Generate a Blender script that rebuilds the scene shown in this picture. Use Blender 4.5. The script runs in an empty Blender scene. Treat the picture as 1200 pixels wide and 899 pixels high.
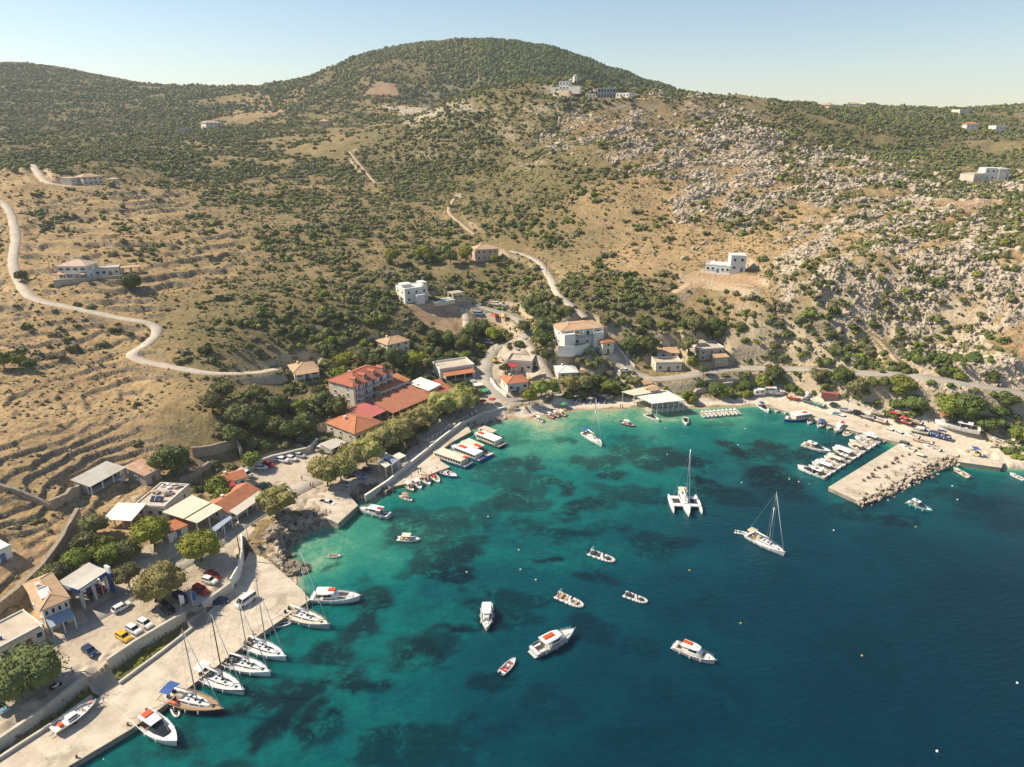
import bpy, math, random
import numpy as np
from mathutils import Vector
random.seed(7); RS = np.random.RandomState(11)
PI = math.pi
scene = bpy.context.scene
COL = scene.collection
# ------------------------------------------------------------------ survey camera (24 mm lens, 105 m above the bay)
FPX, CX, CY, CAMH, PITCH = 800.0, 600.0, 449.5, 105.0, math.radians(20.9)
SP, CP = math.sin(PITCH), math.cos(PITCH)
def ray(u, v):
    a, b = (u - CX) / FPX, (CY - v) / FPX
    return np.array([a, CP + b * SP, -SP + b * CP])
def at_dist(u, v, Y):
    d = ray(u, v); t = Y / d[1]
    return (d[0] * t, Y, CAMH + d[2] * t)
def at_z(u, v, z):
    d = ray(u, v); t = (z - CAMH) / d[2]
    return (d[0] * t, d[1] * t, z)
def sm(x):
    x = np.clip(x, 0, 1); return x * x * (3 - 2 * x)
# ------------------------------------------------------------------ lattice noise
def _h(ix, iy, s):
    h = (ix.astype(np.int64) * 374761393 + iy.astype(np.int64) * 668265263 + s * 982451653) & 0xffffffff
    h = ((h ^ (h >> 13)) * 1274126177) & 0xffffffff
    return ((h ^ (h >> 16)) & 0xffff) / 65535.0
def vnoise(x, y, s=0):
    x = np.asarray(x, float); y = np.asarray(y, float)
    ix, iy = np.floor(x), np.floor(y); fx, fy = sm(x - ix), sm(y - iy)
    a, b, c, d = _h(ix, iy, s), _h(ix + 1, iy, s), _h(ix, iy + 1, s), _h(ix + 1, iy + 1, s)
    return (a * (1 - fx) + b * fx) * (1 - fy) + (c * (1 - fx) + d * fx) * fy
def fbm(x, y, s=0, o=4):
    t, a, n = 0, 1, 0
    for i in range(o):
        t = t + a * vnoise(x * 2 ** i + 17.3 * i, y * 2 ** i - 9.1 * i, s + i); n += a; a *= .5
    return t / n
# ------------------------------------------------------------------ terrain: surveyed spot heights
SPOT_Z = [(20,870,1),(100,850,1),(300,680,1.4),(140,740,3.3),(60,730,3.6),(30,800,3.3),(200,700,3.3),(230,650,4),(150,650,4.5),(100,680,4.2),
 (280,610,4),(310,600,3.6),(340,560,2.6),(300,570,3),(250,560,5),(390,570,2),(400,540,3),(130,560,9),(200,540,9),(300,540,4.5),(250,520,9),(280,480,14),
 (200,500,15),(170,600,7),(220,590,5),(100,620,8),(360,450,9),(380,480,6),(330,500,6.5),(340,430,13),(440,420,12),(440,500,3.2),(420,460,7),(470,440,8),(500,470,3.6),(460,470,4.5),
 (560,450,6),(600,430,7),(540,430,7.5),(520,400,13),(480,410,12),(560,380,15),(600,400,13),(620,375,18),(700,420,12),(680,440,6),(650,465,2),(600,475,2.5),(700,460,2),
 (760,425,9),(820,415,13),(750,440,6),(720,462,2),(800,462,2.4),(870,455,4),(830,437,7.5),(900,434,9),(1000,435,10),(1100,443,10.5),(1190,460,11.5),
 (1150,500,3.2),(1180,530,1.6),(1100,500,2.2),(1030,485,1.7),(960,472,2.2),(900,465,2),(1060,515,1.2),(1000,490,1.2)]
SPOT_Y = [(0,640,139),(10,560,160),(5,480,195),(60,440,225),(60,500,186),(150,460,222),(20,340,290),(100,325,300),(15,260,380),(110,212,470),(40,200,480),(60,150,800),
 (30,110,1100),(50,75,1500),(0,73,1480),(130,92,1500),(170,100,1500),(250,102,1450),(330,103,1400),(345,103,1390),(368,100,1380),(385,92,1360),(400,83,1350),(430,66,1340),(470,55,1300),(520,50,1300),(560,47,1300),(600,51,1280),
 (650,58,1250),(720,82,1200),(790,103,1150),(500,125,950),(440,100,1050),(400,130,950),(560,80,1120),(650,85,1090),
 (600,97,680),(560,108,660),(640,93,690),(672,96,690),(700,113,625),(560,125,635),(520,150,620),(740,108,660),(800,107,700),(870,118,750),(930,125,800),(1000,125,1000),(1060,131,1000),(1100,131,1050),(1180,127,1100),(1230,122,1100),
 (1165,210,480),(1100,170,650),(1000,180,560),(1050,225,430),(950,200,480),(850,180,520),(750,170,530),(650,180,500),(700,220,430),(600,200,520),(500,190,580),(400,190,600),(300,190,600),(200,190,570),
 (250,155,750),(380,150,800),(150,150,850),(150,115,1150),(250,120,1100),(330,125,1050),(250,250,430),(400,250,450),(330,330,320),(250,400,255),(350,400,270),(420,380,290),(490,352,318),(570,295,380),(650,300,370),(500,280,410),(570,230,480),
 (630,350,312),(680,398,272),(700,300,360),(750,340,312),(850,322,318),(800,400,270),(900,380,280),(1000,330,290),(1100,330,286),(1180,330,280),(900,270,372),(1000,270,352),(1100,270,346),(1190,270,340),
 (1190,400,238),(1100,400,246),(1000,400,256),(180,390,262),(180,290,350),(120,240,420),(1240,330,278)]
SPOT_W = [(0,850,92),(140,800,96),(250,860,96),(100,920,103),(-100,1000,112),(220,1080,100),(330,1250,95),(60,960,112),(0,1700,120),(400,1700,80),(-500,1900,140),(-1200,2000,170),(900,1700,90),
 (300,150,30),(400,250,62),(620,400,82),(1000,700,96),(1700,1300,110),(-250,120,30),(-400,250,55),(-700,500,92),(-1200,800,140),(-1900,1500,200),(-180,60,16),(-220,0,20),(-150,20,8),
 (0,2600,70),(1500,2600,70),(-1500,2600,90),(250,60,10),(300,0,10)]
P = [at_z(*p) for p in SPOT_Z] + [at_dist(*p) for p in SPOT_Y] + SPOT_W
P = np.array(P)
def qmap(x, y):
    r = np.hypot(x, y)
    return np.arctan2(x, y), np.log(r + 20)
_q = np.stack(qmap(P[:, 0], P[:, 1]), 1)
_c2 = .05 ** 2
_A = np.sqrt(((_q[:, None] - _q[None]) ** 2).sum(2) + _c2)
_n = len(P)
_M = np.zeros((_n + 3, _n + 3)); _M[:_n, :_n] = _A + np.eye(_n) * -.004
_M[:_n, _n] = 1; _M[:_n, _n + 1:] = _q; _M[_n, :_n] = 1; _M[_n + 1:, :_n] = _q.T
_w = np.linalg.solve(_M, np.concatenate([P[:, 2], [0, 0, 0]]))
def chunked(f):
    def g(x, y, *a):
        x = np.asarray(x, float); y = np.asarray(y, float); sh = x.shape
        x = x.ravel(); y = y.ravel(); out = []
        for i in range(0, max(1, len(x)), 20000): out.append(f(x[i:i + 20000], y[i:i + 20000], *a))
        if isinstance(out[0], tuple): return tuple(np.concatenate([o[k] for o in out]).reshape(sh) for k in range(len(out[0])))
        return np.concatenate(out).reshape(sh)
    return g
@chunked
def h_rbf(x, y):
    a, b = qmap(x, y)
    D = np.sqrt((a[:, None] - _q[None, :, 0]) ** 2 + (b[:, None] - _q[None, :, 1]) ** 2 + _c2)
    return D @ _w[:_n] + _w[_n] + _w[_n + 1] * a + _w[_n + 2] * b
# ------------------------------------------------------------------ coast (z = 0), slope of the shore at each stretch
COAST_PX = [(-300,1300,1),(-60,960,1),(200,780,1),(300,705,1),(352,690,.5),(338,664,.9),(334,650,.9),(344,634,1.1),(356,624,1.4),(374,620,1.4),(392,612,1),(405,592,.6),(412,580,.8),(430,588,.9),(440,580,.9),(455,571,.9),(474,566,.5),
 (500,548,.5),(512,530,.5),(545,505,.4),(570,497,.3),(594,491,.2),(605,490,.12),(620,491,.1),(650,484,.09),(700,480.5,.09),(740,478.5,.09),(764,478,.09),(800,479,.09),(822,478,.1),(860,477,.12),(886,474,.12),(906,477,.3),(922,483,.4),
 (944,488,.5),(960,493,.5),(996,503,.5),(1013,504,.5),(1055,519,.5),(1060,530,.5),(1085,540,.5),(1120,541,.5),(1130,543,.6),(1173,547.5,.8),(1189,549.5,.5),(1226,551,.4),(1290,556,.5)]
_cp = [at_z(u, v, 0)[:2] for u, v, s in COAST_PX]; _cs = [s for _, _, s in COAST_PX]
_cp += [(330, 190), (420, 120), (700, 60), (3000, -200), (3000, 5000), (-5000, 5000), (-5000, -1500), (-400, -1500), (-210, -200)]; _cs += [.6] * 9
COAST = np.array(_cp); COAST_S = np.array(_cs)
def poly_sd(x, y, poly):
    """signed distance, + inside; index of nearest edge"""
    n = len(poly); ins = np.zeros(len(x), bool); best = np.full(len(x), 1e9); bi = np.zeros(len(x), int)
    for i in range(n):
        x0, y0 = poly[i]; x1, y1 = poly[(i + 1) % n]
        dx, dy = x1 - x0, y1 - y0; L = dx * dx + dy * dy + 1e-12
        t = np.clip(((x - x0) * dx + (y - y0) * dy) / L, 0, 1)
        d = np.hypot(x - x0 - t * dx, y - y0 - t * dy)
        m = d < best; best[m] = d[m]; bi[m] = i
        if y0 != y1:
            c = ((y0 > y) != (y1 > y)) & (x < (x1 - x0) * (y - y0) / (y1 - y0) + x0); ins ^= c
    return np.where(ins, best, -best), bi
def shore(x, y):
    wx = x + (vnoise(x / 5, y / 5, 31) - .5) * 2.2; wy = y + (vnoise(x / 5, y / 5, 32) - .5) * 2.2
    d, i = poly_sd(wx, wy, COAST)
    return d, COAST_S[i]
# ------------------------------------------------------------------ zones of ground and vegetation: u, v, plants/100 m2, plant size, rock, terraces, green ground
ZONES = [(50,600,0.42,1.38,0.35,1,0.1),(50,500,0.51,1.84,0.3,1,0.1),(100,560,0.34,1.38,0.55,1,0.1),(120,450,0.68,2.07,0.3,1,0.15),(160,480,1.00,2.40,0.35,0.6,0.3),(220,480,2.20,3.00,0.2,0.3,0.5),(280,490,2.70,3.00,0.1,0,0.6),(330,480,2.60,3.00,0.1,0,0.6),(30,400,1.19,2.53,0.15,1,0.2),(100,390,1.36,2.53,0.2,1,0.25),
 (30,300,0.95,2.30,0.1,0.8,0.1),(150,290,1.22,2.30,0.15,1,0.15),(150,240,1.63,2.64,0.15,0.9,0.2),(220,300,1.63,2.53,0.2,1,0.25),(250,380,2.10,2.20,0.15,0.2,0.6),(330,350,1.72,2.30,0.15,0.1,0.6),(300,250,1.70,2.40,0.15,0.3,0.5),(100,200,3.00,3.00,0.1,0,0.7),(60,180,5.00,2.14,0,0,0.9),(30,210,0.50,2.00,0.05,0,0.05),
 (60,140,4.00,1.84,0.05,0,0.95),(150,130,4.00,1.84,0.05,0,0.95),(30,100,4.00,1.84,0,0,1),(130,95,3.75,1.84,0.05,0,0.9),(230,105,2.00,3.00,0.1,0,0.6),(300,130,1.10,3.00,0.1,0.1,0.35),(330,175,2.40,3.40,0.1,0.1,0.5),(400,140,3.75,2.45,0,0,0.7),(420,100,1.60,3.00,0.1,0,0.5),(460,80,3.75,1.84,0.05,0,0.95),
 (500,128,0.20,2.00,1,0,0.05),(530,70,4.00,4.00,0.1,0,1),(620,65,5.50,5.00,0,0,1),(720,90,5.50,5.00,0,0,1),(560,130,6.38,2.38,0.2,0,0.85),(530,160,7.23,2.55,0.1,0,0.85),(600,150,5.31,2.21,0.35,0,0.85),(480,190,5.53,2.55,0.1,0.1,0.85),(420,220,1.89,2.60,0.1,0.2,0.4),(400,290,1.27,2.60,0.15,0.4,0.5),
 (480,250,1.70,2.60,0.15,0.3,0.5),(560,210,3.35,2.12,0.15,0,0.85),(620,220,3.21,2.04,0.35,0,0.85),(700,160,2.12,2.40,0.85,0,0.4),(800,140,1.49,2.60,0.6,0,0.5),(850,180,1.65,2.20,1,0,0.3),(950,200,1.65,2.40,1,0,0.3),(950,140,2.50,3.00,0.3,0,0.6),(1050,160,3.00,3.20,0.2,0,0.6),(1150,170,3.00,3.20,0.2,0,0.6),
 (1100,230,2.59,2.80,0.7,0,0.4),(1000,260,1.83,2.20,1,0,0.25),(900,260,1.83,2.20,1,0,0.2),(800,230,0.97,2.00,0.8,0,0.2),(720,240,1.22,2.60,0.3,0.2,0.3),(750,300,0.94,2.40,0.15,0.6,0.2),(820,290,0.70,2.00,0.4,0.2,0.2),(680,290,1.51,3.00,0.1,0.4,0.5),(600,270,1.70,2.80,0.1,0.3,0.5),(540,300,1.89,2.80,0.1,0.2,0.5),
 (450,340,1.98,2.70,0.1,0.1,0.5),(560,340,3.12,2.80,0.1,0,0.8),(620,380,4.60,3.60,0,0,0.5),(500,390,3.22,2.70,0.1,0,0.5),(420,390,2.70,3.20,0.05,0,0.6),(380,430,3.40,3.40,0.05,0,0.6),(700,350,2.64,3.20,0.1,0.2,0.4),(780,380,3.45,3.40,0.1,0.1,0.4),(870,350,1.40,2.40,0.4,0,0.3),(860,400,2.20,2.80,0.2,0.1,0.4),
 (960,380,3.71,2.40,0.75,0,0.3),(1000,320,2.72,2.20,1,0,0.2),(1100,300,2.96,2.40,1,0,0.2),(1180,290,3.71,2.60,0.85,0,0.3),(1100,380,3.12,2.20,1,0,0.15),(1180,400,2.86,2.00,1,0,0.1),(1000,420,4.42,2.80,0.7,0,0.4),(950,445,6.00,3.60,0.2,0,0.6),(1050,465,7.80,3.80,0.6,0,0.5),(1160,490,5.85,3.40,0.8,0,0.4),(1195,520,5.85,3.20,0.75,0,0.4)]
def first_hit(u, v, f, tmax=2600):
    d = ray(u, v); t = np.geomspace(60, tmax, 500)
    x, y, z = d[0] * t, d[1] * t, CAMH + d[2] * t
    g = z - f(x, y); k = np.argmax(g < 0)
    if not (g < 0).any(): return None
    if k == 0: k = 1
    a, b = t[k - 1], t[k]
    for _ in range(3):
        s = np.linspace(a, b, 12); gg = CAMH + d[2] * s - f(d[0] * s, d[1] * s); j = int(np.argmax(gg < 0)) or 1
        a, b = s[j - 1], s[j]
    return (d[0] * b, d[1] * b, CAMH + d[2] * b)
def h_land(x, y):
    z = h_rbf(x, y); d, s = shore(np.ravel(np.asarray(x, float)), np.ravel(np.asarray(y, float))); d = d.reshape(z.shape); s = s.reshape(z.shape)
    zl = np.minimum(np.maximum(z, .35), .02 + s * np.maximum(d, 0) + .02 * np.maximum(d, 0) ** 2)
    return np.where(d > 0, zl, np.maximum(-7, d * .35 - .1))
_zw = []
for u, v, *r in ZONES:
    p = first_hit(u, v, h_rbf)
    if p is None: p = at_dist(u, v, 1200)
    _zw.append(qmap(p[0], p[1]) + tuple(r))
_zw = np.array(_zw)
@chunked
def zones(x, y):
    a, b = qmap(x, y)
    w = 1 / (((a[:, None] - _zw[None, :, 0]) ** 2 + (b[:, None] - _zw[None, :, 1]) ** 2) + 1e-4) ** 2
    w /= w.sum(1, keepdims=True); r = w @ _zw[:, 2:]
    return tuple(r[:, i] for i in range(5))
def clumpf(x, y):
    return .5 * fbm(x / 24, y / 24, 71, 4) + .5 * fbm(x / 70, y / 70, 75, 3)
# ------------------------------------------------------------------ levelled ground: roads and platforms
def W(u, v, z): return at_z(u, v, z)[:2]
def gp0(u, v):
    p = first_hit(u, v, h_land); return p
LOWER = np.array([W(u, v, 1) for u, v in [(-260,1100),(-12,893),(55,842),(104,803),(128,786),(160,764),(205,737),(232,724),(256,706),(276,690),(284,668),(284,640),(296,648),(330,664),(362,702),(155,853),(-60,985)]])
UPPER_WALL = [(-70,930),(-8,886),(55,842),(104,803),(128,786),(160,764),(205,737),(232,724),(256,706),(276,690),(284,668),(284,640)]
PADS = []   # (polygon, z, soft)
ROADS_PX = {  # name: (width, points)
 'hill_track': (4.2, [(-30,232),(0,236),(12,250),(18,280),(15,310),(28,340),(45,352),(90,362),(140,373),(178,380),(183,392),(170,405),(155,419),(200,430),(250,437),(300,438),(325,433)]),
 'ridge_track': (4.5, [(38,193),(52,212),(75,218),(112,221)]),
 'village_street': (5.5, [(612,473),(585,462),(572,448),(570,430),(582,408),(608,398),(619,385),(600,371),(565,361),(535,356),(518,350)]),
 'street_branch': (4.5, [(612,396),(628,415),(642,440),(652,462)]),
 'villa_drive': (3.5, [(546,388),(546,372),(540,360),(528,351)]),
 'valley_track': (4.2, [(686,372),(672,360),(655,345),(644,325),(632,308),(616,299),(598,294)]),
 'coast_road': (6.5, [(716,400),(728,418),(742,440),(770,444),(800,441),(835,434),(880,432),(940,433),(1000,436),(1060,440),(1120,447),(1190,460),(1290,480)]),
 'harbour_road': (6, [(-60,830),(0,785),(60,748),(110,722),(160,692),(205,664),(240,645),(268,622),(300,602),(338,580),(372,563)]),
 'building_site_track': (4, [(790,344),(806,334),(822,326),(850,330),(885,336)]),
 'rock_track': (3.5, [(1065,232),(1100,243),(1140,246),(1180,238)]),
 'gully_path': (2.2, [(975,355),(1000,380),(1030,402),(1052,425)]),
 'field_path': (2.5, [(532,233),(526,248),(540,262),(556,275)]),
 'windmill_track': (4, [(745,112),(772,112),(800,122),(830,128)]),
 'olive_path': (2.5, [(410,178),(424,196),(440,215)]),
}
ROADS = {}
for k, (w, pts) in ROADS_PX.items():
    q = [gp0(*p) for p in pts]; q = [p for p in q if p is not None]
    q = np.array(q)
    # Catmull-Rom through the points, about 1.6 m apart
    out = []
    for i in range(len(q) - 1):
        p0, p1, p2, p3 = q[max(i - 1, 0)], q[i], q[i + 1], q[min(i + 2, len(q) - 1)]
        n = max(2, int(np.linalg.norm(p2 - p1) / 1.8))
        for t in np.arange(n) / n:
            out.append(.5 * ((2 * p1) + (p2 - p0) * t + (2 * p0 - 5 * p1 + 4 * p2 - p3) * t * t + (3 * p1 - p0 - 3 * p2 + p3) * t ** 3))
    out.append(q[-1]); out = np.array(out)
    zz = out[:, 2].copy()
    for _ in range(30): zz[1:-1] = (zz[:-2] + zz[1:-1] * 2 + zz[2:]) / 4
    out[:, 2] = zz; ROADS[k] = (w, out)
def road_field(x, y):
    """distance to nearest road edge (neg inside) and its level"""
    best = np.full(len(x), 1e3); lev = np.zeros(len(x))
    for k, (w, c) in ROADS.items():
        m = (x > c[:, 0].min() - 12) & (x < c[:, 0].max() + 12) & (y > c[:, 1].min() - 12) & (y < c[:, 1].max() + 12)
        if not m.any(): continue
        idx = np.nonzero(m)[0]
        for j in range(0, len(idx), 20000):
            ii = idx[j:j + 20000]
            D = (x[ii, None] - c[None, :, 0]) ** 2 + (y[ii, None] - c[None, :, 1]) ** 2
            kk = D.argmin(1); d = np.sqrt(D[np.arange(len(ii)), kk]) - w / 2
            b = d < best[ii]; best[ii[b]] = d[b]; lev[ii[b]] = c[kk[b], 2]
    return best, lev
def Pz(pts): return np.array([gp0(u, v)[:2] for u, v in pts])
PAVED = [Pz([(-20,872),(60,832),(102,796),(160,757),(222,718),(276,684),(283,640),(300,612),(335,600),(385,592),(418,585),(400,562),(392,545),(380,527),(350,522),(310,532),(285,545),(262,560),(235,600),(205,628),(160,645),(130,672),(80,700),(0,752),(-60,790)]),
 Pz([(392,568),(432,578),(478,556),(540,505),(590,484),(612,474),(575,466),(540,476),(500,500),(470,535),(400,548)]),
 Pz([(555,472),(545,452),(555,428),(590,408),(622,412),(648,440),(662,462),(640,470),(600,476)]),
 Pz([(730,402),(745,440),(720,452),(700,452),(720,436),(712,415)]),
 Pz([(862,473),(900,473),(950,491),(1010,503),(1055,518),(1090,536),(1130,541),(1180,547),(1215,548),(1190,536),(1150,512),(1100,497),(1060,487),(1010,475),(960,463),(900,459),(868,464)])]
QUARRY = Pz([(468,128),(500,123),(545,121),(549,128),(522,136),(478,144)])
BEACH = Pz([(590,487),(605,488.5),(620,489),(660,480),(740,477),(800,477),(860,475),(900,472),(880,465),(860,468),(800,464),(760,462),(700,464),(650,470),(610,478)])
RED = [Pz([(645,118),(690,122),(765,121),(768,112),(720,110),(660,108)]), Pz([(790,345),(830,335),(895,338),(890,322),(820,318)]), Pz([(1075,232),(1140,248),(1185,240),(1180,228),(1130,236)]),
 Pz([(0,670),(60,655),(85,625),(40,640),(0,640)]), Pz([(425,112),(470,112),(462,98),(440,96)]), Pz([(476,358),(545,352),(548,392),(522,394),(486,374)])]
def height(x, y, detail=True):
    x = np.asarray(x, float); y = np.asarray(y, float); sh = x.shape; x = x.ravel(); y = y.ravel()
    zb = h_rbf(x, y); d, s = shore(x, y)
    dens, size, rock, terr, green = zones(x, y)
    r = np.hypot(x, y)
    rd, rl = road_field(x, y)
    free = sm(rd / 5) * sm((d - 5) / 14)
    pv = np.full(len(x), -99.)
    for p in PAVED:
        m = (x > p[:, 0].min() - 8) & (x < p[:, 0].max() + 8) & (y > p[:, 1].min() - 8) & (y < p[:, 1].max() + 8)
        if m.any(): pv[m] = np.maximum(pv[m], poly_sd(x[m], y[m], p)[0])
    free *= 1 - sm((pv + 5) / 5)
    # terraces held by dry stone walls
    warp = (fbm(x / 38, y / 38, 5, 4) - .5) * 5 + (vnoise(x / 6, y / 6, 8) - .5) * .9 + (vnoise(x / 2.2, y / 2.2, 18) - .5) * .35
    st = np.where((x < 0) & (y > 265), 2.5, np.where(x < 0, 1.6, 1.7)); q = (zb + warp) / st; f = q - np.floor(q)
    zt = zb + (sm((f - .85) / .15) - f) * st
    brk = np.clip((fbm(x / 17, y / 17, 13, 3) - .30) * 4.5, .45, 1)
    z = zb + (zt - zb) * np.clip(terr * 1.6 - .3, 0, 1) * free * (r < 520) * brk * np.where(y > 265, 1, .78)
    # hummocks, rocky ribs
    z = z + free * ((fbm(x / 30, y / 30, 1) - .5) * 5 * np.clip(r / 350, .15, 1.6) * (1 - .8 * terr))
    z = z + free * (fbm(x / 5, y / 5, 2, 3) - .5) * (.5 + .9 * rock)
    rib = np.abs(fbm((x * .8 + y * .6) / 16, (y * .8 - x * .6) / 7, 3, 3) - .5)
    z = z + free * np.clip(rock - .35, 0, 1) * (sm((.16 - rib) / .16) * 1.1)
    zl = np.minimum(np.maximum(z, .35), .02 + s * np.maximum(d, 0) + .02 * np.maximum(d, 0) ** 2)
    ir = (s > .55) & (d > 0) & (d < 12); zl = zl + ir * (vnoise(x / 1.6, y / 1.6, 4) - .35) * 1.1 * sm(d / 1.5)
    z = np.where(d > 0, zl, np.maximum(-7, d * .35 - .1))
    k = 1 - sm((rd - .4) / 4)
    z = np.where(d > 0, z * (1 - k) + rl * k, z)
    m = (x < 60) & (y < 220)
    if m.any():
        ld = poly_sd(x[m], y[m], LOWER)[0]; zz = z[m]
        zz = np.where(ld > 0, np.minimum(zz, .85 + vnoise(x[m] / 2, y[m] / 2, 9) * .2), zz)
        z[m] = zz
    for poly, pz, soft in PADS:
        m = (x > poly[:, 0].min() - soft) & (x < poly[:, 0].max() + soft) & (y > poly[:, 1].min() - soft) & (y < poly[:, 1].max() + soft)
        if m.any():
            pd = poly_sd(x[m], y[m], poly)[0]; k = 1 - sm(-pd / soft)
            z[m] = z[m] * (1 - k) + pz * k
    return z.reshape(sh)
def Z(x, y): return float(height(np.array([x]), np.array([y]))[0])
_cache = {}
def G(u, v):
    """the ground (or the water) under a surveyed point"""
    if (u, v) not in _cache:
        f = lambda x, y: np.maximum(height(x, y), 0)
        d = ray(u, v); t = np.geomspace(60, 2600, 260); g = CAMH + d[2] * t - f(d[0] * t, d[1] * t)
        if not (g < 0).any(): _cache[(u, v)] = None; return None
        k = max(1, int(np.argmax(g < 0))); a, b = t[k - 1], t[k]
        for _ in range(2):
            s = np.linspace(a, b, 14); gg = CAMH + d[2] * s - f(d[0] * s, d[1] * s); j = max(1, int(np.argmax(gg < 1e-9))); a, b = s[j - 1], s[j]
        _cache[(u, v)] = Vector((d[0] * b, d[1] * b, max(0, float(f(np.array([d[0] * b]), np.array([d[1] * b]))[0]))))
    return _cache[(u, v)].copy()
# ------------------------------------------------------------------ materials
_mats = {}
def nodes_of(m):
    m.use_nodes = True; nt = m.node_tree; nt.nodes.clear()
    out = nt.nodes.new('ShaderNodeOutputMaterial'); b = nt.nodes.new('ShaderNodeBsdfPrincipled'); nt.links.new(b.outputs[0], out.inputs[0])
    return nt, b
def N(nt, t, **kw):
    n = nt.nodes.new(t)
    for k, v in kw.items():
        if k[0] == '_': n.inputs[k[1:]].default_value = v
        elif isinstance(k, str): setattr(n, k, v)
    return n
def noise(nt, scale, detail=4, rough=.55, vec=None, dist=0):
    n = nt.nodes.new('ShaderNodeTexNoise'); n.inputs['Scale'].default_value = scale; n.inputs['Detail'].default_value = detail; n.inputs['Roughness'].default_value = rough; n.inputs['Distortion'].default_value = dist
    if vec is not None: nt.links.new(vec, n.inputs['Vector'])
    return n.outputs['Fac']
def ramp(nt, fac, stops):
    n = nt.nodes.new('ShaderNodeValToRGB'); e = n.color_ramp.elements
    while len(e) < len(stops): e.new(.5)
    for i, (p, c) in enumerate(stops):
        e[i].position = p; e[i].color = (c, c, c, 1) if isinstance(c, (int, float)) else (*c, 1)
    nt.links.new(fac, n.inputs[0]); return n.outputs[0]
def mix(nt, fac, a, b, mode='MIX'):
    n = nt.nodes.new('ShaderNodeMix'); n.data_type = 'RGBA'; n.blend_type = mode
    for s, v in ((0, fac), (6, a), (7, b)):
        if hasattr(v, 'is_linked'): nt.links.new(v, n.inputs[s])
        elif s == 0: n.inputs[0].default_value = v
        else: n.inputs[s].default_value = (*v, 1)
    return n.outputs[2]
def mth(nt, op, a, b=None, clamp=False):
    n = nt.nodes.new('ShaderNodeMath'); n.operation = op; n.use_clamp = clamp
    for i, v in enumerate((a, b)):
        if v is None: continue
        if hasattr(v, 'is_linked'): nt.links.new(v, n.inputs[i])
        else: n.inputs[i].default_value = v
    return n.outputs[0]
def attr(nt, name):
    n = nt.nodes.new('ShaderNodeAttribute'); n.attribute_name = name; return n
def bump(nt, b, h, strength, dist=.1):
    n = nt.nodes.new('ShaderNodeBump'); n.inputs['Strength'].default_value = strength; n.inputs['Distance'].default_value = dist
    nt.links.new(h, n.inputs['Height']); nt.links.new(n.outputs[0], b.inputs['Normal'])
def M(name, color=(.5, .5, .5), rough=.6, var=.12, scale=1.5, bmp=0, metal=0, dirt=None, spec=.5):
    """a plain weathered surface: base colour with blotches and fine grain in object space"""
    if name in _mats: return _mats[name]
    m = bpy.data.materials.new(name); nt, b = nodes_of(m)
    tc = nt.nodes.new('ShaderNodeTexCoord'); v = tc.outputs['Object']
    n1 = noise(nt, scale, 5, .6, v); n2 = noise(nt, scale * 9, 3, .6, v)
    k = mth(nt, 'ADD', mth(nt, 'MULTIPLY', n1, .7), mth(nt, 'MULTIPLY', n2, .3))
    lo = tuple(c * (1 - var * 1.6) for c in color); hi = tuple(min(1, c * (1 + var * 1.2)) for c in color)
    c = ramp(nt, k, [(.3, lo), (.7, hi)])
    if dirt:
        c = mix(nt, ramp(nt, noise(nt, scale * .6, 6, .7, v), [(.5, 0), (.72, .8)]), c, dirt)
    nt.links.new(c, b.inputs['Base Color']); b.inputs['Roughness'].default_value = rough; b.inputs['Metallic'].default_value = metal
    b.inputs['Specular IOR Level'].default_value = spec
    if bmp: bump(nt, b, n2, bmp, .05)
    _mats[name] = m; return m
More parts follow.
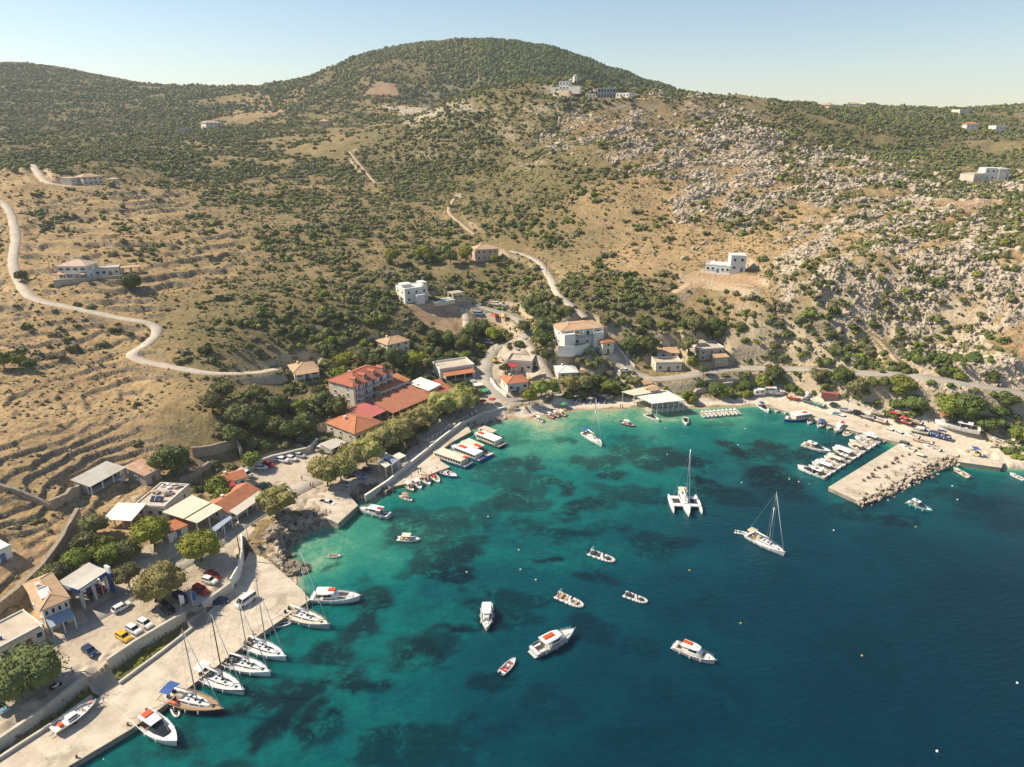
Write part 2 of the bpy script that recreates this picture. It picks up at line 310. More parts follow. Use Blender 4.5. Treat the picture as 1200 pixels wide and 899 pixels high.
# ------------------------------------------------------------------ objects
def tag(o, label=None, cat=None, group=None, kind=None):
    if label: o['label'] = label
    if cat: o['category'] = cat
    if group: o['group'] = group
    if kind: o['kind'] = kind
    return o
def thing(name, label, cat, loc=(0, 0, 0), rz=0, group=None):
    o = bpy.data.objects.new(name, None); COL.objects.link(o); o.location = loc; o.rotation_euler = (0, 0, rz); o.empty_display_size = .1
    return tag(o, label, cat, group)
def kids(o): return [c for c in COL.objects if c.parent == o]
def copy_tree(o, parent=None):
    c = o.copy(); COL.objects.link(c)
    if parent is not None: c.parent = parent; c.matrix_parent_inverse = o.matrix_parent_inverse.copy()
    for ch in o.children: copy_tree(ch, c)
    return c
class MB:
    """collects faces of one mesh"""
    def __init__(s): s.v = []; s.f = []; s.mi = []; s.ms = []; s.cur = 0; s.smooth = []; s.sm = False
    def mat(s, m, smooth=False):
        if m not in s.ms: s.ms.append(m)
        s.cur = s.ms.index(m); s.sm = smooth; return s
    def add(s, vs, fs):
        o = len(s.v); s.v += [tuple(p) for p in vs]
        for f in fs: s.f.append(tuple(o + i for i in f)); s.mi.append(s.cur); s.smooth.append(s.sm)
        return s
    def box(s, c, d, rz=0, taper=1, tilt=0):
        x, y, z = d[0] / 2, d[1] / 2, d[2] / 2; vs = []
        for k, t in ((-1, 1), (1, taper)):
            for a, b in ((-1, -1), (1, -1), (1, 1), (-1, 1)):
                px, py, pz = a * x * t, b * y * t, k * z
                if tilt: px, pz = px * math.cos(tilt) + pz * math.sin(tilt), -px * math.sin(tilt) + pz * math.cos(tilt)
                vs.append((c[0] + px * math.cos(rz) - py * math.sin(rz), c[1] + px * math.sin(rz) + py * math.cos(rz), c[2] + pz))
        return s.add(vs, [(3, 2, 1, 0), (4, 5, 6, 7), (0, 1, 5, 4), (1, 2, 6, 5), (2, 3, 7, 6), (3, 0, 4, 7)])
    def prism(s, poly, z0, z1, inset=0):
        n = len(poly); A = sum(poly[i][0] * poly[(i + 1) % n][1] - poly[(i + 1) % n][0] * poly[i][1] for i in range(n))
        z0 = list(z0) if hasattr(z0, '__len__') else [z0] * n; z1 = list(z1) if hasattr(z1, '__len__') else [z1] * n
        if A < 0: poly, z0, z1 = poly[::-1], z0[::-1], z1[::-1]
        vs = [(p[0], p[1], z0[i]) for i, p in enumerate(poly)] + [(p[0], p[1], z1[i]) for i, p in enumerate(poly)]
        return s.add(vs, [tuple(range(n))[::-1], tuple(range(n, 2 * n))] + [(i, (i + 1) % n, n + (i + 1) % n, n + i) for i in range(n)])
    def tube(s, p0, p1, r0, r1=None, n=6):
        r1 = r0 if r1 is None else r1; p0, p1 = Vector(p0), Vector(p1); d = p1 - p0
        if d.length < 1e-6: return s
        d.normalize(); a = d.orthogonal().normalized(); b = d.cross(a); vs = []
        for p, r in ((p0, r0), (p1, r1)):
            for i in range(n): t = 2 * PI * i / n; vs.append(p + (a * math.cos(t) + b * math.sin(t)) * r)
        return s.add(vs, [(i, (i + 1) % n, n + (i + 1) % n, n + i) for i in range(n)] + [tuple(range(n))[::-1], tuple(range(n, 2 * n))])
    def path(s, pts, r, n=6):
        for a, b in zip(pts[:-1], pts[1:]): s.tube(a, b, r, r, n)
        return s
    def quad(s, a, b, c, d): return s.add([a, b, c, d], [(0, 1, 2, 3)])
    def slab(s, a, b, c, d, t=.12):
        """a sheet of thickness t under the four corners"""
        n = (Vector(b) - Vector(a)).cross(Vector(d) - Vector(a)).normalized()
        if n.z < 0: a, b, c, d = d, c, b, a; n = -n
        q = [Vector(p) for p in (a, b, c, d)]; vs = [p - n * t for p in q] + q
        return s.add(vs, [(3, 2, 1, 0), (4, 5, 6, 7), (0, 1, 5, 4), (1, 2, 6, 5), (2, 3, 7, 6), (3, 0, 4, 7)])
    def rings(s, rings, closed=True, caps=True):
        n = len(rings[0]); vs = [p for r in rings for p in r]; fs = []
        for k in range(len(rings) - 1):
            for i in range(n if closed else n - 1):
                j = (i + 1) % n; fs.append((k * n + i, k * n + j, (k + 1) * n + j, (k + 1) * n + i))
        if caps: fs += [tuple(range(n))[::-1], tuple(range((len(rings) - 1) * n, len(rings) * n))]
        return s.add(vs, fs)
    def lathe(s, prof, n=12, c=(0, 0)):
        return s.rings([[(c[0] + r * math.cos(2 * PI * i / n), c[1] + r * math.sin(2 * PI * i / n), z) for i in range(n)] for r, z in prof])
    def blob(s, c, r, seed=0, n=6, jit=.15):
        rr = random.Random(seed); rings = []
        for k in range(1, n):
            a = PI * k / n; rings.append([(c[0] + r[0] * math.sin(a) * math.cos(2 * PI * i / 9) * rr.uniform(1 - jit, 1 + jit), c[1] + r[1] * math.sin(a) * math.sin(2 * PI * i / 9) * rr.uniform(1 - jit, 1 + jit), c[2] - r[2] * math.cos(a) * rr.uniform(1 - jit, 1 + jit)) for i in range(9)])
        return s.rings(rings)
    def build(s, name, parent=None, mat=None, loc=None):
        me = bpy.data.meshes.new(name); me.from_pydata(s.v, [], s.f)
        for m in s.ms or [mat]: me.materials.append(m)
        if len(s.ms) > 1: me.polygons.foreach_set('material_index', s.mi)
        if any(s.smooth): me.polygons.foreach_set('use_smooth', s.smooth)
        me.update(); o = bpy.data.objects.new(name, me); COL.objects.link(o)
        if parent is not None: o.parent = parent
        if loc: o.location = loc
        return o
def mb(m, smooth=False): return MB().mat(m, smooth)
def grid_mesh(name, V, quads, attrs=(), mat=None, smooth=True, vcol=None):
    me = bpy.data.meshes.new(name); n = len(quads)
    me.vertices.add(len(V)); me.vertices.foreach_set('co', np.ascontiguousarray(V, np.float32).ravel())
    me.loops.add(n * 4); me.loops.foreach_set('vertex_index', np.ascontiguousarray(quads, np.int32).ravel())
    me.polygons.add(n); me.polygons.foreach_set('loop_start', np.arange(0, n * 4, 4, dtype=np.int32))
    if smooth: me.polygons.foreach_set('use_smooth', np.ones(n, bool))
    me.update(calc_edges=True)
    for k, a in attrs:
        at = me.attributes.new(k, 'FLOAT', 'POINT'); at.data.foreach_set('value', np.ascontiguousarray(a, np.float32))
    if vcol is not None:
        at = me.attributes.new('col', 'FLOAT_COLOR', 'POINT'); at.data.foreach_set('color', np.ascontiguousarray(np.c_[vcol, np.ones(len(vcol))], np.float32).ravel())
    me.validate()
    if mat: me.materials.append(mat)
    return me
def link(name, me, parent=None):
    o = bpy.data.objects.new(name, me); COL.objects.link(o)
    if parent is not None: o.parent = parent
    return o
# ================================================================== building plots (surveyed front corners), levelled before the land is meshed
# key: (front-left px, front-right px, depth m, eaves m, roof, wall colour, roof colour, storeys, windows per storey, label, extras)
WH, CR, ST, GR = 'white_render', 'cream_render', 'pale_stone', 'grey_block'
PLOTS = [
 ('house', (57,741),(87,728),12.5,6.0,'hip',CR,'tan_tile',2,4,'cream two storey house with tan hipped roof beside the fuel station','blue_awning solar'),
 ('annex_building', (3,777),(55,749),8.5,3.2,'flat',CR,'pale_screed',1,4,'single storey annex with a wide pale flat roof behind the big round tree',''),
 ('storage_shed', (108,579),(147,560),6.0,2.8,'shed',WH,'pale_sheet',1,2,'long low shed with pale sheet roof under the terraced field','open'),
 ('block_shed', (172,570),(190,561),7.5,3.6,'shed',GR,'rusty_sheet',1,1,'grey block shed with a rust stained roof',''),
 ('workshop', (160,603),(196,612),12,3.4,'flat',CR,'pale_screed',1,3,'cluttered concrete flat roof building behind the cream taverna canopy','clutter'),
 ('tarp_shelter', (125,616),(156,622),6,2.6,'shed',GR,'white_sheet',1,0,'small shelter with white sheet roof among green trees','posts'),
 ('kiosk', (200,634),(221,624),3.5,2.4,'shed',WH,'orange_tile',1,1,'tiny kiosk with orange tiled roof beneath the taverna canopy',''),
 ('taverna', (270,612),(306,589),8.5,3.4,'gable',WH,'orange_tile',1,4,'long taverna with terracotta roof and a cream front awning on the street','cream_awning'),
 ('annex_house', (262,577),(290,571),5.5,3.2,'gable',WH,'orange_tile',1,3,'small white annex with terracotta roof behind two round pines','red_awning'),
 ('container_hut', (-6,663),(7,658),5,2.8,'flat',WH,'white_sheet',1,1,'white box hut on bare earth at the edge of the terraces',''),
 ('hotel', (416,477),(460,456),13,7.8,'hip',CR,'red_tile',3,5,'three storey hotel with red hipped roof and dark balconies','balconies chimney dormers'),
 ('hotel_wing', (447,470),(480,457),7,4.2,'shed',CR,'orange_tile',1,6,'low hotel wing with orange roof below the tall hotel',''),
 ('restaurant', (461,493),(506,475),12,3.4,'shed',CR,'brown_tile',1,6,'restaurant with a very wide brown orange tiled roof','open'),
 ('veranda_building', (428,500),(462,487),9,3.0,'shed',CR,'pink_sheet',1,4,'veranda building with pinkish red sheet roof','open'),
 ('tiled_annex', (505,474),(529,464),9,3.4,'shed',CR,'red_tile',1,4,'tiled annex with red roof and a paler lean-to beside the white roof','eave'),
 ('white_roofed_annex', (481,463),(503,470),5.5,4.7,'shed',WH,'white_sheet',1,2,'white sheet roofed annex between two red roofs',''),
 ('hall', (417,521),(448,508),15,4.2,'hip',CR,'orange_tile',1,4,'cream hall with a large orange hipped roof behind the tamarisks','sidewin'),
 ('bungalow', (346,447),(374,441),10,3.4,'hip',WH,'tan_tile',1,3,'white bungalow with tan hipped roof above the dark thicket','porch'),
 ('cottage', (455,416),(480,411),9,4.6,'hip',CR,'tan_tile',2,3,'cream cottage with tan roof among trees behind the hotel',''),
 ('white_parapet_building', (516,445),(556,438),10,3.6,'flat',WH,'pale_screed',1,4,'flat roofed building with white curved parapet by the village street','parapet'),
 ('awning_shop', (523,449),(556,443),5,2.8,'shed',CR,'orange_tile',1,3,'shop front under an orange tiled lean-to','open'),
 ('orange_roofed_house', (595,461),(619,457),8.5,3.8,'hip',WH,'orange_tile',1,3,'white house with bright orange hipped roof at the beach corner','sidewin'),
 ('terrace_house', (594,438),(623,434),9,4.2,'flat',CR,'pale_screed',1,4,'cream terrace building with red awning and flat roof','red_awning parapet'),
 ('white_pavilion', (654,446),(677,443),8,2.8,'hip',WH,'white_sheet',1,2,'white pavilion with pale pyramid roof beside the track',''),
 ('apartment_house', (658,408),(706,402),12,7.2,'hip',WH,'tan_tile',2,4,'tall white apartment house with tan roof and curved terrace wall','balconies terrace_wall'),
 ('gatehouse', (706,416),(719,414),5,5.2,'hip',CR,'orange_tile',2,1,'small tower like gatehouse with orange roof beside the apartment house',''),
 ('flat_roofed_store', (768,437),(799,434),7.5,3.2,'flat',CR,'pale_screed',1,3,'pale flat roofed store beside the coast road','parapet'),
 ('tan_roofed_store', (771,421),(795,419),5,2.4,'shed',CR,'tan_tile',1,2,'low store with plain tan roof behind the pale store',''),
 ('stone_house', (818,424),(848,420),10,4.6,'flat',ST,'pale_screed',2,3,'stone house with stepped pale flat roofs above the coast road','step'),
 ('modern_villa', (475,355),(502,354),10,6.6,'flat',WH,'white_sheet',2,3,'white cubic villa with turquoise pool on the scrubby knoll','roofbox pool'),
 ('orange_villa', (558,308),(584,304),9,6.4,'hip','pink_render','tan_tile',2,4,'peach villa with tan hipped roof among pines up the valley',''),
 ('glass_villa', (855,320),(873,318),8,7.2,'flat',WH,'white_sheet',2,2,'white glass fronted villa tower on the bare building site',''),
 ('villa_wing', (826,320),(855,320),8,3.4,'flat',WH,'white_sheet',1,5,'low white wing of the villa on the bare building site','frontwall'),
 ('villa', (70,329),(104,328),10,6.2,'hip',WH,'pink_tile',2,4,'white villa with pinkish hipped roof on the terraced slope','balcony porch'),
 ('pool_house', (112,325),(141,323),7,3.4,'flat',CR,'pale_screed',1,4,'long cream pool house beside the terraced villa','pool'),
 ('farm_villa', (98,217),(122,217),10,5.2,'hip',CR,'tan_tile',2,4,'pale villa with tan roof at the end of the ridge track',''),
 ('farm_annex', (84,217),(95,217),8,4.4,'flat',CR,'pale_screed',1,2,'square pale annex on the far side of the ridge villa',''),
 ('farm_studio', (126,217),(138,217),8,3.6,'hip',CR,'tan_tile',1,2,'little pale studio beside the ridge villa',''),
 ('hill_villa', (242,151),(260,151),11,6.4,'hip',WH,'pink_tile',2,4,'white villa with blue shutters on the far terrace',''),
 ('ruined_house', (218,158),(229,155),9,5,'flat',ST,'pale_screed',1,1,'pale stone shell of a house beside the far villa',''),
 ('pink_house', (374,149),(384,149),10,6.2,'hip','pink_render','tan_tile',2,2,'small pink house beside the dark wood on the hill',''),
 ('ridge_villa', (655,106),(666,106),10,7,'flat',WH,'white_sheet',2,3,'blue and white villa on the ridge below the windmill','lowwing'),
 ('glass_house', (700,116),(721,116),10,8,'flat','blue_glass_wall','white_sheet',2,6,'wide glass fronted house on the red levelled ridge','glass'),
 ('ridge_wing', (686,116),(698,116),9,4,'flat',WH,'pale_screed',1,3,'pale unfinished wing at the near end of the glass house',''),
 ('ridge_garage', (722,115),(737,115),9,4,'flat',WH,'pale_screed',1,4,'low white garage block against the red earth bank',''),
 ('cliff_villa', (1152,213),(1178,212),10,8.2,'flat',WH,'white_sheet',2,4,'white cubic villa overlooking the rocky slope','pergola'),
 ('cliff_villa_wing', (1140,213),(1152,213),9,5,'flat',CR,'pale_screed',1,2,'cream wing beside the white villa over the rocky slope',''),
 ('distant_house', (972,129),(986,129),10,4.5,'hip',CR,'tan_tile',1,3,'distant house with tan roof half sunk in the ridge trees',''),
 ('distant_house', (994,126),(1008,126),10,4.5,'hip',CR,'tan_tile',1,3,'distant cream house on the skyline ridge',''),
 ('distant_house', (1014,125),(1026,125),10,4.6,'flat',WH,'pale_screed',1,3,'distant white flat roofed house on the skyline ridge',''),
 ('distant_house', (1132,152),(1146,152),11,5,'hip',WH,'orange_tile',1,3,'distant house with orange roof far up the scrubby plateau',''),
 ('distant_house', (1166,154),(1178,154),11,5,'flat',WH,'white_sheet',1,3,'distant white bungalow far up the scrubby plateau',''),
 ('distant_house', (1124,134),(1150,134),12,5,'flat',CR,'pale_screed',1,3,'distant long pale house on the quarry coloured skyline',''),
]
SITES = []
for p in PLOTS:
    name, f0, f1, dep, h = p[:5]
    a, b = G(*f0), G(*f1)
    if a is None or b is None:
        a, b = (Vector(at_dist(*q, 1000)) for q in (f0, f1))
    if name in ('distant_house',):
        pass
    d = Vector((b.x - a.x, b.y - a.y, 0)); wdt = d.length
    if wdt > 40 or abs(a.y - b.y) > 30: b.y = a.y + (b.y - a.y) * .2; d = Vector((b.x - a.x, b.y - a.y, 0)); wdt = d.length
    if name == 'distant_house' and wdt > 14: wdt = 13
    ang = math.atan2(d.y, d.x); zb = (a.z + b.z) / 2 + .1
    ux, uy = math.cos(ang), math.sin(ang); m = 1.2
    if wdt < 4: wdt = 4
    c = [(a.x + ux * x - uy * y, a.y + uy * x + ux * y) for x, y in ((-m, -m), (wdt + m, -m), (wdt + m, dep + m), (-m, dep + m))]
    SITES.append((p, (a.x, a.y, zb), ang, wdt)); PADS.append((np.array(c), zb, 2.5 if zb < 20 else 5))
for pts, z, soft in [  # levelled yards
    ([(640,118),(690,119),(768,118),(768,113),(700,112),(640,112)], None, 25), ([(800,322),(880,322),(880,315),(815,315)], None, 8), ([(36,332),(165,327),(170,318),(40,320)], None, 4), ([(80,219),(145,219),(145,214),(80,214)], None, 6), ([(468,357),(545,351),(540,344),(470,350)], None, 5)]:
    q = [gp0(*p) for p in pts]; q = [p for p in q if p is not None]
    if len(q) > 2: PADS.insert(0, (np.array([p[:2] for p in q]), float(np.mean([p[2] for p in q])), soft))
_cache.clear()
def in_sites(x, y, grow=1.5):
    r = np.zeros(len(x), bool)
    for p, o, ang, wdt in SITES:
        dx, dy = x - o[0], y - o[1]; lx = dx * math.cos(ang) + dy * math.sin(ang); ly = -dx * math.sin(ang) + dy * math.cos(ang)
        r |= (lx > -grow) & (lx < wdt + grow) & (ly > -grow - 1.5) & (ly < p[3] + grow)
    return r
# ================================================================== camera, sun, sky
cam = bpy.data.cameras.new('camera'); cam.sensor_width = 36; cam.lens = 24; cam.clip_end = 12000; cam.clip_start = .5
co = bpy.data.objects.new('camera', cam); COL.objects.link(co); co.location = (0, 0, CAMH); co.rotation_euler = (PI / 2 - PITCH, 0, 0); scene.camera = co
SUN_EL = math.radians(43); SDIR = Vector((-.98, .19, 0)).normalized()          # towards the sun
SD = Vector((SDIR.x * math.cos(SUN_EL), SDIR.y * math.cos(SUN_EL), math.sin(SUN_EL)))
sl = bpy.data.lights.new('sun', 'SUN'); sl.energy = 4.6; sl.angle = math.radians(.5); sl.color = (1, .87, .67)
so = bpy.data.objects.new('sun', sl); COL.objects.link(so); so.rotation_euler = SD.to_track_quat('Z', 'Y').to_euler(); so.location = (-300, 200, 400)
w = bpy.data.worlds.new('World'); scene.world = w; w.use_nodes = True; nt = w.node_tree; nt.nodes.clear()
wo = nt.nodes.new('ShaderNodeOutputWorld'); bg = nt.nodes.new('ShaderNodeBackground'); sk = nt.nodes.new('ShaderNodeTexSky'); sk.sky_type = 'NISHITA'; sk.sun_disc = False
sk.sun_elevation = SUN_EL; sk.sun_rotation = math.atan2(SDIR.x, SDIR.y); sk.air_density = 1.0; sk.dust_density = .25; sk.ozone_density = 1.0; sk.altitude = 100
bg.inputs[1].default_value = .085; nt.links.new(sk.outputs[0], bg.inputs[0]); nt.links.new(bg.outputs[0], wo.inputs[0])
scene.view_settings.view_transform = 'Standard'; scene.view_settings.look = 'None'; scene.view_settings.exposure = .68; scene.view_settings.gamma = 1
scene.cycles.max_bounces = 5; scene.cycles.diffuse_bounces = 3; scene.cycles.glossy_bounces = 2; scene.cycles.transparent_max_bounces = 6; scene.cycles.volume_bounces = 0; scene.cycles.caustics_reflective = False; scene.cycles.caustics_refractive = False
scene.cycles.use_denoising = True; scene.cycles.volume_max_steps = 16
# ================================================================== the land, one sheet
s = np.concatenate([np.linspace(-2.0, -1.12, 40)[:-1], np.linspace(-1.12, 1.02, 820), np.linspace(1.02, 2.0, 40)[1:]])
Yr = np.concatenate([[-400, -250, -120, -40, 10, 40], np.geomspace(60, 1700, 920), np.geomspace(1750, 2600, 8)])
S, YY = np.meshgrid(s, Yr); XX = S * np.maximum(YY + 12, 45)
# behind the camera and near it the sheet stays regular
LX, LY = XX.ravel(), YY.ravel(); LZ = height(LX, LY)
nr, nc = S.shape; i = (np.arange(nr - 1)[:, None] * nc + np.arange(nc - 1)[None]).ravel()
quads = np.stack([i, i + 1, i + nc + 1, i + nc], 1)
dens, size, rock, terr, green = zones(LX, LY)
sd, ss = shore(LX, LY)
pv = np.full(len(LX), -99.)
for p in PAVED:
    m = (LX > p[:, 0].min() - 8) & (LX < p[:, 0].max() + 8) & (LY > p[:, 1].min() - 8) & (LY < p[:, 1].max() + 8); pv[m] = np.maximum(pv[m], poly_sd(LX[m], LY[m], p)[0])
jit = (vnoise(LX / 3, LY / 3, 77) - .5) * 2.5
paved = sm((pv + jit + .8) / 1.2)
beach = sm((poly_sd(LX, LY, BEACH)[0] + 1.5 + jit) / 3)
redm = np.zeros(len(LX))
for p in RED:
    m = (LX > p[:, 0].min() - 20) & (LX < p[:, 0].max() + 20) & (LY > p[:, 1].min() - 20) & (LY < p[:, 1].max() + 20)
    k = np.hypot(np.ptp(p[:, 0]), np.ptp(p[:, 1])) * .05; redm[m] = np.maximum(redm[m], sm((poly_sd(LX[m], LY[m], p)[0] + jit[m] * k / 2 + k / 2) / k))
shr = sm((9 - sd) / 6) * (ss > .25)
lo = np.zeros(len(LX)); m = (LX < 60) & (LY < 220); lo[m] = sm(poly_sd(LX[m], LY[m], LOWER)[0] / .8)
st_ = fbm((LX * .8 + LY * .6) / 22, (LY * .8 - LX * .6) / 9, 81, 4); rock2 = np.maximum(rock * np.clip(.55 + (st_ - .42) * 4.5, .45, 1.35), shr * .95)
gm = bpy.data.materials.new('hillside_ground'); nt, b = nodes_of(gm)
pos = nt.nodes.new('ShaderNodeNewGeometry'); v = pos.outputs['Position']
nL = noise(nt, .022, 5, .6, v); nM = noise(nt, .12, 6, .62, v); nS = noise(nt, .9, 5, .65, v); nF = noise(nt, 3.5, 3, .6, v)
dry = ramp(nt, mth(nt, 'ADD', mth(nt, 'MULTIPLY', nM, .4), mth(nt, 'ADD', mth(nt, 'MULTIPLY', nS, .35), mth(nt, 'MULTIPLY', nF, .25))), [(.37, (.20, .128, .062)), (.46, (.37, .245, .122)), (.55, (.51, .355, .185)), (.65, (.62, .46, .26))])
dry = mix(nt, ramp(nt, nL, [(.42, 0), (.6, .5)]), dry, (.32, .22, .12))
tuft = noise(nt, .42, 7, .72, v, .4); dry = mix(nt, mth(nt, 'MULTIPLY', ramp(nt, tuft, [(.49, 0), (.58, .85)]), .85), dry, ramp(nt, nF, [(.4, (.12, .105, .05)), (.6, (.23, .185, .095))]))
# low garrigue
gg = attr(nt, 'green').outputs['Fac']
gcol = ramp(nt, nS, [(.35, (.085, .078, .033)), (.5, (.18, .148, .068)), (.66, (.30, .235, .125))])
gk = ramp(nt, mth(nt, 'ADD', mth(nt, 'MULTIPLY', nM, .5), mth(nt, 'ADD', mth(nt, 'MULTIPLY', nS, .35), mth(nt, 'MULTIPLY', gg, .42))), [(.54, 0), (.68, 1)])
c = mix(nt, gk, dry, gcol)
c = mix(nt, mth(nt, 'MULTIPLY', attr(nt, 'mass').outputs['Fac'], ramp(nt, nS, [(.36, 1), (.62, .55)])), c, ramp(nt, nS, [(.38, (.070, .068, .026)), (.6, (.155, .135, .058))]))
# bare limestone
rr = attr(nt, 'rock').outputs['Fac']
vor = nt.nodes.new('ShaderNodeTexVoronoi'); vor.feature = 'F1'; vor.inputs['Scale'].default_value = .75
mp = nt.nodes.new('ShaderNodeMapping'); mp.inputs['Rotation'].default_value = (0, 0, .6); mp.inputs['Scale'].default_value = (1, .55, 1); nt.links.new(v, mp.inputs[0])
dn = nt.nodes.new('ShaderNodeVectorMath'); dn.operation = 'MULTIPLY_ADD'
nc3 = nt.nodes.new('ShaderNodeTexNoise'); nc3.inputs['Scale'].default_value = .5; nc3.inputs['Detail'].default_value = 3; nt.links.new(v, nc3.inputs['Vector'])
nt.links.new(nc3.outputs['Color'], dn.inputs[0]); dn.inputs[1].default_value = (2.5, 2.5, 2.5); nt.links.new(mp.outputs[0], dn.inputs[2]); nt.links.new(dn.outputs[0], vor.inputs['Vector'])
rcol = ramp(nt, mth(nt, 'ADD', mth(nt, 'MULTIPLY', nS, .6), mth(nt, 'MULTIPLY', vor.outputs['Distance'], .3)), [(.3, (.29, .225, .15)), (.5, (.50, .425, .32)), (.7, (.66, .60, .50))])
rk = ramp(nt, mth(nt, 'ADD', mth(nt, 'MULTIPLY', rr, .42), mth(nt, 'ADD', mth(nt, 'MULTIPLY', nM, .38), mth(nt, 'MULTIPLY', nS, .42))), [(.68, 0), (.77, 1)])
c = mix(nt, rk, c, rcol)
# dry stone wall faces where the ground steps
sep = nt.nodes.new('ShaderNodeSeparateXYZ'); nt.links.new(pos.outputs['True Normal'], sep.inputs[0])
stp = ramp(nt, sep.outputs['Z'], [(.70, 1), (.86, 0)])
stone = ramp(nt, noise(nt, 1.6, 3, .7, v), [(.38, (.11, .088, .062)), (.62, (.30, .25, .185))])
tr_ = attr(nt, 'terr').outputs['Fac']
c = mix(nt, mth(nt, 'MULTIPLY', mth(nt, 'MULTIPLY', stp, .8), mth(nt, 'SUBTRACT', 1.0, tr_, True)), c, mix(nt, nS, (.40, .31, .21), (.58, .49, .37)))
c = mix(nt, mth(nt, 'MULTIPLY', mth(nt, 'MULTIPLY', stp, .85), ramp(nt, tr_, [(.2, 0), (.5, 1)])), c, stone)
c = mix(nt, mth(nt, 'MULTIPLY', attr(nt, 'red').outputs['Fac'], ramp(nt, nM, [(.3, .25), (.6, .7)])), c, ramp(nt, nS, [(.35, (.42, .25, .14)), (.65, (.58, .40, .27))]))
pvc = ramp(nt, mth(nt, 'ADD', mth(nt, 'MULTIPLY', nM, .6), mth(nt, 'MULTIPLY', nS, .4)), [(.36, (.35, .285, .21)), (.5, (.47, .395, .305)), (.64, (.57, .49, .385))])
pvc = mix(nt, ramp(nt, noise(nt, .35, 6, .7, v), [(.56, 0), (.66, .5)]), pvc, (.27, .2, .135))
c = mix(nt, attr(nt, 'paved').outputs['Fac'], c, pvc)
c = mix(nt, mth(nt, 'MULTIPLY', attr(nt, 'pale').outputs['Fac'], .75), c, ramp(nt, nS, [(.35, (.50, .43, .33)), (.65, (.70, .62, .50))]))
c = mix(nt, attr(nt, 'beach').outputs['Fac'], c, ramp(nt, nS, [(.35, (.50, .43, .34)), (.65, (.66, .59, .49))]))
wet = attr(nt, 'wet').outputs['Fac']
c = mix(nt, wet, c, (.40, .29, .17))
c = mix(nt, attr(nt, 'ditch').outputs['Fac'], c, ramp(nt, nM, [(.4, (.07, .085, .025)), (.52, (.15, .14, .045)), (.65, (.24, .19, .09))]))
nt.links.new(c, b.inputs['Base Color']); b.inputs['Roughness'].default_value = .95; b.inputs['Specular IOR Level'].default_value = .15
bump(nt, b, mth(nt, 'MULTIPLY', mth(nt, 'ADD', mth(nt, 'MULTIPLY', nS, .7), mth(nt, 'MULTIPLY', mth(nt, 'MULTIPLY', vor.outputs['Distance'], rr), 1.6)), mth(nt, 'SUBTRACT', 1.0, mth(nt, 'MULTIPLY', mth(nt, 'MAXIMUM', attr(nt, 'paved').outputs['Fac'], attr(nt, 'beach').outputs['Fac']), .9))), .8, .5)
palem = np.maximum(sm((poly_sd(LX, LY, PAVED[4])[0] + jit + 1.5) / 2), .5 * sm((poly_sd(LX, LY, QUARRY)[0] + jit * 3 + 8) / 8))
mass = np.clip((clumpf(LX, LY) - .43) * 7, 0, 1) * np.clip(dens / 2.6 - .25, 0, 1) * (1 - .6 * np.clip(rock - .4, 0, 1)); mass = np.maximum(mass, .40 * np.clip((green - .65) * 5, 0, 1)); mass = np.where((dens > 4.3) & (LY > 800), 1.0, mass)
wetm = sm((1.4 - sd) / 1.2) * (ss < .3)
land = link('hillside', grid_mesh('hillside', np.stack([LX, LY, LZ], 1), quads, [('green', green), ('rock', rock2), ('paved', paved), ('beach', beach), ('red', redm), ('wet', wetm), ('ditch', lo), ('terr', terr), ('pale', palem), ('mass', mass)], gm, True))
tag(land, 'dry terraced Mediterranean hillside around the bay', None, None, 'structure')
# ================================================================== the sea
TONE = [(640,496,.03),(700,486,.06),(780,484,.06),(850,488,.1),(600,508,.16),(690,500,.22),(720,512,.36),(560,560,.36),(620,570,.36),(620,610,.42),(720,590,.40),(660,640,.5),(480,590,.36),(400,630,.13),(385,650,.1),(430,650,.26),(420,680,.36),(400,720,.42),(350,725,.44),(460,720,.46),(300,860,.46),(250,860,.46),(350,790,.45),(400,850,.5),(500,850,.56),(520,700,.52),(600,690,.6),(700,700,.68),
 (600,850,.74),(600,780,.66),(760,620,.55),(800,700,.78),(900,700,.9),(1000,800,1),(800,850,.9),(700,800,.8),(1150,700,.98),(950,600,.78),(1050,640,.86),(850,540,.55),(820,510,.4),(900,510,.42),(950,548,.5),(990,590,.5),(1050,600,.6),(1100,575,.55),(1180,600,.8),(1195,800,1),(830,640,.7),(100,900,.46),(1010,515,.55),(1150,560,.5),(920,490,.35),(500,575,.32),(440,600,.3),(420,618,.22),(545,520,.3),(700,950,.9),(1300,700,1),(1300,1000,1.05),(300,1100,.6),(600,1300,.95),(900,1500,1.05)]
WEED = [(513,620,45,18),(473,613,22,14),(460,626,9,8),(507,660,34,10),(597,587,32,14),(602,543,14,8),(628,545,18,9),(700,541,30,10),(740,536,28,10),(775,538,36,13),(800,545,30,10),(657,570,11,7),(687,593,24,14),(667,517,16,5),(690,540,20,10),(500,667,30,11),(533,677,24,12),(443,700,26,16),(423,723,26,16),(407,760,30,22),(410,800,34,22),(343,822,34,26),(323,852,34,26),(487,767,36,16),(440,800,20,18),(467,633,28,8),(533,647,32,12),(377,850,26,18),
 (857,524,18,7),(872,532,22,8),(905,525,20,7),(860,582,34,16),(685,597,26,10),(900,560,40,14),(930,580,24,12),(540,730,26,8),(640,660,18,7),(700,740,40,16),(560,800,30,14),(300,820,20,10),(480,500,5,3),(395,660,10,4),(715,558,16,6),(830,570,22,10),(790,640,24,8),(700,670,26,9),(590,730,24,10),(760,760,30,12),(640,700,18,8),(1000,570,14,5),(1060,612,30,8),(380,705,14,9),(520,560,12,5)]
xs = np.concatenate([[-2800, -1500, -700, -420, -300], np.arange(-240, 300, .9), [310, 340, 400, 500, 800, 1500, 2900]])
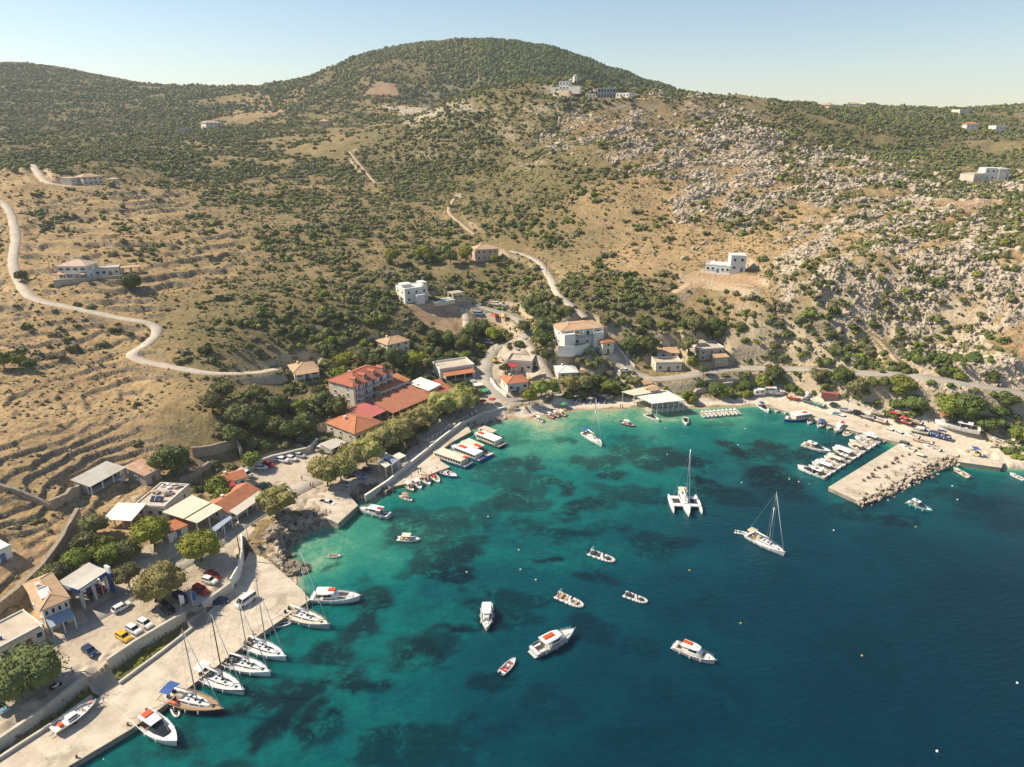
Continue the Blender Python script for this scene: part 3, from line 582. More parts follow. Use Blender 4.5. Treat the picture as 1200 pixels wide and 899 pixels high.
ys = np.concatenate([[-2500, -1200, -500, -200, -60, 0, 30], np.arange(45, 285, .9), [290, 300]])
GX, GY = np.meshgrid(xs, ys); gx, gy = GX.ravel(), GY.ravel()
tq = np.array([(*at_z(u, v_, 0)[:2], t) for u, v_, t in TONE])
@chunked
def tone(x, y):
    a, b_ = qmap(x, y); c0, c1 = qmap(tq[:, 0], tq[:, 1])
    w_ = 1 / ((a[:, None] - c0) ** 2 + (b_[:, None] - c1) ** 2 + 8e-4) ** 2; return (w_ @ tq[:, 2]) / w_.sum(1)
wd, _ = shore(gx, gy); off = np.maximum(-wd, 0)
tn = tone(gx, gy)
wxn = gx + (fbm(gx / 9, gy / 9, 41, 4) - .5) * 14; wyn = gy + (fbm(gx / 9, gy / 9, 47, 4) - .5) * 14
weed = np.zeros(len(gx))
for u, v_, ru, rv in WEED:
    c0 = at_z(u, v_, 0); ex = abs(at_z(u + ru, v_, 0)[0] - c0[0]); ey = abs(at_z(u, v_ - rv, 0)[1] - c0[1])
    q = np.hypot((wxn - c0[0]) / ex, (wyn - c0[1]) / ey); weed = np.maximum(weed, sm((1.22 - q) / .55))
gen = fbm(gx / 20, gy / 13, 55, 5); weed = np.maximum(weed, .75 * sm((gen - .56) / .08) * sm((off - 8) / 12))
tn = tn + (fbm(gx / 24, gy / 16, 61, 4) - .5) * .16 * sm(off / 12); tn = np.minimum(tn, .03 + off * .04 + .2 * sm(off / 8))
nr, nc = GX.shape; i = (np.arange(nr - 1)[:, None] * nc + np.arange(nc - 1)[None]).ravel(); quads = np.stack([i, i + 1, i + nc + 1, i + nc], 1)
wm = bpy.data.materials.new('sea_water'); nt, b = nodes_of(wm)
g = nt.nodes.new('ShaderNodeNewGeometry'); v = g.outputs['Position']
t = attr(nt, 'depth').outputs['Fac']
fine = noise(nt, .62, 7, .72, v, .6); med = noise(nt, .13, 5, .6, v, .6)
t2 = mth(nt, 'ADD', t, mth(nt, 'MULTIPLY', mth(nt, 'SUBTRACT', mth(nt, 'ADD', mth(nt, 'MULTIPLY', fine, .5), mth(nt, 'MULTIPLY', med, .5)), .5), .62))
wc = ramp(nt, t2, [(0, (.40, .40, .25)), (.07, (.20, .33, .215)), (.17, (.045, .23, .155)), (.36, (.003, .130, .118)), (.55, (.0006, .060, .074)), (.75, (.0003, .036, .056)), (1, (.0002, .0225, .0395))])
wk = mth(nt, 'MULTIPLY', attr(nt, 'weed').outputs['Fac'], ramp(nt, mth(nt, 'ADD', mth(nt, 'MULTIPLY', fine, .5), mth(nt, 'MULTIPLY', med, .5)), [(.38, .25), (.5, 1)]))
wk = mth(nt, 'MULTIPLY', wk, ramp(nt, t, [(.15, .8), (.5, 1), (.8, .5), (1, .15)]))
wc = mix(nt, wk, wc, ramp(nt, t, [(.1, (.02, .075, .06)), (.5, (.001, .013, .021)), (1, (.0006, .011, .022))]))
nt.links.new(wc, b.inputs['Base Color']); b.inputs['Roughness'].default_value = .10; b.inputs['IOR'].default_value = 1.33; b.inputs['Specular IOR Level'].default_value = .28; b.subsurface_method = 'BURLEY'; b.inputs['Subsurface Weight'].default_value = .85; b.inputs['Subsurface Radius'].default_value = (1.6, 2.2, 2.4); b.inputs['Subsurface Scale'].default_value = 1.0
wv = nt.nodes.new('ShaderNodeTexWave'); wv.inputs['Scale'].default_value = .16; wv.inputs['Distortion'].default_value = 9; wv.inputs['Detail'].default_value = 4; wv.inputs['Detail Scale'].default_value = 1.6
mp = nt.nodes.new('ShaderNodeMapping'); mp.inputs['Rotation'].default_value = (0, 0, 1.15); nt.links.new(v, mp.inputs[0]); nt.links.new(mp.outputs[0], wv.inputs['Vector'])
mp2 = nt.nodes.new('ShaderNodeMapping'); mp2.inputs['Rotation'].default_value = (0, 0, -.35); mp2.inputs['Scale'].default_value = (.55, 1.4, 1); nt.links.new(v, mp2.inputs[0])
hgt = mth(nt, 'ADD', mth(nt, 'MULTIPLY', noise(nt, .8, 5, .62, mp2.outputs[0], .3), 1), mth(nt, 'MULTIPLY', wv.outputs['Fac'], .22))
bump(nt, b, hgt, .5, .38)
sea = link('sea', grid_mesh('sea', np.stack([gx, gy, np.zeros(len(gx))], 1), quads, [('depth', tn), ('weed', weed)], wm, True)); tag(sea, 'clear turquoise to deep blue water of the bay', None, None, 'structure')
# ================================================================== roads, draped on their levelled beds
rm_dirt = M('dirt_path', (.44, .33, .21), .95, .18, .3, .3); rm_pale = M('pale_track_gravel', (.50, .43, .34), .95, .16, .25, .3); rm_conc = M('old_road_asphalt', (.36, .325, .275), .95, .13, .2, .2)
for k, (wd_, c) in ROADS.items():
    n = len(c); tg = np.gradient(c[:, :2], axis=0); tg /= np.linalg.norm(tg, axis=1, keepdims=True) + 1e-9; nn = np.stack([-tg[:, 1], tg[:, 0]], 1)
    V = []; off_ = .05 + .00035 * np.hypot(c[:, 0], c[:, 1])
    for j, f in enumerate((-.5, -.48, 0, .48, .5)):
        ww = wd_ * (1 + .34 * (fbm(c[:, 0] / 5, c[:, 1] / 5, j // 3, 3) - .5)) * f
        V.append(np.c_[c[:, :2] + nn * ww[:, None], c[:, 2] + off_ - (.2 if abs(f) == .5 else 0)])
    V = np.stack(V, 1).reshape(-1, 3); i = (np.arange(n - 1)[:, None] * 5 + np.arange(4)[None]).ravel()
    o = link('road' if wd_ > 5 else 'track', grid_mesh(k, V, np.stack([i, i + 5, i + 6, i + 1], 1), (), rm_dirt if k in ('field_path', 'olive_path', 'gully_path', 'rock_track', 'building_site_track', 'windmill_track') else rm_conc if wd_ > 5 else rm_pale, False)); o['kind'] = 'structure'

# ================================================================== the air over the bay
hm = bpy.data.materials.new('haze_air'); hm.use_nodes = True; nt = hm.node_tree; nt.nodes.clear(); ho = nt.nodes.new('ShaderNodeOutputMaterial'); pv_ = nt.nodes.new('ShaderNodeVolumePrincipled')
pv_.inputs['Color'].default_value = (.86, .92, 1, 1); pv_.inputs['Density'].default_value = .00011; pv_.inputs['Anisotropy'].default_value = .15; nt.links.new(pv_.outputs[0], ho.inputs['Volume'])
hz = mb(hm).box((0, 0, 128), (11500, 6400, 276)).build('haze'); tag(hz, 'thin summer haze over bay and hills', None, None, 'stuff')
# ================================================================== building materials
M('white_render', (.76, .73, .67), .8, .06, .5, .1, dirt=(.60, .55, .47)); M('cream_render', (.70, .62, .50), .8, .08, .5, .1, dirt=(.54, .46, .36)); M('pale_stone', (.46, .39, .30), .9, .22, 1.2, .5)
M('grey_block', (.36, .35, .33), .9, .12, .6, .2, dirt=(.25, .22, .19)); M('pink_render', (.62, .42, .31), .85, .08, .5, .1); M('blue_glass_wall', (.16, .26, .34), .15, .2, .3)
def tile_mat(name, a, b_):
    m = bpy.data.materials.new(name); nt, b = nodes_of(m); tc = nt.nodes.new('ShaderNodeTexCoord'); v = tc.outputs['Object']
    c = ramp(nt, mth(nt, 'ADD', mth(nt, 'MULTIPLY', noise(nt, .6, 4, .6, v), .5), mth(nt, 'MULTIPLY', noise(nt, 5, 3, .7, v), .5)), [(.34, a), (.64, b_)])
    wv = nt.nodes.new('ShaderNodeTexWave'); wv.inputs['Scale'].default_value = 1.1; wv.inputs['Distortion'].default_value = .6; nt.links.new(v, wv.inputs['Vector'])
    c = mix(nt, ramp(nt, noise(nt, 1.3, 6, .7, v), [(.55, 0), (.7, .5)]), c, (.20, .13, .09))
    nt.links.new(c, b.inputs['Base Color']); b.inputs['Roughness'].default_value = .85; bump(nt, b, wv.outputs['Fac'], .6, .08); _mats[name] = m; return m
tile_mat('orange_tile', (.37, .125, .055), (.55, .22, .105)); tile_mat('red_tile', (.32, .09, .05), (.48, .155, .085)); tile_mat('brown_tile', (.32, .115, .065), (.48, .195, .105)); tile_mat('tan_tile', (.42, .27, .155), (.58, .39, .24)); tile_mat('pink_tile', (.50, .35, .26), (.64, .47, .36)); tile_mat('pink_sheet', (.46, .11, .10), (.55, .17, .15))
M('pale_sheet', (.50, .47, .40), .6, .1, .4, .1, dirt=(.36, .31, .25)); M('white_sheet', (.74, .72, .67), .5, .05, .4, dirt=(.56, .52, .45)); M('pale_screed', (.54, .46, .36), .95, .14, .35, .2, dirt=(.36, .29, .22)); M('rusty_sheet', (.50, .30, .19), .8, .25, .5, .2, dirt=(.62, .57, .50))
M('cream_sheet', (.66, .60, .46), .55, .06, .35, dirt=(.52, .46, .36)); M('window_glass', (.03, .04, .05), .08, .3, 1); M('painted_shade', (.035, .03, .028), .9, .3, 1); M('blue_shutter', (.08, .16, .32), .6, .1, 2); M('wood_brown', (.20, .12, .07), .8, .2, 2, .2); M('white_paint', (.78, .77, .74), .4, .04, 2)  # the near-black one is painted shade for open fronts and the canopy split
M('awning_cream', (.70, .64, .52), .7, .06, .6); M('awning_blue_grey', (.30, .36, .45), .7, .08, .6); M('awning_red', (.42, .035, .045), .7, .1, .6); M('pool_water', (.08, .45, .48), .06, .08, .4); M('pool_tile', (.62, .58, .50), .8, .06, .5); M('steel_grey', (.45, .45, .45), .4, .08, 3, metal=.6); M('dark_metal', (.06, .06, .065), .5, .1, 3); M('blue_paint', (.025, .10, .34), .4, .08, 1); M('solar_panel', (.02, .03, .07), .15, .1, 3)
M('dry_stone', (.34, .28, .21), .95, .30, 1.1, .8); M('white_wall_render', (.56, .51, .43), .9, .1, .35, .2, dirt=(.38, .33, .26)); M('quay_side', (.33, .29, .235), .9, .2, .5, .3, dirt=(.16, .13, .10)); M('dark_wood', (.10, .07, .05), .85, .2, 2)
qm = bpy.data.materials.new('quay_concrete'); nt, b_ = nodes_of(qm); g_ = nt.nodes.new('ShaderNodeNewGeometry'); v_ = g_.outputs['Position']
mp_ = nt.nodes.new('ShaderNodeMapping'); mp_.inputs['Rotation'].default_value = (0, 0, -1.02); nt.links.new(v_, mp_.inputs[0])
br_ = nt.nodes.new('ShaderNodeTexBrick'); br_.inputs['Scale'].default_value = 1; br_.inputs['Brick Width'].default_value = 6.5; br_.inputs['Row Height'].default_value = 4.2; br_.inputs['Mortar Size'].default_value = .045; br_.offset = .3
br_.inputs['Color1'].default_value = (.60, .52, .41, 1); br_.inputs['Color2'].default_value = (.50, .43, .335, 1); br_.inputs['Mortar'].default_value = (.20, .165, .12, 1); nt.links.new(mp_.outputs[0], br_.inputs['Vector'])
c_ = mix(nt, .65, br_.outputs['Color'], ramp(nt, noise(nt, .35, 6, .65, v_), [(.34, (.41, .345, .26)), (.5, (.54, .465, .365)), (.64, (.64, .565, .455))])); c_ = mix(nt, ramp(nt, noise(nt, .16, 7, .72, v_), [(.54, 0), (.66, .6)]), c_, (.27, .22, .165)); c_ = mix(nt, ramp(nt, noise(nt, 1.1, 5, .7, v_), [(.62, 0), (.68, .55)]), c_, (.18, .145, .11))
nt.links.new(c_, b_.inputs['Base Color']); b_.inputs['Roughness'].default_value = .95; b_.inputs['Specular IOR Level'].default_value = .2; bump(nt, b_, noise(nt, 4, 4, .6, v_), .25, .05); _mats['quay_concrete'] = qm
def roof_mesh(kind, w_, d_, h, m, over=.5, rise=None):
    b = mb(_mats[m]); o = over
    if kind == 'flat': b.box((w_ / 2, d_ / 2, h + .12), (w_ + .3, d_ + .3, .24)); return b
    if kind == 'shed':
        r = rise or d_ * .16; b.slab((-o, -o, h), (w_ + o, -o, h), (w_ + o, d_ + o, h + r), (-o, d_ + o, h + r), .16); return b
    r = rise or min(w_, d_) * .21
    if kind == 'gable':
        for s0, s1 in ((-o, d_ / 2), (d_ + o, d_ / 2)): b.slab((-o, s0, h - .1), (w_ + o, s0, h - .1), (w_ + o, s1, h + r), (-o, s1, h + r), .16)
        return b
    k = min(w_, d_) / 2 + o; z0, z1 = h, h + r
    if w_ >= d_: r0, r1 = (-o + k, d_ / 2, z1), (w_ + o - k, d_ / 2, z1)
    else: r0, r1 = (w_ / 2, -o + k, z1), (w_ / 2, d_ + o - k, z1)
    A, B, C, D = (-o, -o, z0), (w_ + o, -o, z0), (w_ + o, d_ + o, z0), (-o, d_ + o, z0)
    vs = [A, B, C, D, r0, r1] + [(p[0], p[1], p[2] - .18) for p in (A, B, C, D)]
    fs = [(0, 1, 5, 4), (1, 2, 5), (2, 3, 4, 5), (3, 0, 4)] if w_ >= d_ else [(0, 1, 4), (1, 2, 5, 4), (2, 3, 5), (3, 0, 4, 5)]
    b.add(vs, fs + [(6, 7, 1, 0), (7, 8, 2, 1), (8, 9, 3, 2), (9, 6, 0, 3), (9, 8, 7, 6)])
    # ridge and hip cappings
    cap = [(r0, r1)] + ([(A, r0), (D, r0), (B, r1), (C, r1)] if w_ >= d_ else [(A, r0), (B, r0), (C, r1), (D, r1)])
    for p, q in cap: b.tube((p[0], p[1], p[2] + .02), (q[0], q[1], q[2] + .02), .11, .11, 5)
    return b
def window(parent, x, y, z, w_, h_, face, shutter=None, deep=True):
    """face 0 front, 1 right side, 2 left side"""
    fr = MB().mat(_mats['white_paint'])
    def bx(m_, cx, cz, ww, hh, out, t):
        m_.box((cx, 0, cz), (ww, t, hh)); return m_
    t = .14
    for dx, ww, dz, hh in ((-w_ / 2, .12, 0, h_ + .12), (w_ / 2, .12, 0, h_ + .12), (0, w_ - .12, h_ / 2, .12), (0, w_ + .3, -h_ / 2 - .03, .12)): fr.box((dx, -.03, dz), (ww, t + (.08 if dz < 0 else 0), hh))
    if shutter:
        fr.mat(_mats[shutter])
        for sg in (-1, 1): fr.box((sg * (w_ / 2 + .27), -.03, 0), (.4, .06, h_))
    o = fr.build('window', parent); o.location = (x, y, z); o.rotation_euler = (0, 0, (0, PI / 2, -PI / 2)[face])
    p = mb(_mats['window_glass']); p.box((0, .0, 0), (w_ - .1, .06, h_ - .1)); p.build('pane', o)
    return o
def make_house(site):
    (name, f0, f1, D, H, roof, wallm, roofm, st, nw, label, ex), o, ang, Wd = site
    t = thing(name, label, 'house' if 'house' in name or 'villa' in name or name in ('cottage', 'bungalow') else 'building', o, ang)
    if name == 'distant_house': t['group'] = 'distant houses on the plateau'
    far = o[1] > 420; ex = ex.split()
    wl = mb(_mats[wallm])
    if 'open' in ex or 'posts' in ex:
        if 'open' in ex: wl.box((Wd / 2, D - .15, H / 2 - .75), (Wd, .3, H + 1.5 + D * .2)); wl.box((.15, D * .6, H / 2 - .75), (.3, D * .8 - .3, H + 1.5)); wl.box((Wd - .15, D * .6, H / 2 - .75), (.3, D * .8 - .3, H + 1.5)); wl.box((Wd / 2, D * .35, -.75), (Wd, D * .6, 1.6))
        wl.build('wall', t)
        if not wl.v: COL.objects.unlink(t.children[0]) if t.children else None
        n = max(3, int(Wd / 3.2)); 
        for i in range(n + 1):
            for yy in ((.1,) if 'open' in ex else (.1, D - .1)):
                mb(_mats['white_paint' if i % 2 else 'white_render']).box((.12 + (Wd - .24) * i / n, yy, H / 2 - .5), (.24, .24, H + 1 + yy / D * D * .14)).build('post', t)
        if 'open' in ex: mb(_mats['painted_shade']).box((Wd / 2, D * .5, H * .45), (Wd - .8, .1, H * .8)).build('interior_shade_sheet', t)  # solid dark sheet stands in for the shade inside the open front
    else:
        z0 = -3.5 if not far else -8
        wl.box((Wd / 2, D / 2, (H + z0) / 2), (Wd, D, H - z0))
        if roof == 'gable':
            r = min(Wd, D) * .21
            for xx in (.1, Wd - .1): wl.add([(xx, .1, H), (xx, D - .1, H), (xx, D / 2, H + r - .15)], [(0, 1, 2), (2, 1, 0)])
        if roof == 'shed':
            r = D * .16; wl.add([(0, 0, H), (0, D, H), (0, D, H + r - .18), (Wd, 0, H), (Wd, D, H), (Wd, D, H + r - .18)], [(0, 2, 1), (3, 4, 5), (1, 2, 5, 4), (0, 3, 5, 2)])
        wl.build('wall', t)
        sh = H / st
        for k in range(st):
            zc = k * sh + sh * .55; n = nw
            for i in range(n):
                x = Wd * (i + .5) / n
                if k == 0 and i == n // 2 and not far: continue
                if 'glass' in ex: window(t, x, -.03, zc, Wd / n * .85, sh * .7, 0); continue
                tall = 'balconies' in ex and k > 0
                window(t, x, -.03, zc - (.25 if tall else 0), min(1.3, Wd / n * .55), 2.0 if tall else 1.25, 0, 'blue_shutter' if name in ('hotel', 'bungalow', 'hill_villa', 'villa') else None)
            if not far:
                for i in range(max(1, int(D / 4.5))):
                    y = D * (i + .5) / max(1, int(D / 4.5))
                    window(t, -.03, y, zc, 1.0, 1.15, 2)
                    window(t, Wd + .03, y, zc, 1.0, 1.15, 1)
        if nw and not far:
            d = mb(_mats['wood_brown'] if wallm != WH else _mats['blue_shutter']).box((Wd * (nw // 2 + .5) / nw, -.04, 1.05), (1.1, .12, 2.1)).build('door', t)
            mb(_mats['steel_grey']).box((Wd * (nw // 2 + .5) / nw + .4, -.13, 1.05), (.08, .08, .2)).build('handle', d)
    rf = roof_mesh(roof, Wd, D, H, roofm, .5 if not far else .6, .9 if name == 'apartment_house' else None).build('roof', t)
    rr = min(Wd, D) * .21 if name != 'apartment_house' else .9
    if name == 'apartment_house': mb(_mats['white_render']).box((Wd * .14, -1.3, H * .5 - 1.6), (Wd * .26, 2.6, H + 1.2)).box((Wd * .86, -.9, H * .5 - 1.2), (Wd * .24, 1.8, H - .6)).build('stair_tower', t)
    if roof == 'flat' and not far:
        p = mb(_mats[wallm if 'parapet' in ex or wallm == WH else 'white_render']); ph = .7 if 'parapet' in ex else .35
        for c, d in (((Wd / 2, .1, 0), (Wd + .3, .22, ph)), ((Wd / 2, D - .1, 0), (Wd + .3, .22, ph)), ((.1, D / 2, 0), (.22, D - .3, ph)), ((Wd - .1, D / 2, 0), (.22, D - .3, ph))): p.box((c[0], c[1], H + .242 + ph / 2), d)
        p.build('parapet', rf)
    if 'chimney' in ex or (roof in ('hip', 'gable') and not far and 'open' not in ex):
        mb(_mats['white_render']).box((Wd * .3, D * .62, H + rr * .7), (.6, .6, 1.6)).box((Wd * .3, D * .62, H + rr * .7 + .86), (.8, .8, .12)).build('chimney', rf)
    if 'dormers' in ex:
        for i in range(4):
            x = Wd * (i + .6) / 4.2; dm = mb(_mats['cream_render']).box((x, D * .2, H + rr * .55), (1.7, 2.4, 1.2)); dm.mat(_mats[roofm]); dm.slab((x - 1.2, D * .2 - 1.5, H + rr * .55 + .55), (x, D * .2 - 1.5, H + rr * .55 + 1.15), (x, D * .2 + 2, H + rr * .55 + 1.15), (x - 1.2, D * .2 + 2, H + rr * .55 + .55)); dm.slab((x, D * .2 - 1.5, H + rr * .55 + 1.15), (x + 1.2, D * .2 - 1.5, H + rr * .55 + .55), (x + 1.2, D * .2 + 2, H + rr * .55 + .55), (x, D * .2 + 2, H + rr * .55 + 1.15)); dm.mat(_mats['window_glass']).box((x, D * .2 - 1.23, H + rr * .55 + .05), (1, .06, .7)); dm.build('dormer', rf)
    if 'balconies' in ex:
        for k in range(1, st):
            z = k * H / st
            bl = mb(_mats['white_render']).box((Wd / 2, -.7, z), (Wd * .94, 1.4, .18)).build('balcony', t)
            r = mb(_mats['dark_metal']); r.box((Wd / 2, -1.36, z + 1.0), (Wd * .94, .06, .07))
            for i in range(int(Wd * 2.2)): r.box((Wd * .03 + Wd * .94 * (i + .5) / int(Wd * 2.2), -1.36, z + .53), (.05, .05, .86))
            r.build('railing', bl)
            for i in range(nw + 1): mb(_mats['white_render']).box((Wd * .04 + Wd * .92 * i / nw, -1.2, z + H / st / 2 + .09), (.2, .2, H / st - .2)).build('post', bl)
    if 'balcony' in ex:
        bl = mb(_mats['white_render']).box((Wd * .6, -1.2, H / 2), (Wd * .5, 2.4, .2)).box((Wd * .6, -2.3, H / 2 + .5), (Wd * .5, .15, .8)).build('balcony', t)
        for i in range(3): mb(_mats['white_render']).box((Wd * (.38 + .22 * i), -2.2, H / 4 - .1), (.3, .3, H / 2 - .1)).build('post', bl)
    for key, m_, dep in (('blue_awning', 'awning_blue_grey', 3.2), ('cream_awning', 'awning_cream', 2.6), ('red_awning', 'awning_red', 2.6), ('porch', 'tan_tile', 2.4), ('eave', 'pink_sheet', 2.2)):
        if key in ex:
            z = min(H, 3.3) + .1; ww = Wd * (.98 if key != 'red_awning' else .45)
            aw = mb(_mats[m_]).slab((.1, -dep, z - .5), (ww, -dep, z - .5), (ww, -.02, z + .15), (.1, -.02, z + .15), .1).build('awning', t)
            for i in range(max(2, int(ww / 3)) + 1): mb(_mats['white_paint']).box((.3 + (ww - .5) * i / max(2, int(ww / 3)), -dep + .2, (z - .65) / 2 - .3), (.18, .18, z - .05)).build('post', aw)
    if 'solar' in ex:
        so_ = MB().mat(_mats['white_paint']).tube((Wd * .2, D * .45, H + 1.55), (Wd * .2 + 1.5, D * .45, H + 1.55), .28, .28, 8); so_.build('water_tank', rf)
        mb(_mats['white_paint']).slab((Wd * .2 - .3, D * .2, H + .75), (Wd * .2 + 1.8, D * .2, H + .75), (Wd * .2 + 1.8, D * .42, H + 1.5), (Wd * .2 - .3, D * .42, H + 1.5), .1).build('solar_panel', rf)
    if 'clutter' in ex:
        rr_ = random.Random(3)
        for i in range(16):
            x, y = rr_.uniform(1, Wd - 1), rr_.uniform(1, D - 1)
            mb(_mats[rr_.choice(['rusty_sheet', 'wood_brown', 'steel_grey', 'white_paint', 'grey_block'])]).box((x, y, H + .24 + .3), (rr_.uniform(.4, 1.8), rr_.uniform(.3, 1.2), .6), rr_.uniform(0, 3)).build('roof_clutter', rf)
        for i in range(3): mb(_mats['solar_panel']).slab((3 + i * 1.3, 2, H + .4), (4.1 + i * 1.3, 2, H + .4), (4.1 + i * 1.3, 3.4, H + 1.4), (3 + i * 1.3, 3.4, H + 1.4), .08).build('solar_panel', rf)
    if 'roofbox' in ex or 'step' in ex:
        mb(_mats[wallm]).box((Wd * .25, D * .6, H + 1.0), (Wd * .4, D * .4, 1.5)).box((Wd * .25, D * .6, H + 1.8), (Wd * .44, D * .45, .15)).build('roof_room', rf)
        if 'step' in ex:
            mb(_mats[wallm]).box((Wd * .75, -2, H * .25 - 1), (Wd * .5, 4, H * .5 + 2)).build('front_wing', t); mb(_mats['tan_tile']).slab((Wd * .48, -4.4, H * .5 + .05), (Wd * 1.02, -4.4, H * .5 + .05), (Wd * 1.02, -.05, H * .5 + .7), (Wd * .48, -.05, H * .5 + .7), .15).build('lower_roof', t)
        else:
            mb(_mats[wallm]).box((Wd * .55, -1.6, 1.2), (Wd * .35, 3.2, 6)).build('front_wing', t)
            pg = mb(_mats['white_paint']); pg.box((Wd * .86, D * .3, H + 2.3), (Wd * .28, D * .5, .2))
            for a_, b_ in ((.74, .08), (.98, .08), (.74, .5), (.98, .5)): pg.box((Wd * a_, D * b_, H + 1.2), (.3, .3, 2.1))
            pg.build('pergola', rf)
    if 'pool' in ex:
        x0 = Wd + .5 if name == 'modern_villa' else -1
        pl = mb(_mats['pool_tile']).box((x0 + 5.5, -3, -.9), (11, 5.6, 2.1)).build('pool_terrace', t)
        mb(_mats['pool_water']).box((x0 + 5, -3, .16), (7.5, 3.2, .06)).build('pool', pl)
        if name == 'modern_villa':
            pg = mb(_mats['pale_stone']).box((x0 + 14, -1, 2.4), (6.5, 5, .3)); pg.build('pergola_roof', t)
            for a_ in (11.2, 14, 16.8):
                for b_ in (-3.2, 1.2): mb(_mats['white_render']).box((x0 + a_, b_, .1), (.45, .45, 4.4)).build('post', t)
            mb(_mats['pale_stone']).box((x0 + 12, -3.9, -.8), (12, .5, 2.4)).build('retaining_wall', t)
        else:
            pg = mb(_mats['tan_tile']).box((Wd + 4.5, 2, 3.2), (8, 5, .3)); pg.build('pergola_roof', t)
            for a_ in (1, 4.5, 8):
                for b_ in (-.2, 4.2): mb(_mats['pale_stone']).box((Wd + a_, b_, 1), (.6, .6, 4.1)).build('post', t)
            mb(_mats['pale_stone']).box((Wd * .1, -6.4, -.5), (Wd * 3.3, .5, 3.6)).build('retaining_wall', t)
    if 'frontwall' in ex:
        mb(_mats['white_render']).box((Wd / 2, -4.5, -.6), (Wd * 1.15, .4, 3.0)).box((-Wd * .07, -2.2, -.6), (.4, 4.2, 3)).build('terrace_wall', t); mb(_mats['pool_water']).box((Wd * .5, -2.9, .3), (Wd * .6, 2.2, .08)).build('pool', t)
    if 'terrace_wall' in ex:
        pts = [(-2.5 + (Wd * .75) * i / 10, -2.2 - 2.6 * math.sin(PI * i / 10)) for i in range(11)]
        wl = mb(_mats['white_render'])
        for p, q in zip(pts[:-1], pts[1:]): c = ((p[0] + q[0]) / 2, (p[1] + q[1]) / 2); wl.box((c[0], c[1], -.6), (math.hypot(q[0] - p[0], q[1] - p[1]) + .1, .3, 4.6), math.atan2(q[1] - p[1], q[0] - p[0]))
        wl.build('terrace_wall', t); mb(_mats['pale_stone']).prism(pts + [(Wd * .7, 0), (-2.5, 0)], -2.5, .9).build('terrace_floor', t)
        mb(_mats['white_render']).box((Wd * .2, -1.1, 4.6), (Wd * .36, 2.2, .25)).build('balcony', t)
        mb(_mats['tan_tile']).slab((Wd * .02, -1.9, 5.5), (Wd * .38, -1.9, 5.5), (Wd * .38, -.05, 6.2), (Wd * .02, -.05, 6.2), .14).build('lower_roof', t)
    if 'pergola' in ex:
        mb(_mats['white_paint']).box((Wd * .78, -1.4, H - .2), (Wd * .5, 2.8, .25)).build('pergola', t)
        for a_ in (.55, .78, 1.0): mb(_mats['white_paint']).box((Wd * a_, -2.6, H / 2 - .6), (.35, .35, H + .4)).build('post', t)
        mb(_mats['white_render']).box((Wd * 1.0, -3.4, -1.2), (Wd * 1.5, .4, 3)).build('terrace_wall', t)
    if 'lowwing' in ex:
        mb(_mats[wallm]).box((-4, 3, 0), (8, 6, 5)).box((Wd + 5, 3, 0), (10, 6, 6)).build('side_wing', t)
    return t
for s_ in SITES: make_house(s_)
# ---------------------------------------------------------------- the windmill on the ridge
g = G(674, 97); tm = thing('windmill', 'round white windmill tower with conical cap on the ridge', 'windmill', (g.x, g.y, g.z - .4))
mb(_mats['white_render']).lathe([(2.7, -2), (2.5, 0), (2.0, 5.6)], 16).build('tower', tm); mb(_mats['tan_tile']).lathe([(2.25, 5.6), (2.2, 5.75), (.1, 7.3)], 16).build('cap', tm)
mb(_mats['wood_brown']).box((0, -2.4, 1), (1.1, .3, 2.1)).build('door', tm); mb(_mats['window_glass']).box((.2, -2.1, 3.8), (.7, .3, .9)).build('window', tm)
# ---------------------------------------------------------------- fuel station canopy and its price sign
zc = 9.2; A, B, C, D_ = (Vector(at_z(*p, zc)) for p in ((66, 683), (92, 691), (127, 668), (104, 659)))
cen = (A + B + C + D_) / 4; t = thing('fuel_station_canopy', 'fuel station canopy with pale twin roof and blue edge band over the pumps', 'canopy', (cen.x, cen.y, 3.4))
L = [p - Vector((cen.x, cen.y, 3.4)) for p in (A, B, C, D_)]; mid = lambda a, b: (a + b) / 2
m1, m2 = mid(L[0], L[1]), mid(L[2], L[3])
rf = mb(_mats['pale_sheet']).slab(L[0], m1 - Vector((0, 0, .25)), m2 - Vector((0, 0, .25)), L[3], .3).slab(m1 - Vector((0, 0, .25)), L[1], L[2], m2 - Vector((0, 0, .25)), .3).build('roof', t)
fb = mb(_mats['blue_paint'])
for a, b in ((L[0], L[1]), (L[1], L[2]), (L[2], L[3]), (L[3], L[0])):
    n = Vector((b.y - a.y, a.x - b.x, 0)).normalized() * .05; fb.add([a - Vector((0, 0, .95)) + n, b - Vector((0, 0, .95)) + n, b - Vector((0, 0, .1)) + n, a - Vector((0, 0, .1)) + n, a - Vector((0, 0, .95)) - n, b - Vector((0, 0, .95)) - n, b - Vector((0, 0, .1)) - n, a - Vector((0, 0, .1)) - n], [(0, 1, 2, 3), (7, 6, 5, 4), (3, 2, 6, 7), (4, 5, 1, 0), (0, 3, 7, 4), (1, 5, 6, 2)])
fb.build('fascia', t); wb = mb(_mats['white_paint'])
for a, b in ((L[1], L[2]), (L[0], L[1])):
    n = Vector((b.y - a.y, a.x - b.x, 0)).normalized() * .09; p, q = a.lerp(b, .04), a.lerp(b, .62); wb.slab(p + n - Vector((0, 0, .8)), q + n - Vector((0, 0, .8)), q + n - Vector((0, 0, .28)), p + n - Vector((0, 0, .28)), .05)
wb.build('fascia_band', t)
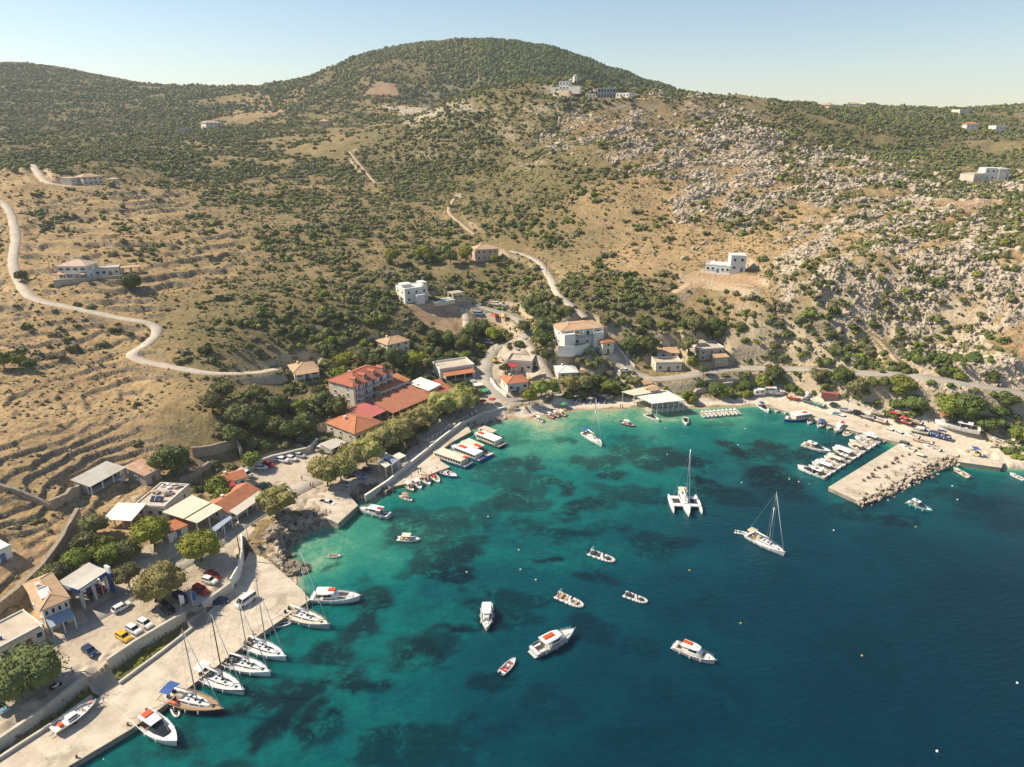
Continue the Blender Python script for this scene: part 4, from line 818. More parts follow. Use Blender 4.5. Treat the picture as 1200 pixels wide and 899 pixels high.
for u_, v_ in ((.1, .12), (.1, .88), (.5, .12), (.5, .88), (.9, .12), (.9, .88)):
    p = L[0].lerp(L[3], u_).lerp(L[1].lerp(L[2], u_), v_); mb(_mats['white_paint']).box((p.x, p.y, 2.3), (.5, .5, 6.2)).build('column', t)
for k, f in enumerate((.3, .55, .78)):
    p = mid(L[0], L[1]).lerp(mid(L[2], L[3]), f); q = thing('fuel_pump', ['white fuel pump nearest the cream house under the canopy', 'white fuel pump in the middle of the canopy island', 'white fuel pump nearest the blue price sign under the canopy'][k], 'fuel pump', (p.x + cen.x, p.y + cen.y, 3.4), .6, 'fuel pumps under the canopy')
    mb(_mats['white_paint']).box((0, 0, .9), (.9, .5, 1.7)).build('cabinet', q); mb(_mats['blue_paint']).box((0, 0, 1.85), (1, .55, .3)).build('head', q); mb(_mats['dark_metal']).tube((.48, 0, 1.5), (.6, .1, .5), .05).build('hose', q)
def sign(px, label, h, wd_, col, top):
    g = G(*px); t = thing('price_sign', label, 'sign', (g.x, g.y, g.z), -.5)
    mb(_mats[col]).box((0, 0, h * .38), (wd_, .45, h * .76)).build('panel', t); mb(_mats[top]).box((0, 0, h * .88), (wd_ * 1.05, .5, h * .24)).build('head', t); return t
sign((133, 694), 'tall blue price sign with white head at the canopy corner', 7.2, 1.6, 'blue_paint', 'white_paint')
# ---------------------------------------------------------------- open canopies on posts: corners of the roof seen from the air
def canopy(name, label, px, zr, zg, roofm, cat='canopy', thick=.14, posts=((.04, .06), (.04, .94), (.5, .06), (.5, .94), (.96, .06), (.96, .94)), ridge=False, group=None):
    Q = [Vector(at_z(u, v, zr)) for u, v in px]; c = sum(Q, Vector()) / 4; t = thing(name, label, cat, (c.x, c.y, zg), 0, group); L = [q - Vector((c.x, c.y, zg)) for q in Q]
    r = mb(_mats[roofm])
    if ridge: m1, m2 = mid(L[0], L[1]), mid(L[3], L[2]); m1.z += .8; m2.z += .8; r.slab(L[0], m1, m2, L[3], thick).slab(m1, L[1], L[2], m2, thick)
    else: r.slab(*L, thick)
    r.build('roof', t)
    for a, b in posts:
        p = L[0].lerp(L[3], a).lerp(L[1].lerp(L[2], a), b); mb(_mats['white_paint']).box((p.x, p.y, (p.z - .1) / 2 - .3), (.2, .2, p.z + .55)).build('post', t)
    return t, L
t, L = canopy('taverna_canopy', 'big cream canopy roof of a street taverna, split into two sheets', [(190, 600), (231, 613), (261, 595), (225, 580)], 9.0, 4.4, 'cream_sheet')
a, b = L[0].lerp(L[1], .62), L[3].lerp(L[2], .62); mb(_mats['painted_shade']).slab(a + Vector((0, 0, .04)), a + (L[1] - L[0]).normalized() * .5 + Vector((0, 0, .04)), b + (L[1] - L[0]).normalized() * .5 + Vector((0, 0, .04)), b + Vector((0, 0, .04)), .03).build('roof_gap', t)  # dark strip laid on the unbroken roof, shade of the split put in as colour
canopy('awning_shelter', 'grey blue lean-to canopy along the front of the cream taverna canopy', [(248, 619), (252, 623), (272, 607), (268, 603)], 7.0, 4.2, 'awning_blue_grey')
canopy('beach_taverna', 'wide white canopy of the taverna at the water edge on the beach', [(743, 463), (765, 473), (803, 469), (781, 457)], 5.4, 1.4, 'white_sheet', 'canopy', .25, [(i / 6, b) for i in range(7) for b in (.04, .96)])
canopy('taverna_veranda', 'cream veranda roof behind the white beach canopy', [(728, 459), (743, 463.5), (781, 457.5), (757, 453)], 5.9, 2.0, 'cream_sheet')
canopy('thatch_shade', 'tan thatched shade roof behind the beach taverna', [(749, 447), (755, 451), (766, 449), (757, 443)], 6.3, 2.6, 'tan_tile', ridge=True)
canopy('thatch_shade', 'second tan thatched roof butting the cream veranda', [(754, 454), (762, 458.5), (773, 457), (764, 450.5)], 6.6, 2.2, 'tan_tile', ridge=True)
for k, (px, lb) in enumerate([([(440, 533), (450, 539), (459, 534), (450, 528.5)], 'cream square shade sail topmost on the promenade terrace'), ([(443, 542), (452, 548), (460, 543), (451, 537.5)], 'cream shade sail nearest the harbour rocks'), ([(450, 539), (459, 545), (467, 539), (458, 534.5)], 'grey blue shade sail between cream ones'), ([(459, 534), (467, 538.5), (476, 534), (468, 530)], 'cream shade sail nearest the promenade wall')]):
    canopy('shade_sail', lb, px, 5.2, 2.4, 'awning_blue_grey' if k == 2 else 'awning_cream', 'shade sail', .08, ((.05, .05), (.05, .95), (.95, .05), (.95, .95)), group='shade sails on the promenade terrace')
canopy('green_canopy', 'bright green canvas canopy on the village street', [(561, 456.5), (563, 460), (573, 458), (571, 454.5)], 5.6, 2.8, 'pool_water' if False else 'awning_cream')
canopy('cream_canopy', 'cream canvas canopy beside the green canopy', [(551, 450), (554, 453), (567, 451), (563, 447.5)], 6.4, 3.2, 'awning_cream')
canopy('teal_canopy', 'long narrow canopy under the shop lean-to', [(545, 446.5), (547, 449), (558, 446), (556, 444)], 7.0, 3.6, 'awning_blue_grey')
canopy('roof_shelter', 'low cream roofed shelter beside the truck under the tamarisks', [(374, 520), (388, 527), (407, 518), (393, 513)], 6.6, 3.4, 'pale_sheet')
for px, c_, lb in (((580, 376), 'awning_red', 'small red gazebo at the upper car park'), ((590.5, 376), 'awning_yellow', 'small yellow gazebo at the upper car park')):
    M('awning_yellow', (.62, .40, .10), .7, .08, .6); g = G(*px); t = thing('gazebo', lb, 'gazebo', (g.x, g.y, g.z), .1)
    mb(_mats[c_]).lathe([(2.4, 2.5), (2.35, 2.6), (.1, 3.7)], 4).build('roof', t)
    for a in range(4): mb(_mats['white_paint']).box((2 * math.cos(a * PI / 2), 2 * math.sin(a * PI / 2), 1.2), (.12, .12, 2.6)).build('post', t)
_mats['awning_green'] = M('awning_green', (.05, .32, .12), .7, .08, .6)
for o in COL.objects:
    if o.name.startswith('green_canopy'):
        for c_ in o.children:
            if c_.name.startswith('roof'): c_.data.materials[0] = _mats['awning_green']
# ---------------------------------------------------------------- quays
def quay(name, px, z, label, bottom=-3, side='quay_side'):
    pts = [at_z(u, v, z)[:2] for u, v in px]; b = MB().mat(_mats[side]).prism(pts, bottom, z - .18)
    c = np.mean(pts, 0); b.mat(_mats['quay_concrete']).prism([tuple(np.array(p) + (np.array(p) - c) / np.linalg.norm(np.array(p) - c) * .12) for p in pts], z - .18, z)
    o = b.build(name); o['kind'] = 'structure'; o['label'] = label; return o
quay('quay', [(-90, 1010), (68, 905), (155, 853), (208, 815), (290, 753), (363, 703), (353, 691), (327, 668), (308, 652), (292, 647), (284, 664), (271, 690), (248, 713), (226, 737), (142, 801), (60, 853), (-12, 897), (-150, 985)], 1.3, 'long concrete mooring quay')
quay('quay', [(396, 613), (419, 592), (406, 578), (378, 571), (350, 586), (352, 594), (372, 602)], 2.1, 'small concrete jetty')
quay('quay', [(474, 567), (527, 547), (516, 540), (512, 531), (530, 518), (552, 506), (548, 499), (520, 508), (496, 523), (470, 545), (452, 562), (455, 571)], 1.0, 'promenade landing quay')
quay('quay', [(1055, 519), (971, 571), (1006, 587), (1040, 571), (1082, 548), (1112, 533), (1085, 517)], 1.25, 'right hand harbour pier')
quay('quay', [(906, 477), (944, 489), (996, 503.5), (1055, 519), (1090, 520), (1060, 506), (1000, 492), (950, 480), (912, 471)], 1.2, 'harbour apron')
quay('quay', [(1122, 541), (1173, 548), (1176, 540), (1128, 533)], 1.6, 'low slab quay')
# kerb parapet on the inner edge of the long quay
def wall_line(name, label, px, zb, h, th, m, zpx=None, cat='wall', cap=None, battered=0):
    pts = [Vector(at_z(u, v, zpx if zpx is not None else zb)) for u, v in px]; c = pts[0]; t = thing(name, label, cat, (c.x, c.y, zb)); b = MB().mat(_mats[m])
    L = [p - Vector((c.x, c.y, p.z)) for p in pts]; nn = []
    for i in range(len(L)):
        d = (L[min(i + 1, len(L) - 1)] - L[max(i - 1, 0)]).normalized(); nn.append(Vector((-d.y, d.x, 0)))
    sec = [[(p + n * (th / 2 + battered)).to_tuple()[:2] + (-1,), (p - n * (th / 2 + battered)).to_tuple()[:2] + (-1,), (p - n * th / 2).to_tuple()[:2] + (h,), (p + n * th / 2).to_tuple()[:2] + (h,)] for p, n in zip(L, nn)]
    b.rings(sec); b.build('wall_body', t)
    if cap:
        mb(_mats[cap]).rings([[(p + n * (th / 2 + .08)).to_tuple()[:2] + (h + .004,), (p - n * (th / 2 + .08)).to_tuple()[:2] + (h + .004,), (p - n * (th / 2 + .08)).to_tuple()[:2] + (h + .16,), (p + n * (th / 2 + .08)).to_tuple()[:2] + (h + .16,)] for p, n in zip(L, nn)]).build('coping', t)
    return t
wall_line('parapet_wall', 'low parapet along the inner edge of the quay below the first ramp', [(-70, 937), (-5, 893), (60, 851), (108, 818)], 1.2, .75, .5, 'white_wall_render', 1.3)
wall_line('parapet_wall', 'low parapet along the weedy strip between the two ramps', [(140, 802), (190, 765), (226, 737)], 1.2, .75, .5, 'white_wall_render', 1.3)
wall_line('retaining_wall', 'tall pale retaining wall in front of the round tree', [(-60, 923), (-8, 886), (55, 842), (104, 803)], .8, 2.7, .5, 'white_wall_render', .9, cap='white_wall_render')
wall_line('retaining_wall', 'pale retaining wall below the three parked taxis', [(128, 786), (160, 764), (205, 737), (219, 730)], .8, 2.9, .5, 'white_wall_render', .9, cap='white_wall_render')
wall_line('retaining_wall', 'pale retaining wall beside the motorbikes', [(239, 718), (256, 706), (272, 694)], .8, 2.9, .5, 'white_wall_render', .9, cap='white_wall_render')
wall_line('curved_wall', 'white curved wall climbing beside the quay path', [(272, 692), (281, 676), (285, 660), (285, 645), (284, 638)], 1.2, 3.4, .4, 'white_render', 1.3)
wall_line('promenade_wall', 'white promenade wall above the landing quay', [(428, 586), (455, 568), (478, 549), (498, 533), (520, 515), (540, 500), (566, 488), (592, 481)], 1.0, 1.5, .5, 'white_wall_render', 1.0, cap='white_render')
wall_line('beach_wall', 'low stone wall behind the beach', [(596, 475), (620, 471), (650, 463), (690, 457), (722, 452)], 1.6, 1.5, .6, 'dry_stone', 1.6)
# ribbed ramps down to the quay
for k, (px, lb) in enumerate([([(104, 800), (128, 783), (140, 801), (117, 815)], 'ribbed concrete ramp below the blue parked car'), ([(219, 727), (240, 714), (250, 728), (228, 738)], 'ribbed concrete ramp below the motorbikes')]):
    Q = [Vector(at_z(*px[0], 3.5)), Vector(at_z(*px[1], 3.5)), Vector(at_z(*px[2], 1.34)), Vector(at_z(*px[3], 1.34))]; c = Q[3].copy(); t = thing('ramp', lb, 'ramp', c, 0, 'ribbed ramps from the car park to the quay'); L = [q - c for q in Q]
    M('ramp_pale', (.60, .54, .46), .95, .08, .6); M('ramp_dark', (.13, .115, .10), .95, .1, .6)
    b = mb(_mats['ramp_pale']); b.prism([(p.x, p.y) for p in L], [-2] * 4, [p.z for p in L]); b.build('slab', t)
    n = 10; rb = mb(_mats['ramp_dark'])
    for i in range(n):
        f0, f1 = (i + .25) / n, (i + .75) / n; up = Vector((0, 0, .07)); rb.slab(L[0].lerp(L[3], f0) + up, L[1].lerp(L[2], f0) + up, L[1].lerp(L[2], f1) + up, L[0].lerp(L[3], f1) + up, .06)
    rb.build('ribs', t)
# dry stone field walls draped over the land
def draped_wall(label, px, h=1.2, th=.7, m='dry_stone', name='stone_wall'):
    q = [G(*p) for p in px]; P_ = [q[0]]
    for a, b in zip(q[:-1], q[1:]):
        n = max(1, int((b - a).length / 2.5)); P_ += [a.lerp(b, (i + 1) / n) for i in range(n)]
    for p in P_: p.z = Z(p.x, p.y)
    c = P_[0].copy(); t = thing(name, label, 'wall', c); L = [p - c for p in P_]; sec = []
    for i, p in enumerate(L):
        d = L[min(i + 1, len(L) - 1)] - L[max(i - 1, 0)]; n = Vector((-d.y, d.x, 0)).normalized(); r = random.uniform(-.12, .12); k = random.uniform(-.15, .12)
        sec.append([tuple(p + n * (th * .62) + Vector((0, 0, -2.2))), tuple(p - n * (th * .62) + Vector((0, 0, -2.2))), tuple(p - n * (th * .5 + k) + Vector((0, 0, h + r))), tuple(p + n * (th * .5) + Vector((0, 0, h + r * .6)))])
    mb(_mats[m]).rings(sec).build('wall_body', t); return t
draped_wall('long stone wall along the shadowed lane above the fuel station', [(-8, 725), (22, 700), (50, 672), (70, 645), (85, 620), (93, 605)], 2.4, 1.1)
draped_wall('stone field wall running into the corner of the terraces', [(-5, 571), (20, 578), (40, 587), (60, 597)], 1.5, .8)
draped_wall('stone wall rising from the terrace corner to the long shed', [(60, 597), (80, 588), (96, 577), (108, 569)], 2.6, 1.0)
draped_wall('stone wall above the plaza under the dark thicket', [(213, 568), (235, 556), (246, 548)], 2.2, .8)
draped_wall('tall ruined stone wall above the plaza', [(226, 534), (250, 532), (278, 524), (284, 536)], 3.0, .8)
draped_wall('pale retaining wall behind the parked cars on the plaza', [(290, 552), (320, 540), (345, 534), (362, 530), (372, 520)], 2.0, .8, 'white_wall_render', 'retaining_wall')
draped_wall('stone wall in front of the terrace building', [(608, 449), (625, 446), (640, 442)], 1.6, .8)
draped_wall('pale concrete wall beside the steep lane', [(712, 396), (726, 412), (744, 432)], 1.2, .5, 'white_wall_render')
draped_wall('long pale wall on the garden terraces below the thicket', [(746, 408), (775, 405), (806, 402)], 1.6, .6, 'white_wall_render')
draped_wall('ruined stone wall in the bank behind the beach', [(812, 466), (815, 461), (836, 456), (858, 452)], 1.8, .9, 'pale_stone')
draped_wall('low white wall between the orange roofed house and the street', [(575, 447), (582, 457), (594, 466)], 1.6, .5, 'white_render')
draped_wall('stone garden wall beside the coast road', [(826, 449), (850, 447), (868, 449)], 1.6, .6, 'pale_stone')
# ================================================================== plants
fm = bpy.data.materials.new('foliage'); nt, b = nodes_of(fm); a = attr(nt, 'col'); tc = nt.nodes.new('ShaderNodeTexCoord')
oi = nt.nodes.new('ShaderNodeObjectInfo'); hs = nt.nodes.new('ShaderNodeHueSaturation'); nt.links.new(a.outputs['Color'], hs.inputs['Color'])
nt.links.new(mth(nt, 'ADD', mth(nt, 'MULTIPLY', oi.outputs['Random'], .45), .8), hs.inputs['Value']); nt.links.new(mth(nt, 'ADD', mth(nt, 'MULTIPLY', oi.outputs['Random'], .03), .485), hs.inputs['Hue'])
nt.links.new(hs.outputs[0], b.inputs['Base Color']); b.inputs['Roughness'].default_value = .8; b.inputs['Specular IOR Level'].default_value = .2
bark = M('bark', (.13, .095, .065), .95, .3, 3, .5)
def cube_sphere(n):
    V = []; F = []
    for ax in range(3):
        for sg in (-1, 1):
            o = len(V)
            for i in range(n + 1):
                for j in range(n + 1):
                    p = [0, 0, 0]; p[ax] = sg; p[(ax + 1) % 3] = math.tan(PI / 4 * (2 * i / n - 1)) * sg; p[(ax + 2) % 3] = math.tan(PI / 4 * (2 * j / n - 1)); V.append(p)
            for i in range(n):
                for j in range(n): a_ = o + i * (n + 1) + j; F.append((a_, a_ + n + 1, a_ + n + 2, a_ + 1))
    V = np.array(V, float); V /= np.linalg.norm(V, axis=1, keepdims=True); return V, np.array(F)
def leaf_cloud(rs, lobes, nleaf, lsize, core=2, corek=.8, jit=.3):
    """lobes: (x,y,z,rx,ry,rz). Returns verts, quads, shade 0..1 variation."""
    V = []; F = []; T = []; n0 = 0; vol = np.array([l[3] * l[4] + l[5] * l[4] + l[3] * l[5] for l in lobes]); vol /= vol.sum()
    for l, wgt in zip(lobes, vol):
        c = np.array(l[:3]); r = np.array(l[3:])
        if core:
            cv, cf = cube_sphere(core); k = 1 + (rs.rand(len(cv), 1) - .5) * jit
            k = 1 + (vnoise(cv[:, 0] * 2.3 + cv[:, 2] * 1.7 + rs.rand() * 50, cv[:, 1] * 2.3 - cv[:, 2] * 1.1, 3)[:, None] - .5) * jit * 2
            V.append(c + cv * r * corek * k); F.append(cf + n0); T.append(np.full(len(cv), .42)); n0 += len(cv)
        m = max(2, int(nleaf * wgt))
        d = rs.randn(m, 3); d /= np.linalg.norm(d, axis=1, keepdims=True); d[:, 2] = np.where(d[:, 2] < -.35, -d[:, 2], d[:, 2])
        p = c + d * r * (.82 + .28 * rs.rand(m, 1))
        nrm = d + rs.randn(m, 3) * .55; nrm /= np.linalg.norm(nrm, axis=1, keepdims=True)
        t = np.cross(nrm, rs.randn(m, 3)); t /= np.linalg.norm(t, axis=1, keepdims=True) + 1e-9; bt = np.cross(nrm, t)
        sz = lsize * (.6 + .8 * rs.rand(m, 1)); sw = sz * (.55 + .4 * rs.rand(m, 1))
        q = np.stack([p - t * sz - bt * sw * .4, p + bt * -sw, p + t * sz + bt * sw * .4, p + bt * sw], 1).reshape(-1, 3)
        V.append(q); F.append(np.arange(m * 4).reshape(-1, 4) + n0); n0 += m * 4; T.append(np.repeat(rs.rand(m), 4))
    return np.concatenate(V), np.concatenate(F), np.concatenate(T)
def bush_lobes(rs, k, flat=.75, wide=False):
    L = []
    if wide:
        for i in range(k + 3):
            r = .34 + .22 * rs.rand(); L.append((rs.randn() * .62, rs.randn() * .42, r * flat * (.6 + .6 * rs.rand()), r, r * (.8 + .4 * rs.rand()), r * flat))
        return L
    for i in range(k):
        a_ = rs.rand() * 6.28; d = 0 if i == 0 else .35 + .25 * rs.rand(); r = (.72 if i == 0 else .38 + .2 * rs.rand())
        L.append((math.cos(a_) * d, math.sin(a_) * d, r * flat * (.75 if i == 0 else .6 + .5 * rs.rand()), r, r * (.85 + .3 * rs.rand()), r * flat))
    return L
PAL = {'dark': ((.048, .068, .019), (.145, .168, .048)), 'olive': ((.105, .108, .042), (.245, .23, .095)), 'bright': ((.10, .135, .022), (.28, .30, .06)), 'grey': ((.15, .13, .08), (.27, .23, .14)), 'tamarisk': ((.16, .155, .048), (.39, .355, .125)), 'pine': ((.05, .08, .02), (.165, .20, .055)), 'holm': ((.062, .084, .026), (.185, .205, .068)), 'lime': ((.13, .16, .018), (.36, .345, .055))}
def tint(pal, T, rs, var=.25):
    a_, b_ = (np.array(c) for c in PAL[pal]); k = np.clip(T + (rs.rand() - .5) * var, 0, 1)[:, None]; return a_ * (1 - k) + b_ * k
LODS = []
_rs = np.random.RandomState(5)
for nl, core, ls in ((0, 1, 0), (9, 2, .34), (46, 2, .2), (170, 3, .125)):
    LODS.append([leaf_cloud(_rs, bush_lobes(_rs, 2 if nl < 20 else 4, .75, wide_ > 4), nl, ls, core, .95 if nl < 20 else .84, .34) if nl else leaf_cloud(_rs, [(0, 0, .45, .8, .8, .62)], 6, .4, 2, .95, .45) for wide_ in range(9)])
def scatter_mesh(name, X, Y, Zz, size, pal, lod, rs, squash=1.0):
    """one mesh from many plants"""
    Vs, Fs, Cs = [], [], []; n0 = 0
    for i in range(len(X)):
        V, F, T = LODS[lod[i]][rs.randint(9)]; a_ = rs.rand() * 6.28; c_, s_ = math.cos(a_), math.sin(a_)
        k = size[i] / 2; kz = k * (.8 + .5 * rs.rand()) * squash
        Vs.append(np.stack([(V[:, 0] * c_ - V[:, 1] * s_) * k + X[i], (V[:, 0] * s_ + V[:, 1] * c_) * k + Y[i], V[:, 2] * kz + Zz[i] - .12 * k], 1)); Fs.append(F + n0); n0 += len(V); Cs.append(tint(pal[i], T, rs))
    return grid_mesh(name, np.concatenate(Vs), np.concatenate(Fs), (), fm, False, np.concatenate(Cs))
def sample_land(n, r0, r1, rs, th0=-.80, th1=.80):
    """uniform per square metre between two distances"""
    r = np.sqrt(rs.rand(n) * (r1 * r1 - r0 * r0) + r0 * r0); t = th0 + rs.rand(n) * (th1 - th0); return r * np.sin(t), r * np.cos(t)
def keep_clear(x, y, grow=1.2, sites=True):
    d, _ = shore(x, y); rd, _ = road_field(x, y); ok = (d > 3.5) & (rd > grow)
    for p in PAVED + [BEACH]: ok &= poly_sd(x, y, p)[0] < .5
    for p in RED: ok &= poly_sd(x, y, p)[0] < 0
    ok &= poly_sd(x, y, LOWER)[0] < 0
    if sites: ok &= ~in_sites(x, y)
    return ok
rs = np.random.RandomState(21)
bands = [(95, 240, 1.0, 3), (240, 420, 1.0, 2), (420, 700, .95, 1), (700, 1050, .8, 1), (1050, 1700, .75, 0)]
AX, AY, AS, AP, AL = [], [], [], [], []
pals = np.array(['dark', 'olive', 'bright', 'grey', 'pine', 'holm'])
for r0, r1, dk, lod in bands:
    area = .5 * 1.6 * (r1 * r1 - r0 * r0); mx = 18.0
    n = int(area / 100 * mx * dk); x, y = sample_land(n, r0, r1, rs)
    dens, size, rock, terr, green = zones(x, y)
    clump = clumpf(x, y); dl = 3.3 * dens * np.clip((clump - .385) * 8.0, .04 + .34 * np.clip((green - .6) * 5, 0, 1), 2.3)
    dl = np.where(terr > .6, dens * np.clip((fbm(x / 26, y / 26, 71, 3) - .40) * 9, .08, 4.5), dl)
    m = rs.rand(n) < dl / mx; x, y, size, rock, green, dens = x[m], y[m], size[m], rock[m], green[m], dens[m]
    m = keep_clear(x, y); x, y, size, rock, green, dens = x[m], y[m], size[m], rock[m], green[m], dens[m]
    sz = size * np.exp(rs.randn(len(x)) * .52 - .06) * (1.25 if dk < .8 else 1) * 1.12; u = rs.rand(len(x))
    sz = np.minimum(sz, np.where(y > 800, 7.5, 5.6)); nz = vnoise(x / 40, y / 40, 91)
    pp = np.where(u < .34 + .3 * (nz - .5), 'holm', np.where(u < .46 + .3 * (nz - .5), 'dark', np.where(u < .82, 'olive', np.where(u < .90, 'bright', 'grey'))))
    pp = np.where((dens > 4.4) & (y > 800), 'pine', pp); pp = np.where((x > 85) & (y < 262) & (u > .25) & (u < .9), 'pine', pp); pp = np.where((x > 85) & (y < 262) & (u >= .9), 'bright', pp); pp = np.where((green > .85) & (y < 1050) & (u > .3), np.where(u < .8, 'olive', 'grey'), pp)
    lod_ = np.full(len(x), lod); lod_ = np.where(sz < 1.4, np.minimum(lod_, 1), lod_)
    AX.append(x); AY.append(y); AS.append(sz); AP.append(pp); AL.append(lod_)
AX, AY, AS, AP, AL = map(np.concatenate, (AX, AY, AS, AP, AL))
AZ = height(AX, AY)
# low grey garrigue cushions between the shrubs
n = 150000; x, y = sample_land(n, 110, 620, rs); dens, size, rock, terr, green = zones(x, y); m = rs.rand(n) < (.10 + .55 * green) * np.clip((fbm(x / 14, y / 14, 73, 3) - .3) * 4, .1, 2); x, y = x[m], y[m]; m = keep_clear(x, y, .6); x, y = x[m], y[m]
gz = height(x, y); pp = np.where(rs.rand(len(x)) < .55, 'grey', np.where(rs.rand(len(x)) < .6, 'olive', 'holm'))
o = link('garrigue', scatter_mesh('garrigue', x, y, gz, .5 + rs.rand(len(x)) ** 2 * 1.3, pp, np.zeros(len(x), int), rs, .8)); tag(o, 'low grey green scrub cushions over the dry hillsides', 'scrub', None, 'stuff')
# weeds in the strip below the retaining wall
x, y = sample_land(26000, 90, 180, rs, -.95, -.3); m = (poly_sd(x, y, LOWER)[0] > .4); x, y = x[m], y[m]
inq = np.zeros(len(x), bool); QP = np.array([at_z(u, v, 1.3)[:2] for u, v in [(-90,1010),(68,905),(155,853),(208,815),(290,753),(363,703),(327,668),(292,647),(284,664),(271,690),(248,713),(226,737),(142,801),(60,853),(-12,897),(-150,985)]]); inq = poly_sd(x, y, QP)[0] > -.9
x, y = x[~inq], y[~inq]; k = rs.rand(len(x)) < .55 + .0 * x; x, y = x[k][:2600], y[k][:2600]
o = link('weeds', scatter_mesh('weeds', x, y, np.full(len(x), .75), .4 + rs.rand(len(x)) ** 3 * 1.5, np.where(rs.rand(len(x)) < .75, 'bright', np.where(rs.rand(len(x)) < .5, 'grey', 'lime')), np.ones(len(x), int), rs)); tag(o, 'weeds growing in the strip between quay and wall', 'weeds', None, 'stuff')
# the shrubs that show largest stand as individuals, the rest is one mass
px_ = AS / np.hypot(np.hypot(AX, AY), CAMH - AZ); sc = np.abs(AX / (AY + 1e-6)) < .80
order = np.argsort(-px_ * sc); NI = 280; ind = order[:NI]; rest = np.setdiff1d(np.arange(len(AX)), ind)
print('plants', len(AX), 'garrigue', len(gz))
o = link('scrub_vegetation', scatter_mesh('scrub_vegetation', AX[rest], AY[rest], AZ[rest], AS[rest], AP[rest], AL[rest], rs)); tag(o, 'evergreen scrub and far woodland covering the hills', 'scrub', None, 'stuff')
SHR = {}
def shrub_mesh(pal, k):
    if (pal, k) not in SHR:
        r_ = np.random.RandomState(hash(pal) % 1000 + k if False else 100 + k * 7 + len(pal)); V, F, T = leaf_cloud(r_, bush_lobes(r_, 5, .75, k == 3), 420, .085, 3, .84, .34)
        SHR[(pal, k)] = grid_mesh('shrub', V, F, (), fm, False, tint(pal, T, r_))
    return SHR[(pal, k)]
MARKS = [((100, 325), 'the terraced villa'), ((30, 350), 'the bend of the pale track'), ((180, 392), 'the hairpin of the pale track'), ((127, 565), 'the long low shed'), ((175, 552), 'the rust roofed block shed'), ((60, 590), 'the terrace corner wall'), ((60, 690), 'the shadowed lane wall'), ((352, 437), 'the white bungalow'), ((430, 450), 'the red roofed hotel'), ((415, 500), 'the orange hall'), ((468, 405), 'the tan cottage'),
 ((490, 345), 'the white cubic villa'), ((570, 295), 'the peach villa'), ((680, 390), 'the apartment house'), ((712, 405), 'the gatehouse'), ((785, 428), 'the flat roofed store'), ((830, 415), 'the stone house'), ((765, 465), 'the beach taverna'), ((848, 315), 'the building site villa'), ((972, 463), 'the red container'), ((1000, 435), 'the straight of the coast road'), ((1130, 450), 'the far end of the coast road'), ((1120, 500), 'the laid up white boat'), ((1040, 490), 'the red covered boats'), ((900, 460), 'the caravans'), ((250, 540), 'the ruined plaza wall'), ((270, 585), 'the long taverna'), ((600, 445), 'the orange roofed beach house'), ((550, 370), 'the villa drive'), ((640, 330), 'the valley track'), ((320, 500), 'the dark thicket'), ((50, 480), 'the upper terraces'), ((250, 435), 'the end of the pale track'), ((1170, 400), 'the rocky gully'), ((1000, 380), 'the gully path')]
MW = [(G(*p), n_) for p, n_ in MARKS]
CN = {'holm': 'deep green', 'dark': 'dark green', 'olive': 'olive green', 'bright': 'yellow green', 'grey': 'grey brown', 'pine': 'pine green'}
used = {}
def rel(x, y):
    g, n_ = min(MW, key=lambda t: (t[0].x - x) ** 2 + (t[0].y - y) ** 2); dx, dy = x - g.x, y - g.y; d = math.hypot(dx, dy)
    far_ = 'close' if d < 9 else 'somewhat' if d < 22 else 'well' if d < 45 else 'far'
    dr = ('right of' if dx > 0 else 'left of') if abs(dx) > abs(dy) * 1.6 else ('behind' if dy > 0 else 'in front of')
    if .6 < abs(dx) / (abs(dy) + 1e-6) <= 1.6: dr = ('behind and ' if dy > 0 else 'in front and ') + ('right of' if dx > 0 else 'left of')
    return (far_ + ' ' + dr + ' ' + n_).replace(' and ', ' ')
for i in ind:
    me = shrub_mesh(str(AP[i]), rs.randint(4)); o = link('shrub', me); k = AS[i] / 2; o.location = (AX[i], AY[i], AZ[i] - .12 * k); o.scale = (k * rs.uniform(.9, 1.15), k * rs.uniform(.9, 1.15), k * rs.uniform(.85, 1.3)); o.rotation_euler = (0, 0, rs.rand() * 6.28)
    szn = 'small' if AS[i] < 2.4 else 'round' if AS[i] < 3.6 else 'broad' if AS[i] < 4.8 else 'big'
    lb = f"{szn} {CN[str(AP[i])]} shrub {rel(AX[i], AY[i])}"
    if lb in used:
        for w_ in ('squat', 'tall', 'ragged', 'spreading', 'dense', 'loose', 'leaning', 'domed', 'uneven', 'twin crowned', 'low', 'clumpy'):
            l2 = w_ + ' ' + lb
            if l2 not in used: lb = l2; break
    if len(lb.split()) > 16: lb = lb.replace(' the ', ' ')
    used[lb] = 1; tag(o, lb, 'shrub', 'shrubs on the near slopes')
